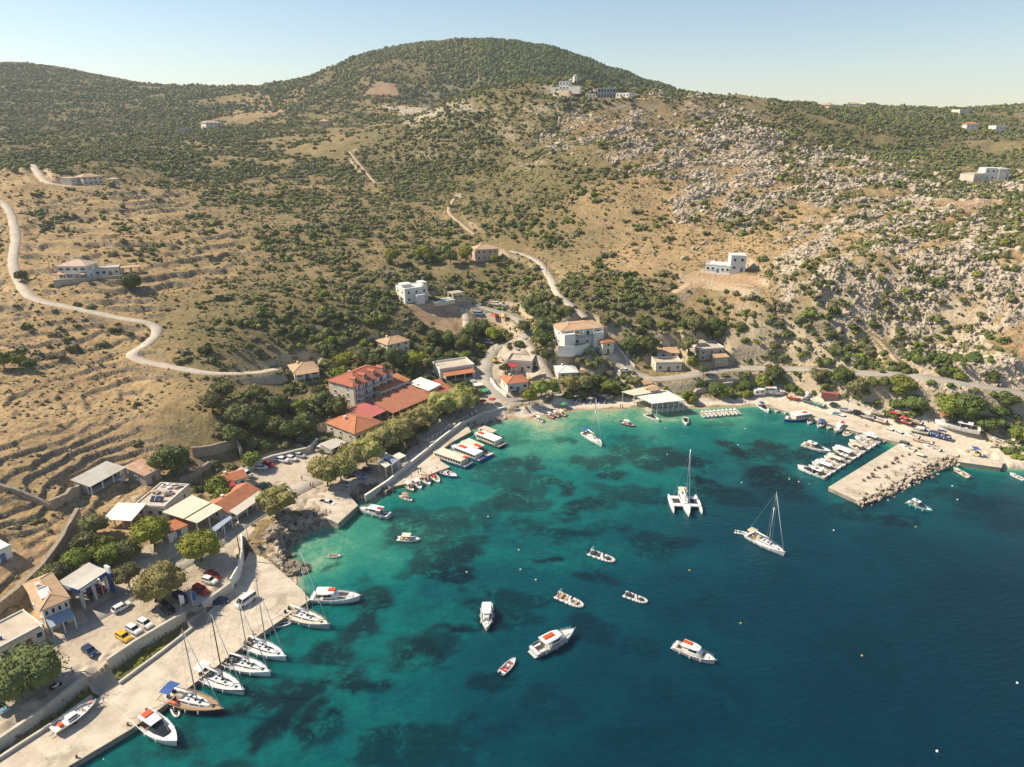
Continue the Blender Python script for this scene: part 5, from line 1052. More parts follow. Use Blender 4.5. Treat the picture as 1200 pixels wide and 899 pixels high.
# ------------------------------------------------------------------ boulders of the limestone slope
def rock_template(rs):
    V, F = cube_sphere(2); k = .65 + .6 * rs.rand(len(V), 1)
    key = np.round(V, 3); _, inv = np.unique(key, axis=0, return_inverse=True); kk = (.6 + .55 * rs.rand(inv.max() + 1))[inv.ravel()]; V = V * kk[:, None]
    for _ in range(3):
        n_ = rs.randn(3); n_ /= np.linalg.norm(n_); d = V @ n_; cut = .45; V = V - np.outer(np.maximum(d - cut, 0), n_)
    return V, F
RT = [rock_template(np.random.RandomState(40 + i)) for i in range(10)]
def rock_mesh(name, X, Y, Zz, size, m, rs, stretch=1.0, ang=None, tall=1.0, sink=.1):
    Vs, Fs = [], []; n0 = 0
    for i in range(len(X)):
        V, F = RT[rs.randint(10)]; a_ = rs.rand() * 6.28 if ang is None else ang + rs.randn() * .35; c_, s_ = math.cos(a_), math.sin(a_); k = size[i]; v0 = V[:, 0] * k * (1 + (stretch - 1) * rs.rand()); v1 = V[:, 1] * k * .8
        Vs.append(np.stack([v0 * c_ - v1 * s_ + X[i], v0 * s_ + v1 * c_ + Y[i], V[:, 2] * k * (.6 + .5 * rs.rand()) * tall + Zz[i] + k * sink], 1)); Fs.append(F + n0); n0 += len(V)
    return grid_mesh(name, np.concatenate(Vs), np.concatenate(Fs), (), m, False)
lime = bpy.data.materials.new('limestone'); nt, b = nodes_of(lime); g_ = nt.nodes.new('ShaderNodeNewGeometry'); v = g_.outputs['Position']
c = ramp(nt, mth(nt, 'ADD', mth(nt, 'MULTIPLY', noise(nt, .25, 4, .6, v), .6), mth(nt, 'MULTIPLY', noise(nt, 3, 4, .7, v), .4)), [(.32, (.25, .20, .145)), (.5, (.43, .36, .275)), (.66, (.57, .50, .40))])
nt.links.new(c, b.inputs['Base Color']); b.inputs['Roughness'].default_value = .95; b.inputs['Specular IOR Level'].default_value = .15; bump(nt, b, noise(nt, 2.5, 5, .7, v), .7, .15); _mats['limestone'] = lime
n = 300000; x, y = sample_land(n, 200, 720, rs, -.7, .80); dens, size, rock, terr, green = zones(x, y)
st_ = fbm((x * .8 + y * .6) / 22, (y * .8 - x * .6) / 9, 81, 4); m = rs.rand(n) < np.clip(rock - .28, 0, 1) ** 1.3 * np.clip((st_ - .42) * 8, .03, 2) * .85
x, y, rock = x[m], y[m], rock[m]; m = keep_clear(x, y, .5); x, y, rock = x[m], y[m], rock[m]
rz_ = height(x, y); print('rocks', len(x))
o = link('rocks', rock_mesh('rocks', x, y, rz_, np.minimum(np.exp(rs.randn(len(x)) * .62) * .6, 2.0) * np.clip(np.hypot(x, y) / 380, .8, 1.5), lime, rs, 2.3, 1.25, 1.15, -.12)); tag(o, 'pale limestone outcrops and boulders on the steep slope', 'rocks', None, 'stuff')
# stones on the terraces
x, y = sample_land(30000, 120, 330, rs, -.85, .1); dens, size, rock, terr, green = zones(x, y); m = rs.rand(len(x)) < np.clip(terr - .3, 0, 1) * np.clip((fbm(x / 9, y / 9, 83, 3) - .45) * 5, .02, 1) * .6; x, y = x[m], y[m]; m = keep_clear(x, y, .3); x, y = x[m], y[m]
o = link('rubble', rock_mesh('rubble', x, y, height(x, y), .14 + rs.rand(len(x)) ** 3 * .55, M('dry_stone'), rs)); tag(o, 'loose field stones strewn on the terraces', 'stones', None, 'stuff')
# ------------------------------------------------------------------ shore rocks and the breakwater
def along(px, z, step, rs, spread):
    P_ = np.array([at_z(u, v, z)[:2] for u, v in px]); out = []
    for a_, b_ in zip(P_[:-1], P_[1:]):
        n_ = max(1, int(np.linalg.norm(b_ - a_) / step))
        for i in range(n_): out.append(a_ + (b_ - a_) * (i + rs.rand()) / n_ + rs.randn(2) * spread)
    return np.array(out)
bw = np.concatenate([along([(1008, 586), (1030, 578), (1058, 565), (1084, 551), (1108, 541), (1124, 537)], z_, .55, rs, s_) for z_, s_ in ((0, 1.0), (.5, 1.2), (1.0, 1.4), (1.5, 1.3), (2, 1.0))] + [along([(1010, 580), (1030, 568), (1056, 553), (1082, 540), (1108, 534)], 1.6, .7, rs, 1.3)])
bz = np.concatenate([np.full(1, 0)] * 0 + [np.zeros(len(bw))]); ez = rs.rand(len(bw)) * 1.1; ez[-len(bw) // 6:] += .7
o = link('rubble_mound', rock_mesh('rubble_mound', bw[:, 0], bw[:, 1], ez, .35 + rs.rand(len(bw)) ** 2 * .75, lime, rs)); tag(o, 'breakwater of tumbled pale boulders along the pier', 'breakwater', None, 'stuff')
darkrock = M('wet_rock', (.20, .165, .125), .9, .45, .5, .6)
sh = np.concatenate([along([(338, 664), (334, 650), (344, 634), (356, 624), (374, 619), (392, 612)], 0, .5, rs, .9), along([(332, 655), (336, 640), (346, 628), (360, 616), (380, 611)], 1.5, .6, rs, .8), along([(412, 580), (430, 588), (442, 579), (455, 571), (474, 566)], 0, .45, rs, .8), along([(412, 577), (430, 582), (445, 574), (458, 566)], 1.2, .5, rs, .7), along([(545, 503), (570, 497), (596, 491)], 0, .5, rs, .6)])
dd, _ = shore(sh[:, 0], sh[:, 1]); sz_ = np.maximum(height(sh[:, 0], sh[:, 1]), -.2)
o = link('shore_rocks', rock_mesh('shore_rocks', sh[:, 0], sh[:, 1], sz_, .3 + rs.rand(len(sh)) ** 2 * .8, darkrock, rs)); tag(o, 'dark jagged rocks along the water edge', 'rocks', None, 'stuff')
def outcrop(label, px, r, m, seed, n=70):
    g = G(*px); r_ = np.random.RandomState(seed); a_ = r_.rand(n) * 6.28; d = np.sqrt(r_.rand(n)); x = d * np.cos(a_) * r[0]; y = d * np.sin(a_) * r[1]; z = (1 - d ** 1.5) * r[2] * (.6 + .5 * r_.rand(n)) - .3
    o = link('rock_outcrop', rock_mesh('rock_outcrop', x, y, z, .5 + r_.rand(n) * 1.1, m, r_)); o.location = g; tag(o, label, 'rock'); return o
crag = M('crag_rock', (.33, .27, .21), .95, .4, .4, .7)
outcrop('jagged brown crag above the little cove', (334, 616), (4.5, 4, 2.6), crag, 1); outcrop('grey rocky head beside the stone steps', (322, 628), (3, 4, 2.2), crag, 2); outcrop('low weedy rocks behind the small jetty', (366, 604), (6, 2.6, 1.4), crag, 3); outcrop('dark boulders below the promenade wall', (440, 574), (6, 3, 1.2), darkrock, 4); outcrop('brown seaweedy rocks at the root of the quay', (340, 668), (4.5, 3, .8), darkrock, 5)
# ------------------------------------------------------------------ trees one can tell apart
def tree(name, label, cat, base, h, r, pal, seed, lobes=9, leaf=.24, nleaf=1500, trunk=.2, flat=.7, crown_at=.62, spread=.62, group=None):
    g = G(*base); rr = np.random.RandomState(seed); t = thing(name, label, cat, (g.x, g.y, g.z - .05), rr.rand() * 6.28, group)
    L = []; zc = h * crown_at; tb = mb(bark, True); top = Vector((rr.randn() * .15, rr.randn() * .15, zc * .62)); tb.tube((0, 0, -.6), top, trunk * 1.25, trunk * .8, 7)
    for i in range(lobes):
        a_ = 6.28 * i / lobes * 2.4 + rr.rand(); d = r * spread * math.sqrt((i + .3) / lobes) * (.85 + .3 * rr.rand()); lr = r * (.36 + .16 * rr.rand()) * (1.18 if i == 0 else 1)
        lr *= 1.12; dome = math.sqrt(max(.08, 1 - (d / r) ** 2)); z_ = zc + (h - zc) * dome * (.25 + .62 * rr.rand() ** .7) - lr * .25
        L.append((d * math.cos(a_), d * math.sin(a_), z_, lr, lr * (.85 + .3 * rr.rand()), lr * flat))
        if i % 2 == 0: tb.tube(top, (d * math.cos(a_) * .75, d * math.sin(a_) * .75, z_ - lr * .2), trunk * .55, trunk * .2, 5)
    tb.build('trunk', t); V, F, T = leaf_cloud(rr, L, nleaf, leaf, 3, .70, .45); me = grid_mesh('crown', V, F, (), fm, False, tint(pal, T, rr, .15)); link('crown', me, t); return t
TREES = [  # base px, height, radius, palette, label, kind
 ((37,808),7.4,6.2,'holm','big round dark tree overhanging the retaining wall at the quay','round_tree'),
 ((192,703),7.5,5.4,'tamarisk','feathery yellowish tamarisk above the parked motorbikes','tamarisk_tree'),
 ((236,658),7.5,4.6,'lime','bright yellow green tree at the roadside kerb opposite the cream canopy','pine_tree'),
 ((325,606),7.5,4.6,'tamarisk','loose yellow green tamarisk on the crag by the long taverna','tamarisk_tree'),
 ((181,640),7,4.4,'lime','round bright green pine in front of the cluttered flat roof','pine_tree'),
 ((258,584),6,3.2,'bright','upper of two round pines by the red awning','pine_tree'), ((263,592),5,2.7,'bright','lower of two round pines by the red awning','pine_tree'),
 ((204,556),8.5,5.2,'dark','big dark carob tree behind the rusty roofed shed','carob_tree'), ((152,690),6,2.8,'olive','small olive tree beside the blue price sign','olive_tree'),
 ((120,655),5.5,3.6,'bright','leafy green tree nearest the white sheet shelter','garden_tree'), ((103,650),5.5,3.2,'olive','greyish green tree left of the white sheet shelter','garden_tree'), ((132,662),5,3,'bright','fresh green tree behind the blue flag','garden_tree'), ((113,627),5.5,3.2,'olive','dusky tree up against the white sheet shelter','garden_tree'), ((92,668),5,3,'bright','green tree at the top of the fuel station yard','garden_tree'), ((70,682),4.5,2.8,'olive','olive bushy tree behind the fuel station canopy','garden_tree'), ((58,690),4.5,2.6,'olive','pale bushy tree between lane wall and fuel station','garden_tree'), ((152,655),5,2.8,'olive','tree between the round bright pine and the price sign','garden_tree'), ((190,628),4,2.2,'holm','dark little tree beside the tiled kiosk','garden_tree'),
 ((384,570),8.5,4.6,'tamarisk','tamarisk nearest the plaza with the white truck behind it','tamarisk_tree'), ((400,566),8,4.2,'tamarisk','tamarisk over the black parked car','tamarisk_tree'), ((415,552),8,4.4,'tamarisk','tamarisk in front of the orange hall gable','tamarisk_tree'), ((430,545),8.5,4.6,'tamarisk','broad tamarisk beside the cream shade sails','tamarisk_tree'), ((450,530),8.5,4.8,'tamarisk','tamarisk in front of the pinkish veranda','tamarisk_tree'), ((468,522),9,5,'tamarisk','largest tamarisk of the promenade row','tamarisk_tree'), ((484,508),8,4.4,'tamarisk','tamarisk beside the wide restaurant roof','tamarisk_tree'), ((498,502),8,4.4,'tamarisk','tamarisk leaning to the promenade stairs','tamarisk_tree'), ((520,488),9,5,'tamarisk','tamarisk in front of the red tiled annex','tamarisk_tree'), ((541,484),9,5.2,'tamarisk','big tamarisk at the village end of the promenade','tamarisk_tree'), ((552,476),7,3.6,'tamarisk','small tamarisk beside the green canopy','tamarisk_tree'),
 ((620,474),6,3,'lime','small bright tree beside the orange roofed beach house','beach_tree'), ((634,468),7.5,4,'bright','spreading green tree at the back of the beach','beach_tree'), ((648,465),6.5,3.2,'bright','green tree beside the beach street lamp','beach_tree'), ((667,462),7,3.6,'tamarisk','brownish olive tree left of the beach sunbeds','beach_tree'), ((682,462),7.5,4,'olive','taller dusky tree shading the beach sunbeds','beach_tree'), ((696,456),6,3,'holm','dark tree between sunbeds and lane','beach_tree'), ((712,464),6.5,3,'bright','slim green tree beside the beach taverna','beach_tree'), ((720,466),5,2.2,'holm','small dark tree touching the taverna veranda','beach_tree'),
 ((400,450),7,3.4,'bright','round yellow green pine at the hotel gable','pine_tree'), ((396,460),6,3,'lime','lower bright pine beside the hotel','pine_tree'), ((396,487),7,4.4,'holm','dark carob tree in front of the hotel gable','carob_tree'), ((374,465),4.5,2.4,'olive','grey green small tree below the white bungalow','garden_tree'), ((404,434),7,3.4,'lime','yellow green pine behind the hotel roof','pine_tree'), ((422,432),7.5,3.6,'olive','olive toned pine behind the hotel roof ridge','pine_tree'), ((464,433),8.5,4.6,'holm','dark broad tree between hotel and cottage','carob_tree'), ((487,434),8,4,'lime','vivid yellow green pine by the white parapet building','pine_tree'), ((505,434),5.5,2.8,'holm','small dark tree right of the vivid pine','garden_tree'), ((478,467),5,3,'holm','dark bushy tree behind the wide restaurant roof','garden_tree'), ((440,437),7.5,3.6,'pine','pine behind the hotel dormers','pine_tree'),
 ((565,395),8,4.6,'holm','dark tree left of the red gazebo','carob_tree'), ((552,400),7.5,4.4,'pine','pine below the villa drive bend','pine_tree'), ((578,402),7,3.6,'lime','yellow green tree below the gazebos','pine_tree'), ((614,392),5.5,3.2,'holm','round dark tree in the street fork','round_tree'), ((540,412),7.5,4.4,'holm','dark tree above the blue and orange sheds','carob_tree'), ((524,408),7,4,'pine','dense tree left of the blue and orange sheds','carob_tree'), ((508,404),6.5,3.6,'holm','dark tree above the tan cottage','carob_tree'), ((545,424),4.5,2.6,'bright','small bright tree behind the white parapet','garden_tree'),
 ((640,395),9,5,'holm','dark tree pressed to the side of the apartment house','carob_tree'), ((636,408),8,4.4,'pine','tree below the apartment house terrace','pine_tree'), ((632,378),8.5,5,'holm','dense dark tree above the street fork','carob_tree'), ((622,366),7.5,4.4,'holm','dark tree beside the valley track','carob_tree'), ((592,437),4,2.2,'holm','low bushy tree above the red awning house','garden_tree'), ((626,425),4.5,2.6,'holm','dark tree at the corner of the terrace building','garden_tree'), ((640,422),4.5,2.6,'holm','dark tree on the bank under the curved terrace wall','garden_tree'),
 ((736,413),6.5,3.6,'holm','dark tree beside the steep lane','carob_tree'), ((760,415),7.5,4,'dark','big dark tree behind the flat roofed store','carob_tree'), ((806,415),7,3.6,'olive','olive tree between the store and the stone house','olive_tree'), ((812,432),5.5,2.8,'bright','green tree in front of the stone house','garden_tree'), ((824,440),4.5,2,'dark','narrow dark tree at the coast road edge','cypress_tree'), ((835,398),9,5.2,'dark','largest dark tree on the bank behind the stone house','carob_tree'), ((815,392),8,4.6,'olive','broad olive tree behind the stone house','olive_tree'),
 ((460,310),8,4,'lime','vivid yellow green pine on the slope above the cubic villa','pine_tree'), ((498,308),8.5,4.6,'lime','large vivid pine standing alone on the valley slope','pine_tree'), ((546,308),8,4,'lime','round vivid pine left of the peach villa','pine_tree'), ((528,310),7,4,'holm','dark tree between two vivid pines','carob_tree'), ((580,311),5.5,2.8,'bright','small green tree in front of the peach villa','garden_tree'),
 ((156,341),7,4.2,'dark','dark carob below the terraced villa pool house','carob_tree'), ((5,432),5.5,3,'bright','round bright tree at the edge of the upper terraces','round_tree'), ((24,432),5,2.6,'bright','small round bright tree beside its twin on the terrace','round_tree'), ((26,330),4.5,2.8,'holm','dark tree at the drive of the terraced villa','garden_tree'),
 ((1130,492),9,5.5,'pine','huge rounded green bush tree above the laid up white boat','carob_tree'), ((1113,490),8,5,'bright','rounded green tree left of the laid up white boat','carob_tree'), ((1056,462),6.5,4.6,'bright','bright rounded tree mass below the coast road','carob_tree'), ((1070,482),6,4.2,'pine','green tree above the red covered boats','carob_tree'), ((1156,506),5,3.4,'pine','green bush tree right of the laid up white boat','carob_tree'), ((985,452),7,4.2,'pine','round green tree above the red container','carob_tree'), ((1002,462),6,4.4,'olive','olive bush tree right of the red container','carob_tree'), ((958,450),6,3.6,'olive','dusty tree above the harbour caravans','carob_tree'), ((905,447),7,3.6,'holm','dark tree beside the coast road above the caravans','carob_tree'), ((893,455),5.5,3.2,'bright','green tree behind the caravans','carob_tree'), ((873,458),4.5,3,'dark','dark low tree left of the caravans','carob_tree'), ((838,462),5,3.8,'dark','dark bushes of the ruined bank','carob_tree'), ((848,466),4,3.4,'bright','yellow green bush tree above the beach end','carob_tree'), ((1180,476),5,3.4,'pine','green bush tree beside the far coast road','carob_tree'), ((1196,520),5.5,3.6,'bright','bright bush tree at the edge above the last slipway','carob_tree'), ((803,470),4,2.4,'bright','bright bush tree at the right end of the beach taverna','garden_tree'), ((812,474),3.5,2,'lime','yellow green bush by the sea wall of the taverna','garden_tree'),
 ((300,505),6.5,3.6,'holm','dark thicket tree above the parked white cars','carob_tree'), ((322,512),6.5,3.7,'olive','olive toned tree over the plaza retaining wall','carob_tree'), ((340,516),7,4.2,'dark','darkest tree of the thicket left of the orange hall','carob_tree'), ((360,508),7,3.8,'holm','holm oak beside the orange hall','carob_tree'), ((282,500),7,4.2,'olive','olive grey tree at the edge of the thicket','olive_tree'), ((352,488),6.2,3.4,'bright','brighter green tree behind the thicket front','carob_tree'), ((326,484),6,3.4,'pine','pine green tree deep in the thicket','carob_tree'), ((300,470),5.5,3.2,'olive','olive tree above the thicket','olive_tree'), ((296,548),4.5,2.8,'bright','light green tree at the back of the plaza cars','garden_tree'), ((276,520),6,3.6,'holm','dark tree above the ruined wall','carob_tree'), ((250,484),6.5,4,'olive','spreading olive tree on the slope over the carob','olive_tree'), ((262,470),6.5,4,'olive','grey olive tree at the end of the pale track','olive_tree'), ((376,480),6.5,3.6,'holm','dark tree below the bungalow','carob_tree'),
]
for i, (bp, h, r, pal, lb, nm) in enumerate(TREES):
    d = G(*bp).length; near = d < 175; tam = pal == 'tamarisk'
    tree(nm, lb, 'tree', bp, h * (1.06 if not tam else 1.08), r * (1.3 if tam and not near else 1.08), pal, 300 + i, lobes=20 if near else 14, leaf=(.20 if near else .30) * (.9 if tam else 1) * (r / 4) ** .3, nleaf=3600 if near else 1100, trunk=.10 + r * .035, flat=.85 if not tam else .8, crown_at=.40 if nm not in ('carob_tree', 'garden_tree', 'round_tree') else .28, group='trees around the village and harbour' if False else None)
# ================================================================== boats: x forward, waterline at z = 0
M('gel_white', (.78, .765, .73), .3, .03, 1.2); M('gel_cream', (.70, .63, .50), .35, .05, 1.2); M('deck_grey', (.50, .49, .46), .7, .06, 2); M('teak', (.36, .23, .13), .75, .15, 3); M('navy', (.012, .02, .055), .3, .1, 1); M('hull_blue', (.02, .09, .36), .35, .08, 1); M('hull_teal', (.05, .36, .38), .35, .08, 1); M('hull_red', (.42, .035, .03), .4, .08, 1); M('hull_grey', (.40, .42, .45), .4, .06, 1); M('hull_wood', (.33, .15, .06), .6, .15, 2)
M('raft_orange', (.78, .085, .012), .55, .06, 2); M('canvas_beige', (.56, .47, .34), .85, .08, 2); M('canvas_blue', (.03, .10, .32), .8, .1, 2); M('canvas_white', (.74, .72, .67), .8, .05, 2); M('canvas_brown', (.36, .22, .16), .85, .08, 2); M('canvas_red', (.50, .05, .05), .8, .08, 2); M('canvas_dark', (.05, .05, .055), .8, .1, 2); M('cushion_tan', (.50, .33, .18), .85, .1, 2); M('cushion_white', (.70, .67, .60), .8, .05, 2); M('tinted_screen', (.02, .025, .03), .08, .2, 2); M('rubber_grey', (.56, .55, .52), .6, .06, 2); M('alloy', (.60, .60, .59), .35, .05, 3, metal=.7); M('engine_black', (.02, .02, .022), .35, .1, 3); M('rail_steel', (.70, .70, .70), .3, .04, 3, metal=.6); M('yellow_paint', (.62, .42, .04), .5, .08, 2)
def beam(t, B, ts, full): return B / 2 * ((ts + (1 - ts) * math.sin(PI / 2 * min(1, t / .42))) if t < .42 else max(.012, 1 - ((t - .42) / .58) ** full))
def hull_shape(L, B, Hh, ts=.8, full=2.2, sheer=.3, draft=.35, over=.05, n=16):
    S = []
    for i in range(n + 1):
        t = i / n; y = beam(t, B, ts, full); z = Hh * (1 + sheer * max(0, (t - .25) / .75) ** 2); x = -L / 2 + L * t; sx = -over * L * max(0, (t - .6) / .4) ** 2
        S.append([(x, y, z), (x + sx * .3, y * .95, z * .5), (x + sx * .8, y * .80, .02), (x + sx, y * .35, -draft * .8), (x + sx, 0, -draft), (x + sx, -y * .35, -draft * .8), (x + sx * .8, -y * .80, .02), (x + sx * .3, -y * .95, z * .5), (x, -y, z)])
    return S
def make_hull(t, L, B, Hh, hullm='gel_white', stripe=None, ts=.8, full=2.2, sheer=.3, deckm='gel_white', well=None, rimm=None, wellm='deck_grey', over=.05, draft=.35):
    """hull with a deck and an open well (fractions x0,x1, width)"""
    S = hull_shape(L, B, Hh, ts, full, sheer, draft, over); n = len(S); b = mb(_mats[hullm], True); vs = [p for s_ in S for p in s_]; fs = []
    for k in range(n - 1):
        for i in range(8): fs.append((k * 9 + i, k * 9 + i + 1, (k + 1) * 9 + i + 1, (k + 1) * 9 + i))
    b.add(vs, fs); b.sm = False; b.add(S[0], [tuple(range(9))])
    if stripe:
        b.mat(_mats[stripe])
        for sg in (0, 1):
            for k in range(n - 1):
                q = []
                for s_ in (S[k], S[k + 1]):
                    a_, c_ = (s_[0], s_[1]) if sg == 0 else (s_[8], s_[7]); o_ = .015 if sg == 0 else -.015
                    q.append([(a_[j] + (c_[j] - a_[j]) * f + (o_ if j == 1 else 0)) for f in (.12, .55) for j in range(3)])
                p = [tuple(q[0][:3]), tuple(q[1][:3]), tuple(q[1][3:]), tuple(q[0][3:])]; b.add(p, [(0, 1, 2, 3) if sg == 0 else (3, 2, 1, 0)])
    h = b.build('hull', t); d = mb(_mats[deckm]); zz = lambda t_: Hh * (1 + sheer * max(0, (t_ - .25) / .75) ** 2)
    w0, w1, ww = well or (2, 2, 0)
    for k in range(n - 1):
        t0, t1 = k / (n - 1), (k + 1) / (n - 1); y0, y1 = S[k][0][1] * .99, S[k + 1][0][1] * .99; x0, x1 = S[k][0][0], S[k + 1][0][0]; z0, z1 = zz(t0) - .03, zz(t1) - .03
        if t0 >= w0 - 1e-6 and t1 <= w1 + 1e-6:
            i0, i1 = y0 * ww, y1 * ww; fl = .12 * Hh + .1
            for sg in (1, -1):
                d.add([(x0, sg * y0, z0), (x1, sg * y1, z1), (x1, sg * i1, z1), (x0, sg * i0, z0)], [(0, 1, 2, 3), (3, 2, 1, 0)]); d.add([(x0, sg * i0, z0), (x1, sg * i1, z1), (x1, sg * i1, fl), (x0, sg * i0, fl)], [(0, 1, 2, 3), (3, 2, 1, 0)])
            if t0 - 1 / (n - 1) < w0 - 1e-6: d.add([(x0, i0, z0), (x0, -i0, z0), (x0, -i0, fl), (x0, i0, fl)], [(0, 1, 2, 3), (3, 2, 1, 0)])
            if t1 + 1 / (n - 1) > w1 + 1e-6: d.add([(x1, i1, z1), (x1, -i1, z1), (x1, -i1, fl), (x1, i1, fl)], [(0, 1, 2, 3), (3, 2, 1, 0)])
            d.mat(_mats[wellm]); d.add([(x0, i0, fl), (x0, -i0, fl), (x1, -i1, fl), (x1, i1, fl)], [(0, 1, 2, 3)]); d.mat(_mats[deckm])
        else: d.add([(x0, y0, z0), (x0, -y0, z0), (x1, -y1, z1), (x1, y1, z1)], [(0, 1, 2, 3)])
    d.build('deck', t)
    r = mb(_mats[rimm or hullm]); 
    for sg in (0, 8): r.path([(p[sg][0], p[sg][1], p[sg][2]) for p in S], .045 + L * .002, 5)
    r.tube(S[0][0], S[0][8], .05, .05, 5); r.build('gunwale', t); return S, zz
def loft_cabin(secs, m, name, t, glass=None):
    """secs: (x, half width bottom, half width top, z0, z1)"""
    b = mb(_mats[m]); b.rings([[(x, -wb, z0), (x, wb, z0), (x, wt, z1), (x, -wt, z1)] for x, wb, wt, z0, z1 in secs]); o = b.build(name, t)
    if glass:
        g = mb(_mats['tinted_screen'])
        for (xa, wa, ua, za, zA), (xb, wb, ub, zb, zB) in zip(secs[:-1], secs[1:]):
            if xb - xa < .3: continue
            for sg in (1, -1):
                q = []
                for f, (x, w_, u_, z0, z1) in ((.08, (xa, wa, ua, za, zA)), (.92, (xb, wb, ub, zb, zB))):
                    xx = xa + (xb - xa) * f; W_ = wa + (wb - wa) * f; U_ = ua + (ub - ua) * f; Z0 = za + (zb - za) * f; Z1 = zA + (zB - zA) * f
                    for h in glass: q.append((xx, sg * (W_ + (U_ - W_) * h + .015), Z0 + (Z1 - Z0) * h))
                g.add([q[0], q[2], q[3], q[1]], [(0, 1, 2, 3), (3, 2, 1, 0)])
        g.build('window', o)
    return o
def outboard(t, x, y, z, k=1.0):
    o = mb(_mats['engine_black']).box((x - .28 * k, y, z + .35 * k), (.55 * k, .36 * k, .5 * k), 0, .8).box((x - .2 * k, y, z - .3 * k), (.2 * k, .14 * k, .9 * k)).build('outboard_motor', t); return o
def bimini(t, x0, x1, hw, z, m, poles=True, base=.6, name='bimini'):
    b = mb(_mats[m]); n = 5
    for i in range(n):
        y0, y1 = -hw + 2 * hw * i / n, -hw + 2 * hw * (i + 1) / n; z0, z1 = z - .18 * (y0 / hw) ** 2, z - .18 * (y1 / hw) ** 2; b.slab((x0, y0, z0), (x1, y0, z0), (x1, y1, z1), (x0, y1, z1), .05)
    o = b.build(name, t)
    if poles:
        p = mb(_mats['rail_steel'])
        for x in (x0 + .1, x1 - .1):
            for y in (-hw + .05, hw - .05): p.tube((x, y, z - .2), ((x0 + x1) / 2 + (x - (x0 + x1) / 2) * .6, y * 1.0, base), .025, .025, 5)
        p.build('bimini_frame', t)
    return o
def place(t, stern, bow, z=0, Lset=None):
    if z == 0: a, b = Vector(at_z(*stern, 0)), Vector(at_z(*bow, 0))
    else: a, b = G(*stern), G(*bow)
    c = (a + b) / 2; t.location = (c.x, c.y, z if z == 0 else (a.z + b.z) / 2 + z - 1e-3); t.rotation_euler = (0, 0, math.atan2(b.y - a.y, b.x - a.x)); return (b - a).length
def span(stern, bow): return (Vector(at_z(*bow, 0)) - Vector(at_z(*stern, 0))).length
def boat_thing(name, label, cat, group, stern, bow, L0=None):
    t = thing(name, label, cat, group=group); L = place(t, stern, bow); return t, (L0 or L)
def fenders(t, S, n, m='canvas_white', side=(1, -1)):
    for sg in side:
        for i in range(n):
            p = S[3 + int(i * 8 / max(1, n - 1 or 1))][0 if sg > 0 else 8]; mb(_mats[m]).tube((p[0], p[1] + sg * .14, p[2] - .15), (p[0], p[1] + sg * .14, p[2] - .75), .12, .12, 6).build('fender', t)
def rails(t, S, x0, x1, h, name='guard_rail'):
    r = mb(_mats['rail_steel'])
    for sg in (0, 8):
        P_ = [Vector(s_[sg]) * 1 for s_ in S if x0 <= s_[sg][0] <= x1]; P_ = [Vector((p.x, p.y * .94, p.z)) for p in P_]
        for k in (h, h * .5): r.path([p + Vector((0, 0, k)) for p in P_], .018, 4)
        for p in P_[::2]: r.tube(p, p + Vector((0, 0, h)), .02, .02, 4)
    r.build(name, t)
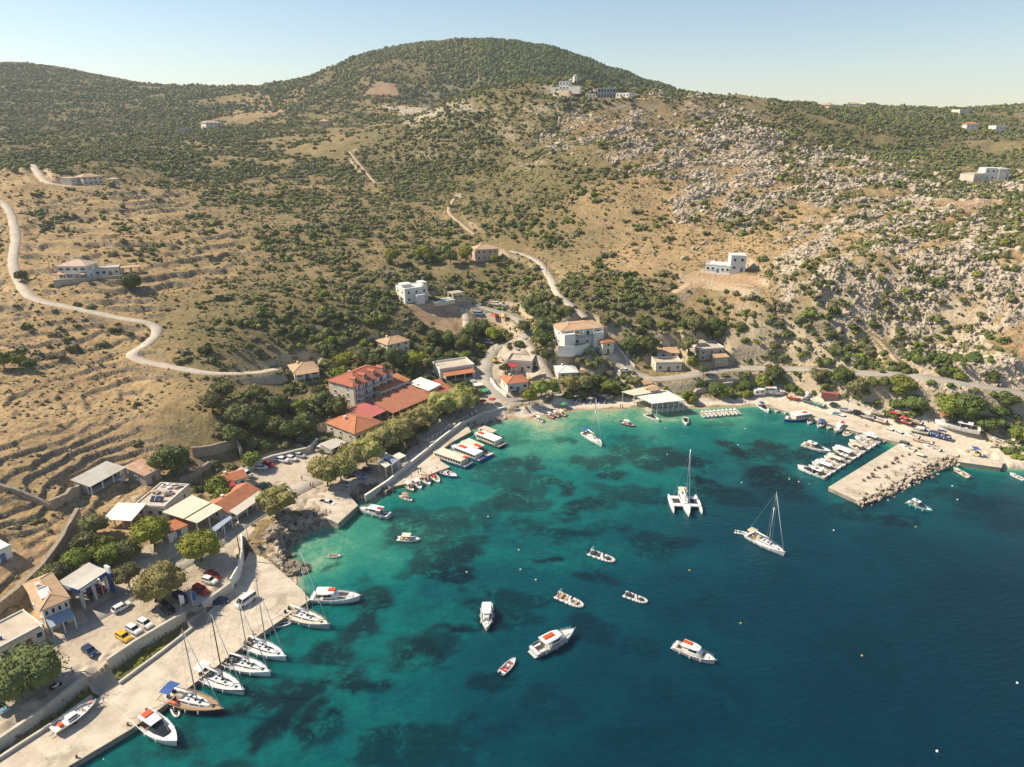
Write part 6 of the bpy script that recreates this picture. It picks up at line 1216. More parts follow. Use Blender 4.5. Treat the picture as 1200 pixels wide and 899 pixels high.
def sailing_yacht(label, stern, bow, hullm='gel_white', stripe=None, deckm='gel_white', bim='canvas_beige', mastm='alloy', mast_k=1.32, sprayhood='canvas_beige', raft=False, furled=True, boomcover='canvas_white', L0=None, group='sailing yachts in the bay', teak=True):
    t, L = boat_thing('sailing_yacht', label, 'sailing yacht', group, stern, bow, L0); B = L * .30; Hh = .095 * L
    S, zz = make_hull(t, L, B, Hh, hullm, stripe, ts=.80, full=2.0, sheer=.22, deckm=deckm, well=(.0625, .3125, .62), rimm='teak' if teak else hullm, wellm='teak', over=.02, draft=.4)
    x = lambda f: -L / 2 + L * f
    cab = loft_cabin([(x(.31), B * .27, B * .24, Hh, Hh + .045 * L), (x(.5), B * .28, B * .24, Hh, Hh + .048 * L), (x(.66), B * .22, B * .18, Hh * 1.03, Hh + .04 * L), (x(.78), B * .09, B * .06, Hh * 1.1, Hh * 1.12 + .01 * L)], 'gel_white', 'coachroof', t, (.35, .75))
    for fx, fy, s_ in ((.46, .1, .5), (.46, -.1, .5), (.56, 0, .6), (.64, .08, .45), (.64, -.08, .45)): mb(_mats['tinted_screen']).box((x(fx), B * fy, Hh + .047 * L + .02 - (fx - .5) * .03 * L * (fx > .5)), (s_, s_, .06)).build('hatch', cab)
    mb(_mats['tinted_screen']).box((x(.84), 0, zz(.84) + .0), (.6, .6, .08)).build('hatch', t)
    for sg in (1, -1):
        mb(_mats['cushion_white']).box((x(.20), sg * B * .24, Hh * .62), (L * .18, B * .10, Hh * .5)).build('cockpit_seat', t)
        mb(_mats['dark_metal']).lathe([(.42, 0), (.45, .03), (.42, .06)], 10).build('wheel', t, loc=(x(.13), sg * B * .16, Hh + .35)).rotation_euler = (0, 1.3, 0)
    mb(_mats['teak']).box((x(.21), 0, Hh * .8), (L * .09, .5, .5)).build('cockpit_table', t)
    if bim: bimini(t, x(.05), x(.22), B * .36, Hh + 2.0, bim, True, Hh)
    if sprayhood: loft_cabin([(x(.29), B * .27, B * .2, Hh + .02, Hh + 1.3), (x(.36), B * .25, B * .16, Hh + .3, Hh + 1.05)], sprayhood, 'sprayhood', t)
    mx = x(.58); mh = L * mast_k; mz = Hh + .045 * L
    ma = mb(_mats[mastm], True).tube((mx, 0, mz - .3), (mx, 0, mz + mh * .7), .085 + L * .003, .08 + L * .0025, 8).tube((mx, 0, mz + mh * .7), (mx, 0, mz + mh), .08 + L * .0025, .05, 8).build('mast', t)
    for k, wd_ in ((.36, .34), (.68, .26)): mb(_mats[mastm]).tube((mx, -B * wd_, mz + mh * k - .05), (mx, B * wd_, mz + mh * k - .05), .035, .035, 5).build('spreader', ma)
    bo = mb(_mats[mastm]).tube((mx - .1, 0, mz + 1.1), (x(.20), 0, mz + 1.25), .08, .07, 6).build('boom', t); mb(_mats[boomcover], True).tube((mx - .2, 0, mz + 1.32), (x(.22), 0, mz + 1.45), .24, .15, 8).build('sail_cover', bo)
    st_ = mb(_mats['rail_steel']); top = (mx, 0, mz + mh - .1)
    for sg in (1, -1): st_.path([(mx - .1, sg * B * .46, Hh), (mx, sg * B * .34, mz + mh * .36), (mx, sg * B * .26, mz + mh * .68), top], .02, 4); st_.tube((x(.01), sg * B * .3, Hh), (x(.1), 0, Hh + mh * .22), .02, .02, 4)
    st_.tube((x(.1), 0, Hh + mh * .22), top, .022, .022, 4); st_.build('rigging', t)
    mb(_mats['canvas_white'] if furled else _mats['rail_steel'], True).tube((x(.965), 0, zz(.96) + .3), (mx + .05, 0, mz + mh * .96), .11 if furled else .03, .045 if furled else .03, 6).build('furled_jib', t)
    rails(t, S, x(.1), x(.99), .6); fenders(t, S, 4)
    if raft: mb(_mats['raft_orange'], True).tube((x(.22), -B * .36, Hh + .2), (x(.36), -B * .40, Hh + .2), .34, .34, 8).build('life_raft', t)
    mb(_mats['alloy']).box((x(.985), 0, zz(1) + .1), (.9, .12, .18)).build('anchor', t); mb(_mats['teak']).box((x(0) - .25, 0, Hh * .35), (.8, B * .5, .08)).build('bathing_platform', t)
    return t
def launch(label, stern, bow, roofm='gel_white', raftx=(.18, .42), hullm='gel_white', stripe=None, kind='cabin', group='excursion launches at anchor', L0=None, raft='raft_orange', rearm='cushion_tan', roof=(.2, .62)):
    """excursion launch: open stern, long hard roof carried on a glazed cabin"""
    t, L = boat_thing('motor_launch', label, 'motor boat', group, stern, bow, L0); B = L * .32; Hh = .095 * L + .15; x = lambda f: -L / 2 + L * f
    S, zz = make_hull(t, L, B, Hh, hullm, stripe, ts=.86, full=2.4, sheer=.28, deckm='gel_white', well=(.0625, .75, .80), wellm='deck_grey', draft=.3)
    z1 = Hh + 1.35
    loft_cabin([(x(roof[0] + .16), B * .33, B * .30, Hh * .4, z1), (x(roof[1] - .04), B * .33, B * .30, Hh * .5, z1), (x(roof[1] + .06), B * .27, B * .16, Hh * .8, z1 * .75)], 'gel_white', 'cabin', t, (.58, .9))
    rf = mb(_mats[roofm]).rings([[(x(roof[0]), -B * .40, z1), (x(roof[0]), B * .40, z1), (x(roof[0]), B * .36, z1 + .14), (x(roof[0]), -B * .36, z1 + .14)], [(x(roof[1] - .12), -B * .40, z1), (x(roof[1] - .12), B * .40, z1), (x(roof[1] - .12), B * .36, z1 + .16), (x(roof[1] - .12), -B * .36, z1 + .16)], [(x(roof[1]), -B * .28, z1), (x(roof[1]), B * .28, z1), (x(roof[1]), B * .24, z1 + .12), (x(roof[1]), -B * .24, z1 + .12)]]).build('roof', t)
    if raft: mb(_mats[raft]).box((x(sum(raftx) / 2), B * .08, z1 + .28), (L * (raftx[1] - raftx[0]), B * .30, .26), 0, .88).build('life_raft', rf)
    for fx in (roof[0] + .02,):
        for sg in (1, -1): mb(_mats['rail_steel']).tube((x(fx), sg * B * .38, Hh), (x(fx), sg * B * .38, z1), .04, .04, 5).build('roof_post', t)
    for sg in (1, -1): mb(_mats['cushion_white']).box((x(.16), sg * B * .30, Hh * .7), (L * .16, B * .12, .45)).build('seat', t)
    mb(_mats[rearm]).box((x(.05), 0, Hh * .75), (L * .07, B * .62, .3)).build('stern_seat', t); mb(_mats['deck_grey']).box((x(-.02), 0, Hh * .32), (L * .06, B * .7, .1)).build('bathing_platform', t)
    mb(_mats['cushion_white']).box((x(.80), 0, zz(.8) + .08), (L * .10, B * .32, .2)).build('sun_pad', t); mb(_mats['deck_grey']).box((x(.70), 0, Hh * .45), (L * .06, B * .4, .5)).build('seat', t)
    rails(t, S, x(.5), x(.99), .55); mb(_mats['alloy']).box((x(1.0), 0, zz(1) + .02), (L * .07, .16, .12)).build('anchor', t); fenders(t, S, 3); return t
def cruiser(label, stern, bow, hullm='gel_white', group='motor cruisers on moorings', L0=None, screen=True, patch=None, top='gel_white', stripe=None):
    """low day cruiser: long foredeck, raked dark screen"""
    t, L = boat_thing('motor_cruiser', label, 'motor boat', group, stern, bow, L0); B = L * .34; Hh = .1 * L + .1; x = lambda f: -L / 2 + L * f
    S, zz = make_hull(t, L, B, Hh, hullm, stripe, ts=.88, full=2.3, sheer=.3, well=(.0625, .4375, .76), wellm='teak')
    loft_cabin([(x(.40), B * .34, B * .26, Hh, Hh + .75), (x(.55), B * .32, B * .22, Hh * 1.03, Hh + .62), (x(.76), B * .20, B * .08, Hh * 1.12, Hh * 1.2 + .15)], 'tinted_screen' if screen else 'gel_white', 'windscreen' if screen else 'cabin', t)
    if top:
        tp = mb(_mats[top]).rings([[(x(.17), -B * .33, Hh + 1.35), (x(.17), B * .33, Hh + 1.35), (x(.17), B * .30, Hh + 1.47), (x(.17), -B * .30, Hh + 1.47)], [(x(.50), -B * .27, Hh + 1.25), (x(.50), B * .27, Hh + 1.25), (x(.50), B * .24, Hh + 1.35), (x(.50), -B * .24, Hh + 1.35)]]).build('hardtop', t)
        for sg in (1, -1):
            mb(_mats['gel_white']).tube((x(.2), sg * B * .36, Hh), (x(.22), sg * B * .31, Hh + 1.38), .06, .05, 5).build('hardtop_post', t); mb(_mats['gel_white']).tube((x(.42), sg * B * .33, Hh), (x(.46), sg * B * .27, Hh + 1.3), .05, .05, 5).build('hardtop_post', t)
        if patch: mb(_mats[patch]).box((x(.24), B * .02, Hh + 1.55), (L * .11, B * .42, .16)).build('life_raft', tp)
        else: mb(_mats['tinted_screen']).box((x(.34), 0, Hh + 1.43), (L * .1, B * .3, .04)).build('skylight', tp)
    mb(_mats['cushion_tan']).box((x(.10), 0, Hh * .75), (L * .07, B * .6, .35)).build('stern_seat', t); mb(_mats['cushion_white']).box((x(.30), B * .18, Hh * .8), (L * .07, B * .14, .6)).build('helm_seat', t)
    mb(_mats['teak']).box((x(-.015), 0, Hh * .3), (L * .07, B * .76, .1)).build('bathing_platform', t); rails(t, S, x(.45), x(.99), .5); fenders(t, S, 3); return t
def dayboat(label, stern, bow, canopy=None, hullm='gel_white', stripe=None, group='open day boats', L0=None, cush='cushion_tan', cx=(.22, .6), motor=True, kind='speed', inner='deck_grey'):
    """small open boat with console, windscreen, seats, outboard and perhaps a canvas bimini"""
    t, L = boat_thing('day_boat', label, 'motor boat', group, stern, bow, L0); B = L * .37; Hh = .55 if L < 7 else .7; x = lambda f: -L / 2 + L * f
    S, zz = make_hull(t, L, B, Hh, hullm, stripe, ts=.86, full=2.3, sheer=.35, well=(.125, .75, .78), wellm=inner, draft=.25)
    co_ = mb(_mats['gel_white']).box((x(.50), 0, Hh * .8), (L * .10, B * .30, .75), 0, .85).build('console', t)
    mb(_mats['tinted_screen']).slab((x(.555), -B * .20, Hh + .2), (x(.555), B * .20, Hh + .2), (x(.525), B * .16, Hh + .62), (x(.525), -B * .16, Hh + .62), .03).build('windscreen', co_)
    mb(_mats[cush]).box((x(.20), 0, Hh * .72), (L * .09, B * .66, .32)).build('stern_seat', t); mb(_mats[cush]).box((x(.38), 0, Hh * .75), (L * .07, B * .3, .5)).build('helm_seat', t); mb(_mats[cush]).box((x(.70), 0, Hh * .7), (L * .08, B * .42, .25)).build('bow_seat', t)
    if motor: outboard(t, x(0), 0, Hh * .8, 1.1)
    if canopy: bimini(t, x(cx[0]), x(cx[1]), B * .42, Hh + 1.45, canopy, True, Hh, 'canopy')
    rails(t, S, x(.72), x(.99), .3, 'bow_rail'); return t
def rib(label, stern, bow, seats='cushion_tan', group='inflatable boats', L0=None, tubem='rubber_grey', arch=True, small=False):
    t, L = boat_thing('inflatable_boat', label, 'inflatable boat', group, stern, bow, L0); B = L * .40; r = .26 if not small else .2; x = lambda f: -L / 2 + L * f
    pts = [(x(0), B * .40, r * .9)] + [(x(f), B * .40 * (1 if f < .55 else math.sqrt(max(0, 1 - ((f - .55) / .42) ** 2.2))), r * (.9 + .9 * max(0, f - .55) ** 1.3)) for f in (.2, .4, .55, .68, .78, .86, .92, .955, .97)]
    full = pts + [(p[0], -p[1], p[2]) for p in pts[::-1]]; b = mb(_mats[tubem], True); b.path(full, r, 9); b.lathe([(0.01, r * .2), (r * .5, r * .9), (0.01, r * 1.6)], 8, (x(-.02), B * .40)); b.lathe([(0.01, r * .2), (r * .5, r * .9), (0.01, r * 1.6)], 8, (x(-.02), -B * .40)); b.build('tube', t)
    pl = [(p[0], p[1] - .05, 0) for p in pts] + [(p[0], -p[1] + .05, 0) for p in pts[::-1]]; mb(_mats['deck_grey'] if not small else _mats['canvas_dark']).prism([(p[0], p[1]) for p in pl], -.15, .16).build('floor', t)
    mb(_mats['gel_white']).box((x(.04), 0, .3), (.12, B * .68, .6)).build('transom', t); outboard(t, x(.02), 0, .35, 1.15 if not small else .7)
    if not small:
        co_ = mb(_mats['gel_white']).box((x(.5), 0, .6), (L * .12, B * .32, .9), 0, .8).build('console', t); mb(_mats['tinted_screen']).slab((x(.56), -B * .18, 1.0), (x(.56), B * .18, 1.0), (x(.535), B * .15, 1.4), (x(.535), -B * .15, 1.4), .03).build('windscreen', co_)
        for f, w_ in ((.17, .62), (.36, .34), (.72, .36)): mb(_mats[seats]).box((x(f), 0, .42), (L * .09, B * w_, .5)).build('seat', t)
        if arch:
            a_ = mb(_mats['gel_white'])
            for sg in (1, -1): a_.tube((x(.1), sg * B * .38, .4), (x(.08), sg * B * .30, 1.7), .05, .05, 5)
            a_.tube((x(.08), -B * .3, 1.7), (x(.08), B * .3, 1.7), .06, .06, 5); a_.build('arch', t)
    else: mb(_mats['canvas_dark']).box((x(.42), 0, .32), (.3, B * .7, .08)).build('bench', t)
    return t
def rowboat(label, stern, bow, hullm='gel_white', inner='cushion_tan', group=None, L0=None, z=0, stripe=None):
    t, L = boat_thing('rowing_boat', label, 'rowing boat', group, stern, bow, L0)
    if z: place(t, stern, bow, z)
    B = L * .38; x = lambda f: -L / 2 + L * f; make_hull(t, L, B, .45, hullm, stripe, .75, 2.2, .3, 'gel_white', (.0625, .8125, .84), wellm=inner, draft=.2)
    for f in (.2, .45, .68): mb(_mats['teak']).box((x(f), 0, .36), (.25, B * .8 * (1 if f < .6 else .75), .05)).build('bench', t)
    return t
def tour_boat(label, stern, bow, hullm='hull_blue', roofs=(('gel_cream', .08, .8),), group='tour boats at the landing quay', L0=None, windows=True, patches=()):
    t, L = boat_thing('tour_boat', label, 'tour boat', group, stern, bow, L0); B = L * .30; Hh = 1.1; x = lambda f: -L / 2 + L * f
    S, zz = make_hull(t, L, B, Hh, hullm, 'gel_white' if hullm != 'gel_white' else 'hull_blue', ts=.88, full=2.6, sheer=.3, deckm='gel_cream', well=(.0625, .8125, .86), wellm='deck_grey', draft=.4)
    for m_, f0, f1 in roofs:
        if windows:
            loft_cabin([(x(f0 + .02), B * .42, B * .40, .5, Hh + 1.35), (x(f1 - .02), B * .42, B * .40, .5, Hh + 1.35)], 'gel_cream', 'cabin', t)
            n = int((f1 - f0) * L / 1.15)
            for i in range(n):
                for sg in (1, -1): mb(_mats['tinted_screen']).box((x(f0 + .03) + (f1 - f0 - .06) * L * (i + .5) / n, sg * B * .415, Hh + .75), (.72, .07, .7)).build('window', t)
        else:
            for i in range(4):
                for sg in (1, -1): mb(_mats['gel_white']).tube((x(f0 + .02 + (f1 - f0 - .04) * i / 3), sg * B * .4, .5), (x(f0 + .02 + (f1 - f0 - .04) * i / 3), sg * B * .4, Hh + 1.4), .05, .05, 5).build('roof_post', t)
            for sg in (1, -1): mb(_mats['teak']).box((x((f0 + f1) / 2), sg * B * .3, .75), ((f1 - f0) * L * .9, .5, .4)).build('bench', t)
        rf = mb(_mats[m_]).box((x((f0 + f1) / 2), 0, Hh + 1.45), ((f1 - f0) * L, B * .92, .2), 0, .97).build('roof', t)
        for pm, p0, p1, py in patches: mb(_mats[pm]).box((x((p0 + p1) / 2), py * B, Hh + 1.66), ((p1 - p0) * L, B * .32, .22), 0, .9).build('life_raft', rf)
    mb(_mats['gel_white']).box((x(.87), 0, Hh + .5), (L * .06, B * .34, .9), 0, .8).build('wheelhouse', t); rails(t, S, x(.8), x(.99), .7); rails(t, S, x(0), x(.12), .7); return t
Y_ = 'sailing yachts moored stern to the quay'
sailing_yacht('dark blue hulled yacht with teak deck, blue bimini and orange life raft at the quay', (193, 818), (263, 838), 'navy', 'navy', 'teak', 'canvas_blue', 'alloy', 1.22, 'canvas_beige', True, group=Y_)
sailing_yacht('white yacht with blue bow stripe and white cockpit tent, second along the quay', (232, 791), (287, 815), 'gel_white', 'navy', 'gel_white', 'canvas_white', 'dark_metal', 1.32, 'canvas_dark', group=Y_, teak=False)
sailing_yacht('white yacht with grey beige bimini and grey sprayhood, middle of the quay row', (261, 776), (318, 793), 'gel_white', None, 'gel_white', 'canvas_beige', 'alloy', 1.32, 'canvas_dark', group=Y_, teak=False)
sailing_yacht('white yacht with bright mast and beige bimini just behind the parked van', (284, 755), (336, 775), 'gel_white', None, 'gel_white', 'canvas_beige', 'alloy', 1.38, None, group=Y_, teak=False)
sailing_yacht('cream decked yacht without bimini, last sailing boat before the quay head', (330, 719), (387, 738), 'hull_grey', None, 'gel_cream', None, 'alloy', 1.3, 'canvas_beige', group=Y_)
sailing_yacht('white sloop at anchor with tan bimini towing a dinghy', (875, 629), (919, 652), 'gel_white', None, 'gel_white', 'canvas_beige', 'alloy', 1.35, 'canvas_beige', group='sailing yachts at anchor', teak=False)
sailing_yacht('white sloop with light blue canopy anchored off the beach', (685, 510), (704, 523), 'gel_white', None, 'gel_white', 'canvas_blue', 'alloy', 1.3, None, group='sailing yachts at anchor', L0=11.5, teak=False)
# the trimaran
t, L = boat_thing('trimaran', 'white three hulled sailing trimaran anchored in mid bay', 'trimaran', None, (797, 578), (808, 608), 13.5)
S, zz = make_hull(t, L, 2.6, 1.25, ts=.6, full=1.8, well=(.125, .3125, .6)); cab = loft_cabin([(-4.2, 1.25, 1.0, 1.0, 2.3), (-.5, 1.3, 1.0, 1.1, 2.4), (1.2, .9, .5, 1.2, 1.75)], 'gel_white', 'coachroof', t, (.3, .75)); bimini(t, -5.4, -2.6, 1.25, 3.3, 'canvas_beige', True, 1.2)
for sg in (1, -1):
    sh_ = hull_shape(L * .74, 1.15, .95, .35, 1.8, .3, .3); b_ = mb(_mats['gel_white'], True); vs = [(p[0] + .1, p[1] + sg * 4.0, p[2]) for s_ in sh_ for p in s_]; b_.add(vs, [(k * 9 + i, k * 9 + i + 1, (k + 1) * 9 + i + 1, (k + 1) * 9 + i) for k in range(len(sh_) - 1) for i in range(8)]); b_.add([(p[0] + .1, p[1] + sg * 4.0, p[2] - .02) for s_ in sh_ for p in (s_[0], s_[8])], [(2 * k, 2 * k + 1, 2 * k + 3, 2 * k + 2) for k in range(len(sh_) - 1)]); b_.build('outer_hull', t)
    for xx in (1.6, -2.6): mb(_mats['gel_white']).box((xx, sg * 2.4, 1.1), (1.5, 3.4, .35)).build('cross_beam', t)
    mb(_mats['canvas_dark']).box((-.5, sg * 2.4, 1.12), (2.7, 2.2, .05)).build('net', t)
ma = mb(_mats['alloy'], True).tube((.6, 0, 1.9), (.3, 0, 18.5), .16, .08, 8).build('mast', t)
for k in (7.5, 12.5): mb(_mats['alloy']).tube((.5, -1, k), (.5, 1, k), .04, .04, 5).build('spreader', ma)
r = mb(_mats['rail_steel'])
for sg in (1, -1): r.path([(-1, sg * 3.9, 1.0), (.3, 0, 17.5)], .03, 4)
r.tube((6, 0, 1.5), (.3, 0, 17), .07, .04, 5); r.build('rigging', t); mb(_mats['alloy']).tube((.5, 0, 3.0), (-4.6, 0, 3.4), .1, .08, 6).build('boom', t); mb(_mats['canvas_white'], True).tube((.3, 0, 3.3), (-4.2, 0, 3.65), .26, .16, 8).build('sail_cover', t)
EX = 'excursion launches at anchor'
cruiser('white day cruiser with large dark windscreen and orange raft moored stern to the quay', (165, 842), (209, 876), screen=True, patch='raft_orange', group='motor boats at the quay')
launch('white launch with pale hard top and red raft lying off the quay head', (366, 703), (423, 704), 'gel_white', (.34, .5), 'gel_white', group='motor boats at the quay', raft='raft_orange', roof=(.1, .48))
launch('white launch pointing at the camera with orange stern seat', (571, 711), (570, 741), 'canvas_white', (.9, .9), group=EX, raft=None, rearm='raft_orange', roof=(.16, .62))
launch('white and grey launch with orange raft on its long roof and red stern', (625, 768), (673, 743), 'gel_white', (.26, .50), 'hull_grey', None, group=EX, rearm='canvas_red')
launch('white launch with red hull stripe and orange raft, lowest boat on the right', (790, 759), (838, 779), 'gel_white', (.20, .42), 'gel_white', 'hull_red', group=EX)
launch('small white launch with grey hull and red canopy end beside the jetty', (456, 607), (420, 599), 'gel_white', (.2, .34), 'hull_grey', None, group='boats near the jetty', raft='canvas_red')
dayboat('small white open boat with tan seats just below the long launch', (587, 791), (604, 774), None, 'gel_white', group='open day boats', cush='canvas_red')
rib('grey inflatable with tan seats, upper left of the two in mid bay', (653, 698), (684, 712), group='inflatable boats at anchor')
rib('grey inflatable with dark seats nearest the trimaran', (691, 648), (721, 659), 'canvas_dark', group='inflatable boats at anchor')
rib('small grey inflatable with two dark seats drifting towards deep water', (732, 697), (759, 707), 'canvas_dark', group='inflatable boats at anchor', arch=False)
D_ = 'dinghies'
rib('white dinghy tucked beside the dark blue yacht', (203, 829), (209, 841), L0=3.2, small=True, tubem='gel_white', group=D_); rib('white dinghy floating by the stern of the cream yacht', (326, 734), (340, 731), L0=3.2, small=True, tubem='gel_white', group=D_); rib('white dinghy tied behind the anchored sloop', (863, 624), (874, 626), L0=3.4, small=True, tubem='gel_white', group=D_)
rowboat('little cream rowing boat floating in the cove', (386, 653), (398, 653), L0=3.3)
dayboat('small wooden boat with dusty pink canopy near the rocks', (470, 582), (483, 589), 'canvas_brown', 'gel_cream', 'hull_wood', group='boats near the jetty', L0=5.2)
dayboat('small cream boat with peach canopy over seagrass below the jetty launch', (468, 633), (490, 634), 'gel_cream', 'gel_white', group='boats near the jetty', L0=6.2)
B_ = 'small boats off the beach'
dayboat('small boat with white canopy nearest the landing quay end of the beach', (628, 491), (636, 496), 'canvas_white', 'gel_white', 'hull_red', group=B_, L0=5); dayboat('red hulled boat with white top alone off the beach centre', (731, 497), (741, 500), 'canvas_white', 'hull_red', group=B_, L0=5.5)
cruiser('white speedboat lying off the beach taverna', (758, 488), (770, 494), group=B_, L0=7.5, top=None); cruiser('white speedboat seen bow on off the taverna terrace', (803, 491), (804, 499), group=B_, L0=6.5, top=None)
for k, (a, b, lb) in enumerate([((642, 487), (648, 492), 'first red sided pedal boat of the trio at the beach, lowest'), ((649, 486), (654, 490), 'middle red sided pedal boat of the beach trio'), ((656, 485), (662, 489), 'red sided pedal boat of the beach trio nearest the sloop')]): dayboat(lb, a, b, 'canvas_white', 'hull_red', group='pedal boats at the beach', L0=4.5, motor=False, cx=(.2, .55))
H_ = 'white hire boats rafted side by side'
for k in range(9):
    u = 822 + k * 4.8; dayboat(['white hire boat at the outer end of the rafted row', 'second rafted hire boat from the outer end', 'third rafted hire boat from the outer end', 'fourth rafted hire boat from the outer end', 'middle hire boat of the rafted row', 'fourth rafted hire boat from the beach end', 'third rafted hire boat from the beach end', 'second rafted hire boat from the beach end', 'rafted hire boat nearest the harbour beach'][k], (u + 5, 490.5 - k * .45), (u - 1, 483 - k * .35), None, 'gel_white', group=H_, L0=5.6, cush='cushion_white' if k % 3 else 'yellow_paint')
P_ = 'boats moored along the pier'
PR = [('cruiser', 'white cruiser at the outer end of the pier row', 9.5), ('dayboat', 'slim white boat beside the outermost cruiser', 7.5), ('canvas_white', 'boat with long white canopy, third from the pier end', 8), ('dayboat', 'open white boat between two canopied ones, fourth from the pier end', 7.5), ('gel_cream', 'boat with cream canopy beside the white canopies', 7.5), ('cruiser', 'white hardtop cruiser amid the pier row', 7.5), ('canvas_white', 'boat with very long white canopy, seventh from the pier end', 9), ('dayboat', 'long open white boat in the upper pier row', 9), ('canvas_beige', 'boat with peach canopy in the pier row', 7), ('dayboat', 'white open boat near the inner end of the pier', 8), ('dayboat', 'white boat next to the inner corner of the pier', 8), ('canvas_white', 'white topped boat at the inner corner of the harbour', 7)]
SE = (970, 565.5); SI = (1034, 524)
for k, (kd, lb, L_) in enumerate(PR):
    f = k / 11; st_ = (SE[0] + (SI[0] - SE[0]) * f - 1, SE[1] + (SI[1] - SE[1]) * f - 3.5); bo_ = (st_[0] - 30 + 6 * f + random.uniform(-3, 3), st_[1] - 11.5 + 2 * f + random.uniform(-1.6, 1.6))
    if kd == 'cruiser': o = cruiser(lb, st_, bo_, group=P_, L0=L_)
    else: o = dayboat(lb, st_, bo_, None if kd == 'dayboat' else kd, 'gel_white', group=P_, L0=L_, cx=(.2, .85))
    a_ = Vector(at_z(*st_, 0)); d_ = (Vector(at_z(*bo_, 0)) - a_).normalized(); o.location = a_ + d_ * (L_ / 2 + .4)
cruiser('white cruiser with arched top floating alone inside the harbour', (942, 523), (971, 532), group=P_, L0=9.5)
A_ = 'boats along the harbour apron'
for a, b, fn, kw, lb in [((888, 475), (901, 485), cruiser, dict(top='canvas_blue', L0=8), 'white boat with blue top beached at the harbour corner'), ((912, 478), (909, 485), dayboat, dict(L0=5.5), 'small pale boat beside the blue topped beached boat'), ((922, 479), (920, 487), dayboat, dict(L0=6, stripe='hull_teal'), 'pale green sided boat beside the big blue hulled boat'),
  ((952, 491), (946, 500), dayboat, dict(canopy='canvas_dark', L0=5.5), 'small dark covered boat beside the big blue hulled boat'), ((965, 495), (958, 503), dayboat, dict(canopy='canvas_blue', stripe='hull_blue', hullm='gel_white', L0=7), 'boat with blue canvas awning in the apron row'), ((975, 497), (969, 505), dayboat, dict(hullm='gel_cream', L0=6, cush='yellow_paint'), 'yellowish open boat right of the blue awning boat'), ((988, 499), (978, 509), launch, dict(hullm='gel_cream', raft='canvas_red', L0=9), 'cream launch with red roof patch in the apron row'), ((997, 504), (990, 512), rib, dict(L0=7.5), 'grey inflatable right of the cream launch'), ((1012, 507), (1004, 515), dayboat, dict(L0=6.5), 'white open boat near the red mooring post'), ((1022, 511), (1015, 519), dayboat, dict(canopy='canvas_white', L0=7), 'white canopied boat near the harbour inner corner'), ((1036, 517), (1029, 520), dayboat, dict(L0=5), 'tiny white boat in the inner harbour corner')]:
    fn(lb, a, b, group=A_, **kw)
tour_boat('large blue hulled tour boat with white upper works at the harbour apron', (947, 490), (922, 494), 'hull_blue', (('gel_white', .1, .7),), A_, 13, True, (('raft_orange', .2, .36, 0),))
T_ = 'tour boats at the landing quay'
tour_boat('long cream tour boat with a row of dark windows and blue hull', (550, 548), (507, 533), 'hull_blue', (('gel_cream', .10, .86),), T_, None, True, (('raft_orange', .12, .2, -.2),))
tour_boat('tour boat with two red rafts on its pale roof behind the long cream one', (566, 541), (528, 526), 'hull_blue', (('gel_white', .1, .8),), T_, None, True, (('raft_orange', .5, .72, 0),))
tour_boat('blue hulled tour boat with red canvas stern roof', (574, 537), (540, 521), 'hull_blue', (('gel_cream', .3, .85),), T_, None, False, (('raft_orange', .32, .5, 0),))
tour_boat('white roofed tour boat with dark blue hull, outermost of the quay', (589, 525), (555, 511), 'navy', (('canvas_white', .12, .8),), T_, None, True, (('raft_orange', .62, .78, .1),))
tour_boat('short tour boat with beige roof at the head of the landing quay', (584, 515), (560, 506), 'gel_white', (('canvas_beige', .15, .8),), T_, None, False)
S_ = 'fishing boats at the small landing'
for a, b, lb, kw in [((476, 568), (484, 577), 'cream canopied fishing boat at the small landing', dict(canopy='gel_cream', hullm='hull_wood')), ((486, 565), (493, 574), 'pale canopied fishing boat second along the small landing', dict(canopy='canvas_white')), ((496, 561), (503, 569), 'fishing boat with faded pink awning at the small landing', dict(canopy='canvas_brown')), ((506, 557), (515, 567), 'open fishing boat with orange seats at the small landing', dict(cush='raft_orange'))]: dayboat(lb, a, b, group=S_, L0=6.2, **kw)
dayboat('white and blue open boat at the tip of the small landing', (513, 552), (536, 561), None, 'hull_blue', 'gel_white', group=S_, L0=8.5, cush='cushion_white')
cruiser('white boat with teal hull off the breakwater', (1063, 590), (1092, 602), 'hull_teal', 'motor boats beyond the breakwater', top='canvas_white'); dayboat('cream open boat off the slab quay', (1136, 561), (1117, 550), None, 'gel_cream', group='motor boats beyond the breakwater'); dayboat('white open boat cut by the edge of view', (1200, 564), (1183, 556), None, 'gel_white', group='motor boats beyond the breakwater')
# laid up ashore
def ashore(o, stern, bow, lift):
    a, b = G(*stern), G(*bow); c = (a + b) / 2; o.location = (c.x, c.y, Z(c.x, c.y) + lift); o.rotation_euler[2] = math.atan2(b.y - a.y, b.x - a.x); return o
def props(label, o, L):
    t = thing('boat_cradle', label, 'cradle', (o.location.x, o.location.y, o.location.z - .45), o.rotation_euler[2], 'cradles under laid up boats')
    for f in (-.3, .25):
        mb(_mats['dark_wood']).box((L * f, 0, 0), (.2, 1.8, .16)).build('beam', t)
        for sg in (1, -1): mb(_mats['dark_wood']).tube((L * f, sg * .85, -.35), (L * f, sg * .7, .55), .07, .07, 5).build('prop', t)
LU = 'boats laid up ashore'
o = rowboat('white wooden fishing boat with blue stripe laid up on a trailer on the quay', (63, 857), (113, 822), 'gel_white', 'gel_white', LU, None, 0, 'hull_blue'); a_, b_ = Vector(at_z(63, 857, 2.2)), Vector(at_z(113, 822, 2.2)); c_ = (a_ + b_) / 2; o.location = (c_.x, c_.y, 2.15)
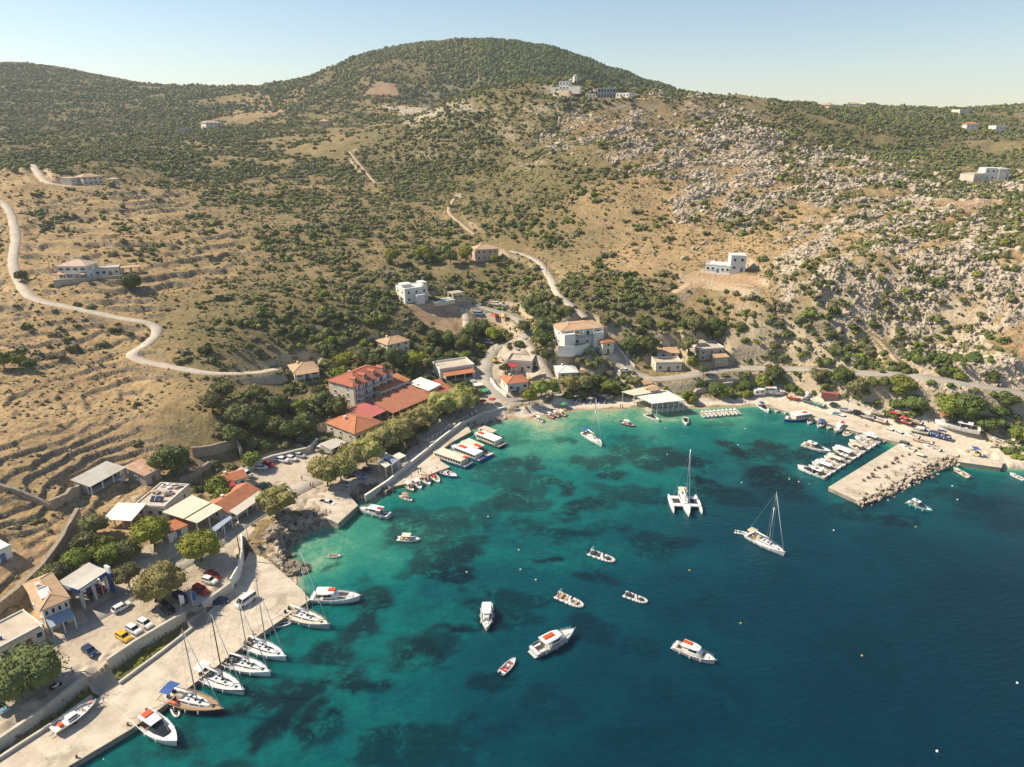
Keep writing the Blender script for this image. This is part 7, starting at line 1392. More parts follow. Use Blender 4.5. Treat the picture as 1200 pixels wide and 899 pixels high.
loft_cabin([(-1.6, .7, .6, .3, 1.0), (.2, .7, .6, .3, 1.0)], 'gel_white', 'cuddy', o, (.4, .8)); mb(_mats['raft_orange']).box((-2.7, 0, .5), (.7, .9, .3)).build('net_pile', o); mb(_mats['raft_orange']).box((2.9, 0, .55), (.6, .5, .2)).build('bow_locker', o)
t = thing('boat_trailer', 'rusty boat trailer under the wooden fishing boat on the quay', 'trailer', (c_.x, c_.y, 1.3), o.rotation_euler[2]); mb(_mats['dark_metal']).box((0, .5, .55), (7, .12, .12)).box((0, -.5, .55), (7, .12, .12)).box((-4, 0, .5), (1.6, .1, .1)).box((2, 0, .6), (.15, 1.5, .12)).box((-1, 0, .6), (.15, 1.5, .12)).build('frame', t)
for sg in (1, -1): w_ = mb(_mats['engine_black']).tube((-.6, sg * .75 - .1, .32), (-.6, sg * .75 + .1, .32), .32, .32, 12).build('wheel', t)
for fn, a, b, kw, lb, L_ in [(cruiser, (1109, 516), (1085, 508), dict(top='canvas_blue', hullm='hull_blue', L0=8.5), 'blue boat under bright blue cover standing on the harbour ground', 8.5), (dayboat, (1080, 509), (1070, 507), dict(L0=6.5, canopy='canvas_white'), 'white boat ashore beside the bright blue one', 6.5),
  (cruiser, (1140, 511), (1101, 497), dict(hullm='gel_white', L0=14, top='canvas_white'), 'big white hull laid up under the rounded bush tree', 14), (dayboat, (1147, 538), (1135, 528), dict(hullm='gel_cream', L0=6.5, cush='yellow_paint', canopy='canvas_blue'), 'yellow and cream boat ashore on the slab quay', 6.5), (launch, (893, 461), (918, 463), dict(hullm='hull_grey', L0=10), 'grey hulled boat propped beside the caravans', 10), (dayboat, (1034, 497), (1022, 492), dict(L0=6), 'white boat ashore beside the red covers', 6), (dayboat, (1062, 498), (1052, 494), dict(hullm='hull_red', canopy='canvas_red', L0=6.5), 'red covered boat ashore nearest the coast road', 6.5), (dayboat, (1050, 492), (1040, 488), dict(hullm='hull_red', canopy='canvas_red', L0=6.5), 'second red covered boat ashore left of its twin', 6.5),
  (dayboat, (1068, 531), (1058, 527), dict(L0=5.5), 'small white boat on the pier root', 5.5), (dayboat, (1082, 540), (1067, 535), dict(L0=7, canopy='gel_cream'), 'white boat on the pier beside the boulders', 7), (dayboat, (1086, 522), (1075, 520), dict(hullm='hull_wood', L0=6), 'brown boat on the ground at the pier root', 6), (dayboat, (926, 468), (934, 470), dict(hullm='raft_orange', L0=5), 'small orange boat beside the grey hulled one', 5), (dayboat, (1018, 492), (1010, 489), dict(L0=5.5, canopy='canvas_white'), 'small white canopied boat ashore left of the red covers', 5.5), (dayboat, (1030, 488), (1022, 485), dict(L0=5.5, hullm='gel_cream'), 'cream open boat ashore behind the red covers', 5.5), (dayboat, (1074, 499), (1066, 496), dict(L0=5.5, hullm='hull_wood'), 'wooden boat ashore right of the red covers', 5.5), (dayboat, (1072, 515), (1064, 512), dict(L0=5, hullm='gel_white'), 'small open boat ashore at the inner harbour corner', 5), (dayboat, (1096, 530), (1086, 526), dict(L0=6, hullm='gel_white', stripe='hull_blue'), 'blue striped boat ashore at the root of the boulders', 6), (dayboat, (962, 478), (955, 475), dict(L0=5, hullm='hull_teal'), 'green boat ashore below the red container', 5), (rowboat, (640, 484), (634, 481), dict(L0=3.5), 'rowing boat pulled up on the beach beside brown crates', 3.5), (rowboat, (1176, 520), (1165, 516), dict(L0=5, stripe='hull_blue'), 'blue and white rowing boat on the track below the bank', 5)]:
    o = fn(lb, a, b, group=LU, **kw); ashore(o, a, b, .75 if fn is not rowboat else .3)
    if fn is not rowboat: props('timber cradle under the ' + lb.split(' ashore')[0].split(' under')[0].split(' laid')[0].split(' standing')[0].split(' propped')[0].split(' on the')[0] + (' ' + lb.split(' ')[-1] if 'red covered' in lb else ''), o, L_)
t = thing('boat_cabin_roof', 'orange pitched cover roof on the big laid up white hull', 'cover', (0, 0, 0)); g = G(1106, 493); t.location = (g.x, g.y, g.z + 2.6); mb(_mats['orange_tile']).slab((-2, -1.6, .1), (2, -1.6, .1), (2, 0, .7), (-2, 0, .7), .08).slab((-2, 0, .7), (2, 0, .7), (2, 1.6, .1), (-2, 1.6, .1), .08).build('roof', t)
for a_ in (-1.8, 1.8):
    for b_ in (-1.4, 1.4): mb(_mats['white_paint']).tube((a_, b_, -2.6), (a_, b_, .1), .06, .06, 5).build('post', t)
# mooring buoys
BU = [(608, 645, 'white'), (547, 671, 'white'), (628, 680, 'white'), (572, 606, 'white'), (808, 669, 'yellow'), (868, 731, 'yellow'), (1010, 769, 'yellow'), (1192, 801, 'white'), (977, 622, 'white'), (1073, 618, 'yellow'), (869, 566, 'white'), (925, 562, 'white'), (936, 565, 'white'), (782, 533, 'white'), (865, 522, 'white'), (873, 503, 'white'), (780, 502, 'white'), (610, 668, 'white'), (1098, 881, 'white'), (713, 487, 'green'), (1116, 570, 'white'), (1122, 586, 'white')]
for u, v, c_ in BU:
    p = at_z(u, v, 0); g = min([(548, 760, 'the camera-facing white launch'), (710, 655, 'the dark seated inflatable'), (813, 768, 'the red striped launch'), (803, 592, 'the trimaran'), (898, 640, 'the anchored sloop'), (694, 515, 'the blue topped sloop'), (800, 492, 'the bow on speedboat'), (960, 555, 'the pier row'), (1078, 596, 'the teal boat'), (475, 632, 'the peach canopied boat'), (1127, 556, 'the cream boat at the slab quay')], key=lambda q: (q[0] - u) ** 2 + 4 * (q[1] - v) ** 2)
    dr = ('right of' if u > g[0] else 'left of') if abs(u - g[0]) > 1.6 * abs(v - g[1]) else ('above' if v < g[1] else 'below'); d_ = math.hypot(u - g[0], v - g[1]); lb = f"small {c_} mooring buoy {'just' if d_ < 45 else 'some way' if d_ < 110 else 'far'} {dr} {g[2]}"
    if lb in used: lb = lb.replace('small', 'tiny')
    if lb in used: lb = lb.replace('mooring', 'round mooring')
    used[lb] = 1; t = thing('mooring_buoy', lb, 'buoy', (p[0], p[1], 0), 0, 'mooring buoys in the bay'); mb(_mats[{'white': 'gel_white', 'yellow': 'yellow_paint', 'green': 'awning_green'}[c_]], True).lathe([(.02, -.15), (.2, 0), (.25, .15), (.18, .31), (.04, .37)], 10).build('float', t); mb(_mats['dark_metal']).tube((0, 0, .36), (0, 0, .5), .03, .03, 6).build('ring', t)
# ================================================================== vehicles: x forward, wheels on z = 0
CAR = {'white': (.74, .73, .71), 'silver': (.42, .43, .44), 'black': (.012, .012, .014), 'dark blue': (.02, .045, .11), 'red': (.42, .025, .02), 'yellow': (.72, .42, .02), 'dark green': (.02, .05, .03), 'grey': (.14, .145, .15), 'light blue': (.22, .36, .5)}
for k, c_ in CAR.items(): M('car_paint_' + k.replace(' ', '_'), c_, .22, .03, 1)
M('tyre', (.02, .02, .02), .9, .1, 4); M('lamp_glass', (.75, .74, .70), .1, .03, 3); M('tail_red', (.45, .02, .02), .2, .05, 3)
def wheels(t, xs_, hw, r):
    for x in xs_:
        for sg in (1, -1):
            w_ = mb(_mats['tyre']).tube((x, sg * hw - .1, r), (x, sg * hw + .1, r), r, r, 12).build('wheel', t); mb(_mats['alloy']).tube((x, sg * (hw + .03) - .08, r), (x, sg * (hw + .03) + .08, r), r * .6, r * .6, 10).build('rim', w_)
def car(label, rear, front, col='white', kind='hatch', group='parked cars', lift=0, zfix=None):
    a, b = (G(*rear), G(*front)) if zfix is None else (Vector(at_z(*rear, zfix)), Vector(at_z(*front, zfix))); c = (a + b) / 2; z = Z(c.x, c.y) if zfix is None else zfix
    nm, cat = {'van': ('van', 'van'), 'pickup': ('pickup_truck', 'pickup'), 'truck': ('box_truck', 'truck')}.get(kind, ('parked_car', 'car'))
    t = thing(nm, label, cat, (c.x, c.y, z + .06 + lift), math.atan2(b.y - a.y, b.x - a.x), group)
    m = 'car_paint_' + col.replace(' ', '_'); L, Wd, hb = {'hatch': (4.1, 1.72, .92), 'suv': (4.5, 1.82, 1.05), 'van': (5.2, 1.95, 1.15), 'pickup': (5.2, 1.8, 1.0), 'truck': (6.4, 2.2, 1.2)}[kind]
    bd = mb(_mats[m]); secs = [(-.5, .82, .42, .80), (-.47, .96, .28, .98), (-.3, 1, .24, 1), (.1, 1, .24, 1), (.28, 1, .24, .97), (.45, .92, .28, .84), (.5, .80, .36, .66)]
    if kind == 'van': secs[-2:] = [(.46, .94, .28, .98), (.5, .84, .36, .8)]
    bd.rings([[(f * L, -w_ * Wd / 2, z0), (f * L, w_ * Wd / 2, z0), (f * L, w_ * Wd / 2 * 1.0, hb * z1 * .72), (f * L, w_ * Wd / 2 * .9, hb * z1), (f * L, -w_ * Wd / 2 * .9, hb * z1), (f * L, -w_ * Wd / 2 * 1.0, hb * z1 * .72)] for f, w_, z0, z1 in secs]); bd.build('body', t)
    cs = {'hatch': [(-.46, -.36, .10, .26, 1.45)], 'suv': [(-.47, -.40, .10, .24, 1.68)], 'van': [(-.49, -.47, .22, .38, 1.95)], 'pickup': [(-.12, -.06, .16, .30, 1.62)], 'truck': [(.20, .22, .40, .47, 2.1)]}[kind][0]
    x0, x1, x2, x3, zt = cs; g_ = mb(_mats['tinted_screen']); g_.rings([[(x0 * L, -Wd * .44, hb * .95), (x0 * L, Wd * .44, hb * .95), (x1 * L, Wd * .37, zt - .05), (x1 * L, -Wd * .37, zt - .05)], [(x3 * L, -Wd * .43, hb * .95), (x3 * L, Wd * .43, hb * .95), (x2 * L, Wd * .37, zt - .05), (x2 * L, -Wd * .37, zt - .05)]]); g_.build('window', t)
    mb(_mats[m]).rings([[((x1 - .01) * L, -Wd * .385, zt - .07), ((x1 - .01) * L, Wd * .385, zt - .07), (x1 * L, Wd * .35, zt), (x1 * L, -Wd * .35, zt)], [((x2 + .005) * L, -Wd * .385, zt - .07), ((x2 + .005) * L, Wd * .385, zt - .07), (x2 * L, Wd * .35, zt), (x2 * L, -Wd * .35, zt)]]).build('roof', t)
    pl = mb(_mats[m])
    for fx, fx2 in ((x0, x1), (x3, x2), ((x1 + x2) / 2, (x1 + x2) / 2)):
        for sg in (1, -1): pl.tube((fx * L, sg * Wd * .435, hb * .95), (fx2 * L, sg * Wd * .375, zt - .05), .05, .05, 4)
    pl.build('pillar', t)
    if kind == 'pickup': mb(_mats['engine_black']).box((-.31 * L, 0, hb * 1.0), (.32 * L, Wd * .76, .06)).build('load_bed', t)
    if kind == 'truck': mb(_mats['white_paint']).box((-.14 * L, 0, 1.85), (.64 * L, 2.2, 1.9)).build('cargo_box', t)
    wheels(t, (-.31 * L, .31 * L), Wd * .45, .32 if kind in ('hatch',) else .37)
    for sg in (1, -1): mb(_mats['lamp_glass']).box((.485 * L, sg * Wd * .34, hb * .66), (.1, .3, .14)).build('headlight', t); mb(_mats['tail_red']).box((-.492 * L, sg * Wd * .38, hb * .74), (.08, .2, .2)).build('tail_light', t)
    return t
for rear, front, col, kind, lb in [
 ((134,719),(152,709),'white','hatch','white car driving out past the fuel station'), ((148,735),(166,746),'white','hatch','white parked car between the yellow car and its white neighbour'), ((162,728),(179,738),'white','hatch','white parked car at the upper end of the row of three'), ((137,743),(154,754),'yellow','hatch','yellow car in the row on the quay-side car park'), ((98,759),(114,772),'dark blue','hatch','dark blue car alone beside the thin bush'),
 ((188,709),(205,720),'black','suv','black open jeep under the feathery tamarisk'), ((206,697),(218,705),'dark blue','hatch','dark blue car beside the blue flag'), ((238,679),(254,687),'white','hatch','white car by the curved white wall'), ((242,672),(258,680),'red','hatch','red car behind the white one at the curved wall'), ((228,688),(243,697),'red','suv','red and black buggy at the flagpole'), ((-7,824),(8,838),'light blue','hatch','pale blue car cut by the picture edge'),
 ((101,697),(112,702),'grey','hatch','grey car in the shade of the fuel canopy'), ((112,691),(122,695),'red','hatch','red car in the shade of the fuel canopy'), ((252,702),(262,707),'dark blue','hatch','dark blue car in the shade of the curved wall bush'),
 ((299,548),(313,551),'white','hatch','white car nearest the red one at the back of the plaza'), ((310,545),(319,548),'red','hatch','small red car at the back of the plaza'), ((325,539),(338,543),'white','suv','white car third from the left on the plaza edge'), ((336,537),(348,541),'white','hatch','white car at the middle of the plaza retaining wall'), ((346,534),(357,537),'silver','hatch','silver car at the far end of the plaza retaining wall'), ((303,573),(316,570),'dark green','suv','dark green jeep on the plaza next to the taverna corner'), ((374,589),(394,596),'white','pickup','white pickup parked on the small jetty'),
 ((404,558),(417,556),'black','suv','black car in tamarisk shade on the promenade'), ((418,557),(429,562),'light blue','hatch','pale blue car beside the black one on the promenade'), ((398,566),(410,571),'silver','hatch','silver car at the tip of the promenade shade'), ((425,552),(437,556),'grey','hatch','grey car farthest along the promenade shade'), ((392,532),(371,528),'white','truck','white box truck with red cab behind the tamarisks'),
 ((600,462),(608,461),'grey','suv','grey car in front of the orange roofed beach house'), ((726,440),(738,436),'white','pickup','white pickup where the steep lane meets the coast road'), ((556,357),(563,358),'white','hatch','white car first in the upper car park row'), ((566,357),(573,358),'grey','hatch','grey car second in the upper car park row'), ((578,357),(586,358),'white','suv','white jeep third in the upper car park row'), ((590,360),(597,362),'grey','hatch','grey car fourth in the upper car park row'), ((600,364),(607,367),'silver','hatch','silver car last in the upper car park row'), ((650,366),(664,368),'white','van','white van parked above the street fork'), ((556,368),(566,370),'light blue','van','light blue truck at the villa drive'), ((602,408),(611,411),'silver','hatch','silver car in the street below the fork'), ((569,401),(576,403),'white','van','white van under the trees by the street'),
 ((282,556),(293,560),'white','van','white camper at the back of the taverna annex'),
 ((974,476),(983,478),'dark green','hatch','dark green car on the apron below the red container'), ((1000,484),(1011,489),'black','suv','black jeep on the apron behind the moored boats'), ((978,487),(985,489),'light blue','hatch','pale blue car nearest the apron edge'), ((984,490),(991,492),'white','hatch','white car beside the pale blue one on the apron'), ((1040,506),(1048,509),'white','hatch','first of two white cars at the inner harbour corner'), ((1051,509),(1059,513),'white','hatch','second white car at the inner harbour corner'), ((1034,537),(1044,534),'dark green','suv','dark jeep standing on the pier'), ((1056,523),(1066,525),'grey','suv','grey car at the root of the pier'), ((942,470),(950,473),'grey','hatch','grey car beside the orange boat'), ((985,481),(994,483),'silver','hatch','silver car behind the row of moored boats')]: car(lb, rear, front, col, kind)
car('white minibus parked on the long quay', (298, 700), (278, 714), 'white', 'van', 'parked cars', 0, 1.3)
def motorbike(label, px, rz, col):
    g = G(*px); t = thing('motorbike', label, 'motorbike', (g.x, g.y, g.z + .04), rz, 'motorbikes at the car park')
    for x in (-.65, .65): mb(_mats['tyre']).tube((x, -.06, .31), (x, .06, .31), .31, .31, 12).build('wheel', t)
    mb(_mats['car_paint_' + col]).rings([[(-.7, -.14, .6), (-.7, .14, .6), (-.7, .1, .82), (-.7, -.1, .82)], [(0, -.18, .4), (0, .18, .4), (0, .15, .8), (0, -.15, .8)], [(.45, -.12, .55), (.45, .12, .55), (.4, .1, .95), (.4, -.1, .95)]]).build('body', t); mb(_mats['engine_black']).box((-.3, 0, .86), (.75, .26, .1)).build('seat', t); mb(_mats['dark_metal']).tube((.5, -.36, 1.05), (.5, .36, 1.05), .03, .03, 5).tube((.5, 0, 1.05), (.65, 0, .31), .035, .035, 5).build('handlebar', t)
for px, rz, col, lb in [((197,716),.4,'black','black motorbike beside the open jeep'), ((186,704),.9,'red','red motorbike in the tamarisk shade'), ((216,708),.2,'black','black motorbike at the foot of the white flag'), ((233,694),.5,'red','red motorbike beside the buggy'), ((63,806),1.2,'black','black motorbike under the big round tree'), ((67,806),1.0,'white','white scooter under the big round tree'), ((598,404),.4,'black','dark scooter at the street fork'), ((606,402),.2,'white','white scooter at the street fork')]: motorbike(lb, px, rz, col)
# ---------------------------------------------------------------- poles, lamps, flags
def pole(label, px, h, m='wood_brown', arm=True, lamp=False, name='utility_pole'):
    g = G(*px); t = thing(name, label, 'pole', (g.x, g.y, g.z), random.uniform(0, 3)); mb(_mats[m]).tube((0, 0, -.6), (0, 0, h), .15 if m == 'wood_brown' else .09, .10 if m == 'wood_brown' else .06, 8).build('shaft', t)
    if arm: mb(_mats[m]).box((0, 0, h - .5), (1.5, .12, .12)).build('cross_arm', t)
    if lamp: mb(_mats['white_paint']).tube((0, 0, h - 1.2), (1.2, 0, h - .9), .04, .04, 5).box((1.4, 0, h - .9), (.6, .3, .14)).build('lamp_head', t)
for a in [('tall brown utility pole with lamp beside the big round tree', (65, 780), 10, 'wood_brown', True, True), ('brown utility pole with lamp where the curved wall starts', (281, 648), 9, 'wood_brown', True, True), ('grey pole at the kerb beside the stone steps', (293, 645), 6, 'steel_grey', False, False), ('wooden pole among the promenade tamarisks', (388, 576), 9, 'wood_brown', True, False), ('wooden pole between two tamarisks at the veranda', (487, 517), 9, 'wood_brown', True, False), ('white pole at the corner of the curved terrace wall', (650, 420), 8.5, 'steel_grey', False, True), ('grey pole left of the street above the parapet building', (553, 414), 8, 'steel_grey', True, False), ('brown pole behind the beach wall', (639, 464), 8, 'wood_brown', True, True), ('grey pole at the steep lane', (734, 434), 8, 'steel_grey', True, False), ('pole beside the coast road at the stone house', (801, 437), 7.5, 'wood_brown', True, False), ('pole in front of the awning shop', (510, 462), 8, 'wood_brown', True, False), ('lamp pole at the fuel station forecourt', (124, 706), 6.5, 'steel_grey', False, True), ('grey pole near the caravans', (905, 466), 7, 'steel_grey', True, False), ('pole beside the valley track', (640, 322), 8, 'wood_brown', True, False), ('pole above the terraced villa', (60, 322), 8, 'wood_brown', True, False), ('antenna mast beside the hotel wing', (460, 456), 9.5, 'steel_grey', True, False)]: pole(*a)
def flag(label, px, h, m):
    g = G(*px); t = thing('flag', label, 'flag', (g.x, g.y, g.z), .3, 'flags along the car park'); mb(_mats['white_paint']).tube((0, 0, -.3), (0, 0, h), .06, .04, 6).build('flagpole', t); b = mb(_mats[m]); n = 6
    S_ = [[(.05 + .9 * i / n, .12 * math.sin(i * 1.1) - .02, h - .1 - .05 * i), (.05 + .9 * i / n, .12 * math.sin(i * 1.1) + .02, h - .1 - .05 * i), (.05 + .9 * i / n, .12 * math.sin(i * 1.1) + .02, h - 2.9 + .1 * i), (.05 + .9 * i / n, .12 * math.sin(i * 1.1) - .02, h - 2.9 + .1 * i)] for i in range(n + 1)]; b.rings(S_); b.build('cloth', t)
flag('blue banner flag by the ribbed ramp and jeep', (227, 712), 4.6, 'blue_paint'); flag('white banner flag beside the open jeep', (213, 716), 4.4, 'white_paint'); flag('blue banner flag behind the price sign', (129, 664), 4.6, 'blue_paint'); flag('blue banner flag at the annex corner on the far edge', (2, 766), 4.6, 'blue_paint'); flag('white banner flag in front of the tiled kiosk', (200, 641), 4, 'white_paint')
# bollards along the quay
for k, (u, v, lb) in enumerate([(150, 850, 'rusty bollard behind the dark screened cruiser'), (172, 833, 'rusty bollard between cruiser and dark blue yacht'), (206, 811, 'rusty bollard at the blue bimini'), (241, 784, 'rusty bollard at the white cockpit tent'), (268, 764, 'rusty bollard by the grey sprayhood yacht'), (297, 743, 'rusty bollard by the bright mast'), (340, 714, 'rusty bollard by the cream decked yacht'), (90, 888, 'rusty bollard at the lowest end of the quay')]):
    p = at_z(u, v, 1.3); t = thing('bollard', lb, 'bollard', p, 0, 'mooring bollards on the quay'); mb(_mats['rusty_iron'] if 'rusty_iron' in _mats else M('rusty_iron', (.22, .11, .055), .8, .25, 3), True).lathe([(.22, 0), (.18, .1), (.15, .4)], 10).build('shaft', t); mb(_mats['rusty_iron'], True).lathe([(.15, .4), (.24, .48), (.2, .58), (.02, .62)], 10).build('head', t)
# ---------------------------------------------------------------- beach furniture
def parasol(label, px, m, h=2.4, r=1.5, group='beach parasols'):
    g = G(*px); t = thing('parasol', label, 'parasol', g, random.random(), group); mb(_mats['wood_brown']).tube((0, 0, -.2), (0, 0, h), .04, .03, 6).build('pole', t); mb(_mats[m]).lathe([(r, h - .55), (r * .96, h - .48), (.05, h)], 10).build('shade', t)
def sunbed(px, rz, m, label):
    g = G(*px); t = thing('sunbed', label, 'sunbed', g, rz, 'sunbeds on the beach'); mb(_mats[m]).box((-.25, 0, .34), (1.35, .62, .1)).build('mattress', t); mb(_mats[m]).box((.66, 0, .56), (.66, .62, .1), 0, 1, -.7).build('backrest', t); mb(_mats['white_paint']).box((0, 0, .2), (1.8, .56, .06)).build('frame', t)
    for x in (-.8, .8):
        for y in (-.24, .24): mb(_mats['white_paint']).box((x, y, .05), (.06, .06, .3)).build('leg', t)
k = 0
for row, (v0, n_) in enumerate(((467.0, 9), (470.0, 9), (473.2, 7))):
    for i in range(n_):
        u = 672 + i * 5.6 + row * 1.5; sunbed((u, v0 - i * .1), 1.3 + random.uniform(-.15, .15), ('canvas_dark', 'canvas_blue', 'cushion_white')[(i + row) % 3], f"{('dark', 'blue', 'white')[(i + row) % 3]} sunbed {['first', 'second', 'third', 'fourth', 'fifth', 'sixth', 'seventh', 'eighth', 'ninth'][i]} from the left in the {['back', 'middle', 'front'][row]} row on the beach")
for i in range(9): parasol(f"beach parasol {['first', 'second', 'third', 'fourth', 'fifth', 'sixth', 'seventh', 'eighth', 'ninth'][i]} from the left among the sunbeds", (675 + i * 5.4, 468.6 + (i % 2) * 2.6), 'canvas_dark' if i % 3 else 'canvas_beige')
parasol('red parasol at the corner of the street and beach', (566, 475), 'awning_red', group='red parasols'); parasol('second red parasol towards the beach wall', (577, 473), 'awning_red', group='red parasols'); parasol('green parasol standing on the open beach', (661, 478), 'awning_green')
for i, (u, v) in enumerate([(632, 477), (616, 478), (664, 474), (606, 481)]):
    g = G(u, v); t = thing('kayak', ['pale kayak lying on the middle of the beach', 'wooden pedal boat frame on the pale beach', 'white kayak at the sunbeds', 'blue paddle board leaning at the beach start'][i], 'kayak', (g.x, g.y, g.z + .1), .5 + i); S_ = hull_shape(3.4, .75, .28, .1, 1.7, .3, .1); b_ = mb(_mats[('canvas_white', 'hull_wood', 'gel_white', 'canvas_blue')[i]], True); vs = [p for s_ in S_ for p in s_]; b_.add(vs, [(q * 9 + j, q * 9 + j + 1, (q + 1) * 9 + j + 1, (q + 1) * 9 + j) for q in range(len(S_) - 1) for j in range(8)]); b_.add([p for s_ in S_ for p in (s_[0], s_[8])], [(2 * q, 2 * q + 1, 2 * q + 3, 2 * q + 2) for q in range(len(S_) - 1)]); b_.build('hull', t); mb(_mats['engine_black']).box((-.2, 0, .3), (.7, .4, .04)).build('seat', t)
# tables under the beach canopy and along the promenade
def table(px, label, m, group, z=None):
    g = G(*px) if z is None else Vector(at_z(*px, z)); t = thing('table', label, 'table', g, random.uniform(-.2, .2), group); mb(_mats[m]).box((0, 0, .74), (1.1, 1.1, .07)).build('tabletop', t); mb(_mats['dark_metal']).tube((0, 0, 0), (0, 0, .7), .06, .06, 6).build('leg', t)
    for a in range(4):
        c = (1.0 * math.cos(a * PI / 2), 1.0 * math.sin(a * PI / 2)); ch = mb(_mats[m]).box((c[0], c[1], .45), (.45, .45, .05)).box((c[0] * 1.22, c[1] * 1.22, .72), (.06 if a % 2 == 0 else .45, .45 if a % 2 == 0 else .06, .5)); ch.build('seat', t)
O9 = ['first', 'second', 'third', 'fourth', 'fifth', 'sixth', 'seventh', 'eighth', 'ninth', 'tenth', 'eleventh', 'twelfth']
pd = PADS
deck = [at_z(u, v, 1.4)[:2] for u, v in ((742, 470), (764, 480.5), (806, 476.5), (784, 465))]; t = thing('taverna_deck', 'pale raised deck under the white beach canopy', 'deck', (0, 0, 0)); mb(_mats['quay_concrete']).prism(deck, -.5, 1.4).build('floor', t)
for i in range(8): table((768 + i * 4.4, 477.6 - i * .42), f"{O9[i]} white table from the left under the beach canopy edge", 'canvas_white', 'tables under the beach canopy', 1.41)
for i in range(6): table((763 + i * 5.2, 472 - i * .45), f"{O9[i]} blue table from the left in the inner row under the beach canopy", 'canvas_blue', 'tables under the beach canopy', 1.41)
for i in range(12):
    f = i / 11; table((502 + 56 * f, 522 - 34 * f - 4.5), f"{O9[i]} white table from the low end of the promenade wall", 'canvas_white', 'tables along the promenade')
# ---------------------------------------------------------------- container, caravans, digger, odds and ends at the harbour
g = G(972, 467); t = thing('shipping_container', 'faded red metal container at the back of the harbour apron', 'container', g, -.42); b = mb(M('container_red', (.36, .12, .10), .7, .12, .6, .1, dirt=(.30, .2, .16))); b.box((0, 0, 1.3), (6.0, 2.4, 2.5)); b.build('body', t); rb_ = mb(_mats['container_red'])
for i in range(20):
    for sg in (1, -1): rb_.box((-2.85 + i * .3, sg * 1.22, 1.3), (.15, .07, 2.2))
rb_.build('corrugation', t)
for sg in (1, -1): mb(_mats['dark_metal']).box((3.02, sg * .58, 1.3), (.06, 1.1, 2.3)).build('door', t)
for px, rz, lb in (((889, 463), .2, 'white caravan at the end of the coast track'), ((902, 461), -.3, 'white boat shaped caravan behind the propped hull')):
    g = G(*px); t = thing('caravan', lb, 'caravan', g, rz, 'caravans by the harbour'); mb(_mats['gel_white']).rings([[(x, -1.05, z0), (x, 1.05, z0), (x, 1.0, z1), (x, -1.0, z1)] for x, z0, z1 in ((-2.4, .6, 2.2), (-2.1, .45, 2.6), (1.9, .45, 2.65), (2.3, .55, 2.1))]).build('body', t); wheels(t, (0,), .95, .32)
    for sg in (1, -1):
        for x in (-1.2, .9): mb(_mats['tinted_screen']).box((x, sg * 1.05, 1.7), (1.0, .06, .6)).build('window', t)
    mb(_mats['dark_metal']).tube((2.3, 0, .5), (3.3, 0, .45), .06, .06, 5).build('drawbar', t)
g = G(946, 465); t = thing('water_tank', 'round white water tank on the harbour apron', 'tank', g, 0); mb(_mats['gel_white'], True).lathe([(.9, .2), (1.0, .4), (1.0, 1.7), (.7, 2.1), (.2, 2.2)], 14).build('body', t); mb(_mats['dark_metal']).lathe([(.2, 2.2), (.25, 2.3), (.02, 2.33)], 10).build('lid', t); mb(_mats['grey_block']).box((0, 0, .05), (2, 2, .4)).build('base', t)
g = G(581, 425); t = thing('digger', 'small yellow digger parked at the street bend', 'digger', g, .5); mb(_mats['engine_black']).box((0, .7, .35), (2.4, .4, .6)).box((0, -.7, .35), (2.4, .4, .6)).build('track', t); mb(_mats['yellow_paint']).box((-.3, 0, 1.1), (1.8, 1.6, .8), 0, .9).build('body', t); cb = mb(_mats['tinted_screen']).box((.1, .3, 1.95), (1.0, .9, .95), 0, .9).build('cab', t); mb(_mats['yellow_paint']).box((.1, .3, 2.48), (1.0, .95, .1)).build('cab_roof', cb); mb(_mats['yellow_paint']).path([(.6, -.3, 1.3), (2.0, -.3, 2.6), (3.2, -.3, 1.2)], .14, 6).build('arm', t); mb(_mats['dark_metal']).box((3.3, -.3, .8), (.5, .7, .6), 0, .7).build('bucket', t)
g = G(1014, 503); t = thing('mooring_post', 'red post at the edge of the harbour apron', 'post', g); mb(_mats['hull_red']).tube((0, 0, 0), (0, 0, 1.6), .14, .12, 8).build('shaft', t); mb(_mats['hull_red']).box((0, 0, 1.7), (.5, .5, .2)).build('cap', t)
for i in range(14):
    f = i / 13; p = at_z(1012 + 50 * f + random.uniform(-3.5, 3.5), 563 - 31 * f + random.uniform(-2.5, 2.5), 1.27); t = thing('crate', f"dark fishing crate {['closest to the sea end', 'second', 'third', 'fourth', 'fifth', 'sixth', 'seventh', 'eighth', 'ninth', 'tenth', 'eleventh', 'twelfth', 'thirteenth', 'closest to the land end'][i]} in the line on the pier", 'crate', p, random.uniform(0, 3), 'fishing crates on the pier'); c_ = mb(_mats['canvas_dark' if i % 3 else 'wood_brown']); cs_ = random.uniform(.55, .95); c_.box((0, 0, .3), (cs_, cs_ * .75, .6), 0, 1.06); c_.build('body', t); mb(_mats['canvas_brown']).box((0, 0, .63), (cs_ * .85, cs_ * .6, .1), .1).build('net', t)
g = G(467, 433); 
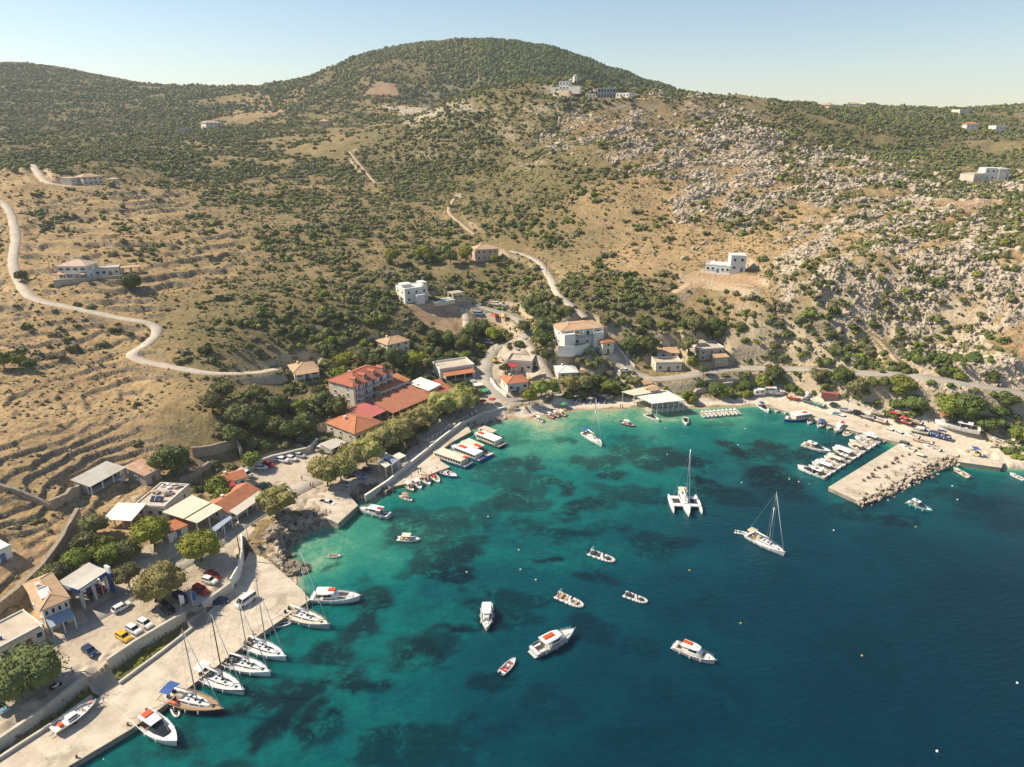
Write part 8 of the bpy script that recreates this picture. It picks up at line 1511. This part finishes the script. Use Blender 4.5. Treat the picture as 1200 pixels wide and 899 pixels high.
# ---------------------------------------------------------------- people
M('skin', (.45, .25, .16), .6, .05, 3); M('hair', (.035, .022, .014), .8, .1, 5)
for k_, c_ in (('shirt_red', (.50, .05, .04)), ('shirt_white', (.7, .68, .64)), ('shirt_blue', (.05, .12, .32)), ('shirt_dark', (.03, .03, .035))): M(k_, c_, .85, .08, 3)
JT = {'pel': (0, 0, .95, .13), 'sp': (0, 0, 1.15, .13), 'ch': (0, .01, 1.36, .15), 'nk': (0, 0, 1.5, .058), 'hd': (.01, 0, 1.62, .092), 'tp': (.01, 0, 1.73, .07)}
def person(label, px, rz, shirt, pants, pose=0, z=None, group='people walking about'):
    g = G(*px) if z is None else Vector(at_z(*px, z)); t = thing('person', label, 'person', g, rz, group); V = []; E = []; R = []
    def add(p, r, par=None):
        V.append(p); R.append(r)
        if par is not None: E.append((par, len(V) - 1))
        return len(V) - 1
    pel = add((0, 0, .95), .135); sp = add((0, 0, 1.16), .12, pel); ch = add((.01, 0, 1.38), .145, sp); nk = add((.01, 0, 1.52), .055, ch); hd = add((.03, 0, 1.62), .088, nk); add((.02, 0, 1.73), .075, hd)
    st = (.16, -.2) if pose == 0 else (.03, -.03)
    for sg, f in ((1, st[0]), (-1, st[1])):
        hp = add((0, sg * .09, .9), .10, pel); kn = add((f * .6 + .03, sg * .10, .48), .06, hp); an = add((f, sg * .10, .08), .042, kn); add((f + .16, sg * .11, .035), .035, an)
        so_ = add((.0, sg * .19, 1.43), .058, ch); el = add((-f * .5, sg * .25, 1.14), .043, so_); wr = add((-f * .8 + .08, sg * .26, .90), .03, el); add((-f * .8 + .12, sg * .26, .80), .032, wr)
    me = bpy.data.meshes.new('person'); me.from_pydata(V, E, []); me.materials.append(_mats['skin']); o = bpy.data.objects.new('body', me); COL.objects.link(o); o.parent = t
    md = o.modifiers.new('skin', 'SKIN'); sub = o.modifiers.new('sub', 'SUBSURF'); sub.levels = 1; sub.render_levels = 1
    if not me.skin_vertices: 
        pass
    for i, r in enumerate(R): me.skin_vertices[0].data[i].radius = (r, r)
    me.skin_vertices[0].data[0].use_root = True
    mb(_mats[shirt], True).rings([[(x0 + rx * math.cos(a * PI / 5), ry * math.sin(a * PI / 5), z_) for a in range(10)] for x0, rx, ry, z_ in ((0, .15, .18, .92), (0, .145, .17, 1.15), (.01, .165, .215, 1.38), (.0, .10, .17, 1.49), (.01, .07, .075, 1.52))]).build('shirt', t)
    pb = mb(_mats[pants], True)
    for sg, f in ((1, st[0]), (-1, st[1])): pb.tube((0, sg * .085, .96), (f * .6 + .03, sg * .10, .46), .125, .085, 8)
    pb.build('shorts', t); mb(_mats['hair'], True).blob((.005, 0, 1.70), (.105, .10, .10), 3, 5, .05).build('hair', t)
for a in [('person in red shirt walking on the plaza beside a companion', (364, 571), .4, 'shirt_red', 'shirt_dark'), ('companion in dark red walking on the plaza edge nearer the tamarisk', (367, 571.5), .5, 'shirt_red', 'shirt_blue'), ('person in white shirt crossing the plaza near the tamarisks', (354, 563), 2, 'shirt_white', 'shirt_dark'), ('person in dark clothes near the fuel canopy column', (97, 707), 1, 'shirt_dark', 'shirt_dark'), ('person in white beside the retaining wall under the round tree', (86, 790), .3, 'shirt_white', 'shirt_blue'), ('person standing at the landing quay in white', (490, 556), 1, 'shirt_white', 'shirt_blue', 1, 1.0), ('person in red waiting on the landing quay', (493, 553), 2, 'shirt_red', 'shirt_dark', 1, 1.0), ('person in blue on the landing quay near the fishing boats', (482, 560), .2, 'shirt_blue', 'shirt_dark', 1, 1.0), ('person walking on the sand right of the kayak', (648, 478), .2, 'shirt_dark', 'shirt_blue'), ('person in red on the sand below the sunbeds', (727, 478), .9, 'shirt_red', 'shirt_dark'), ('person beside the one in red at the water edge', (729.5, 478.3), 2.2, 'skin', 'shirt_blue'), ('person in white under the green parasol', (659, 478), .4, 'shirt_white', 'shirt_dark'), ('person in blue on the harbour beach at the rafted boats', (873, 474), .4, 'shirt_blue', 'shirt_dark')]: person(*a)
# mooring lines from the yachts to the quay
rp = M('rope', (.55, .50, .42), .9, .1, 6)
for k, (a, b, lb) in enumerate([((152, 842), (166, 838), 'mooring line of the dark screened cruiser'), ((172, 833), (196, 823), 'mooring line of the dark blue yacht to its bollard'), ((241, 784), (236, 788), 'mooring line of the white tented yacht'), ((268, 765), (263, 773), 'mooring line of the grey sprayhood yacht'), ((297, 744), (288, 752), 'mooring line of the bright masted yacht'), ((318, 727), (332, 718), 'mooring line of the cream decked yacht')]):
    p, q = Vector(at_z(*a, 1.4)), Vector(at_z(*b, 1.5)); t = mb(rp).path([p, p.lerp(q, .5) - Vector((0, 0, .12)), q], .035, 5).build('mooring_line'); tag(t, lb, 'rope', 'mooring lines at the quay')
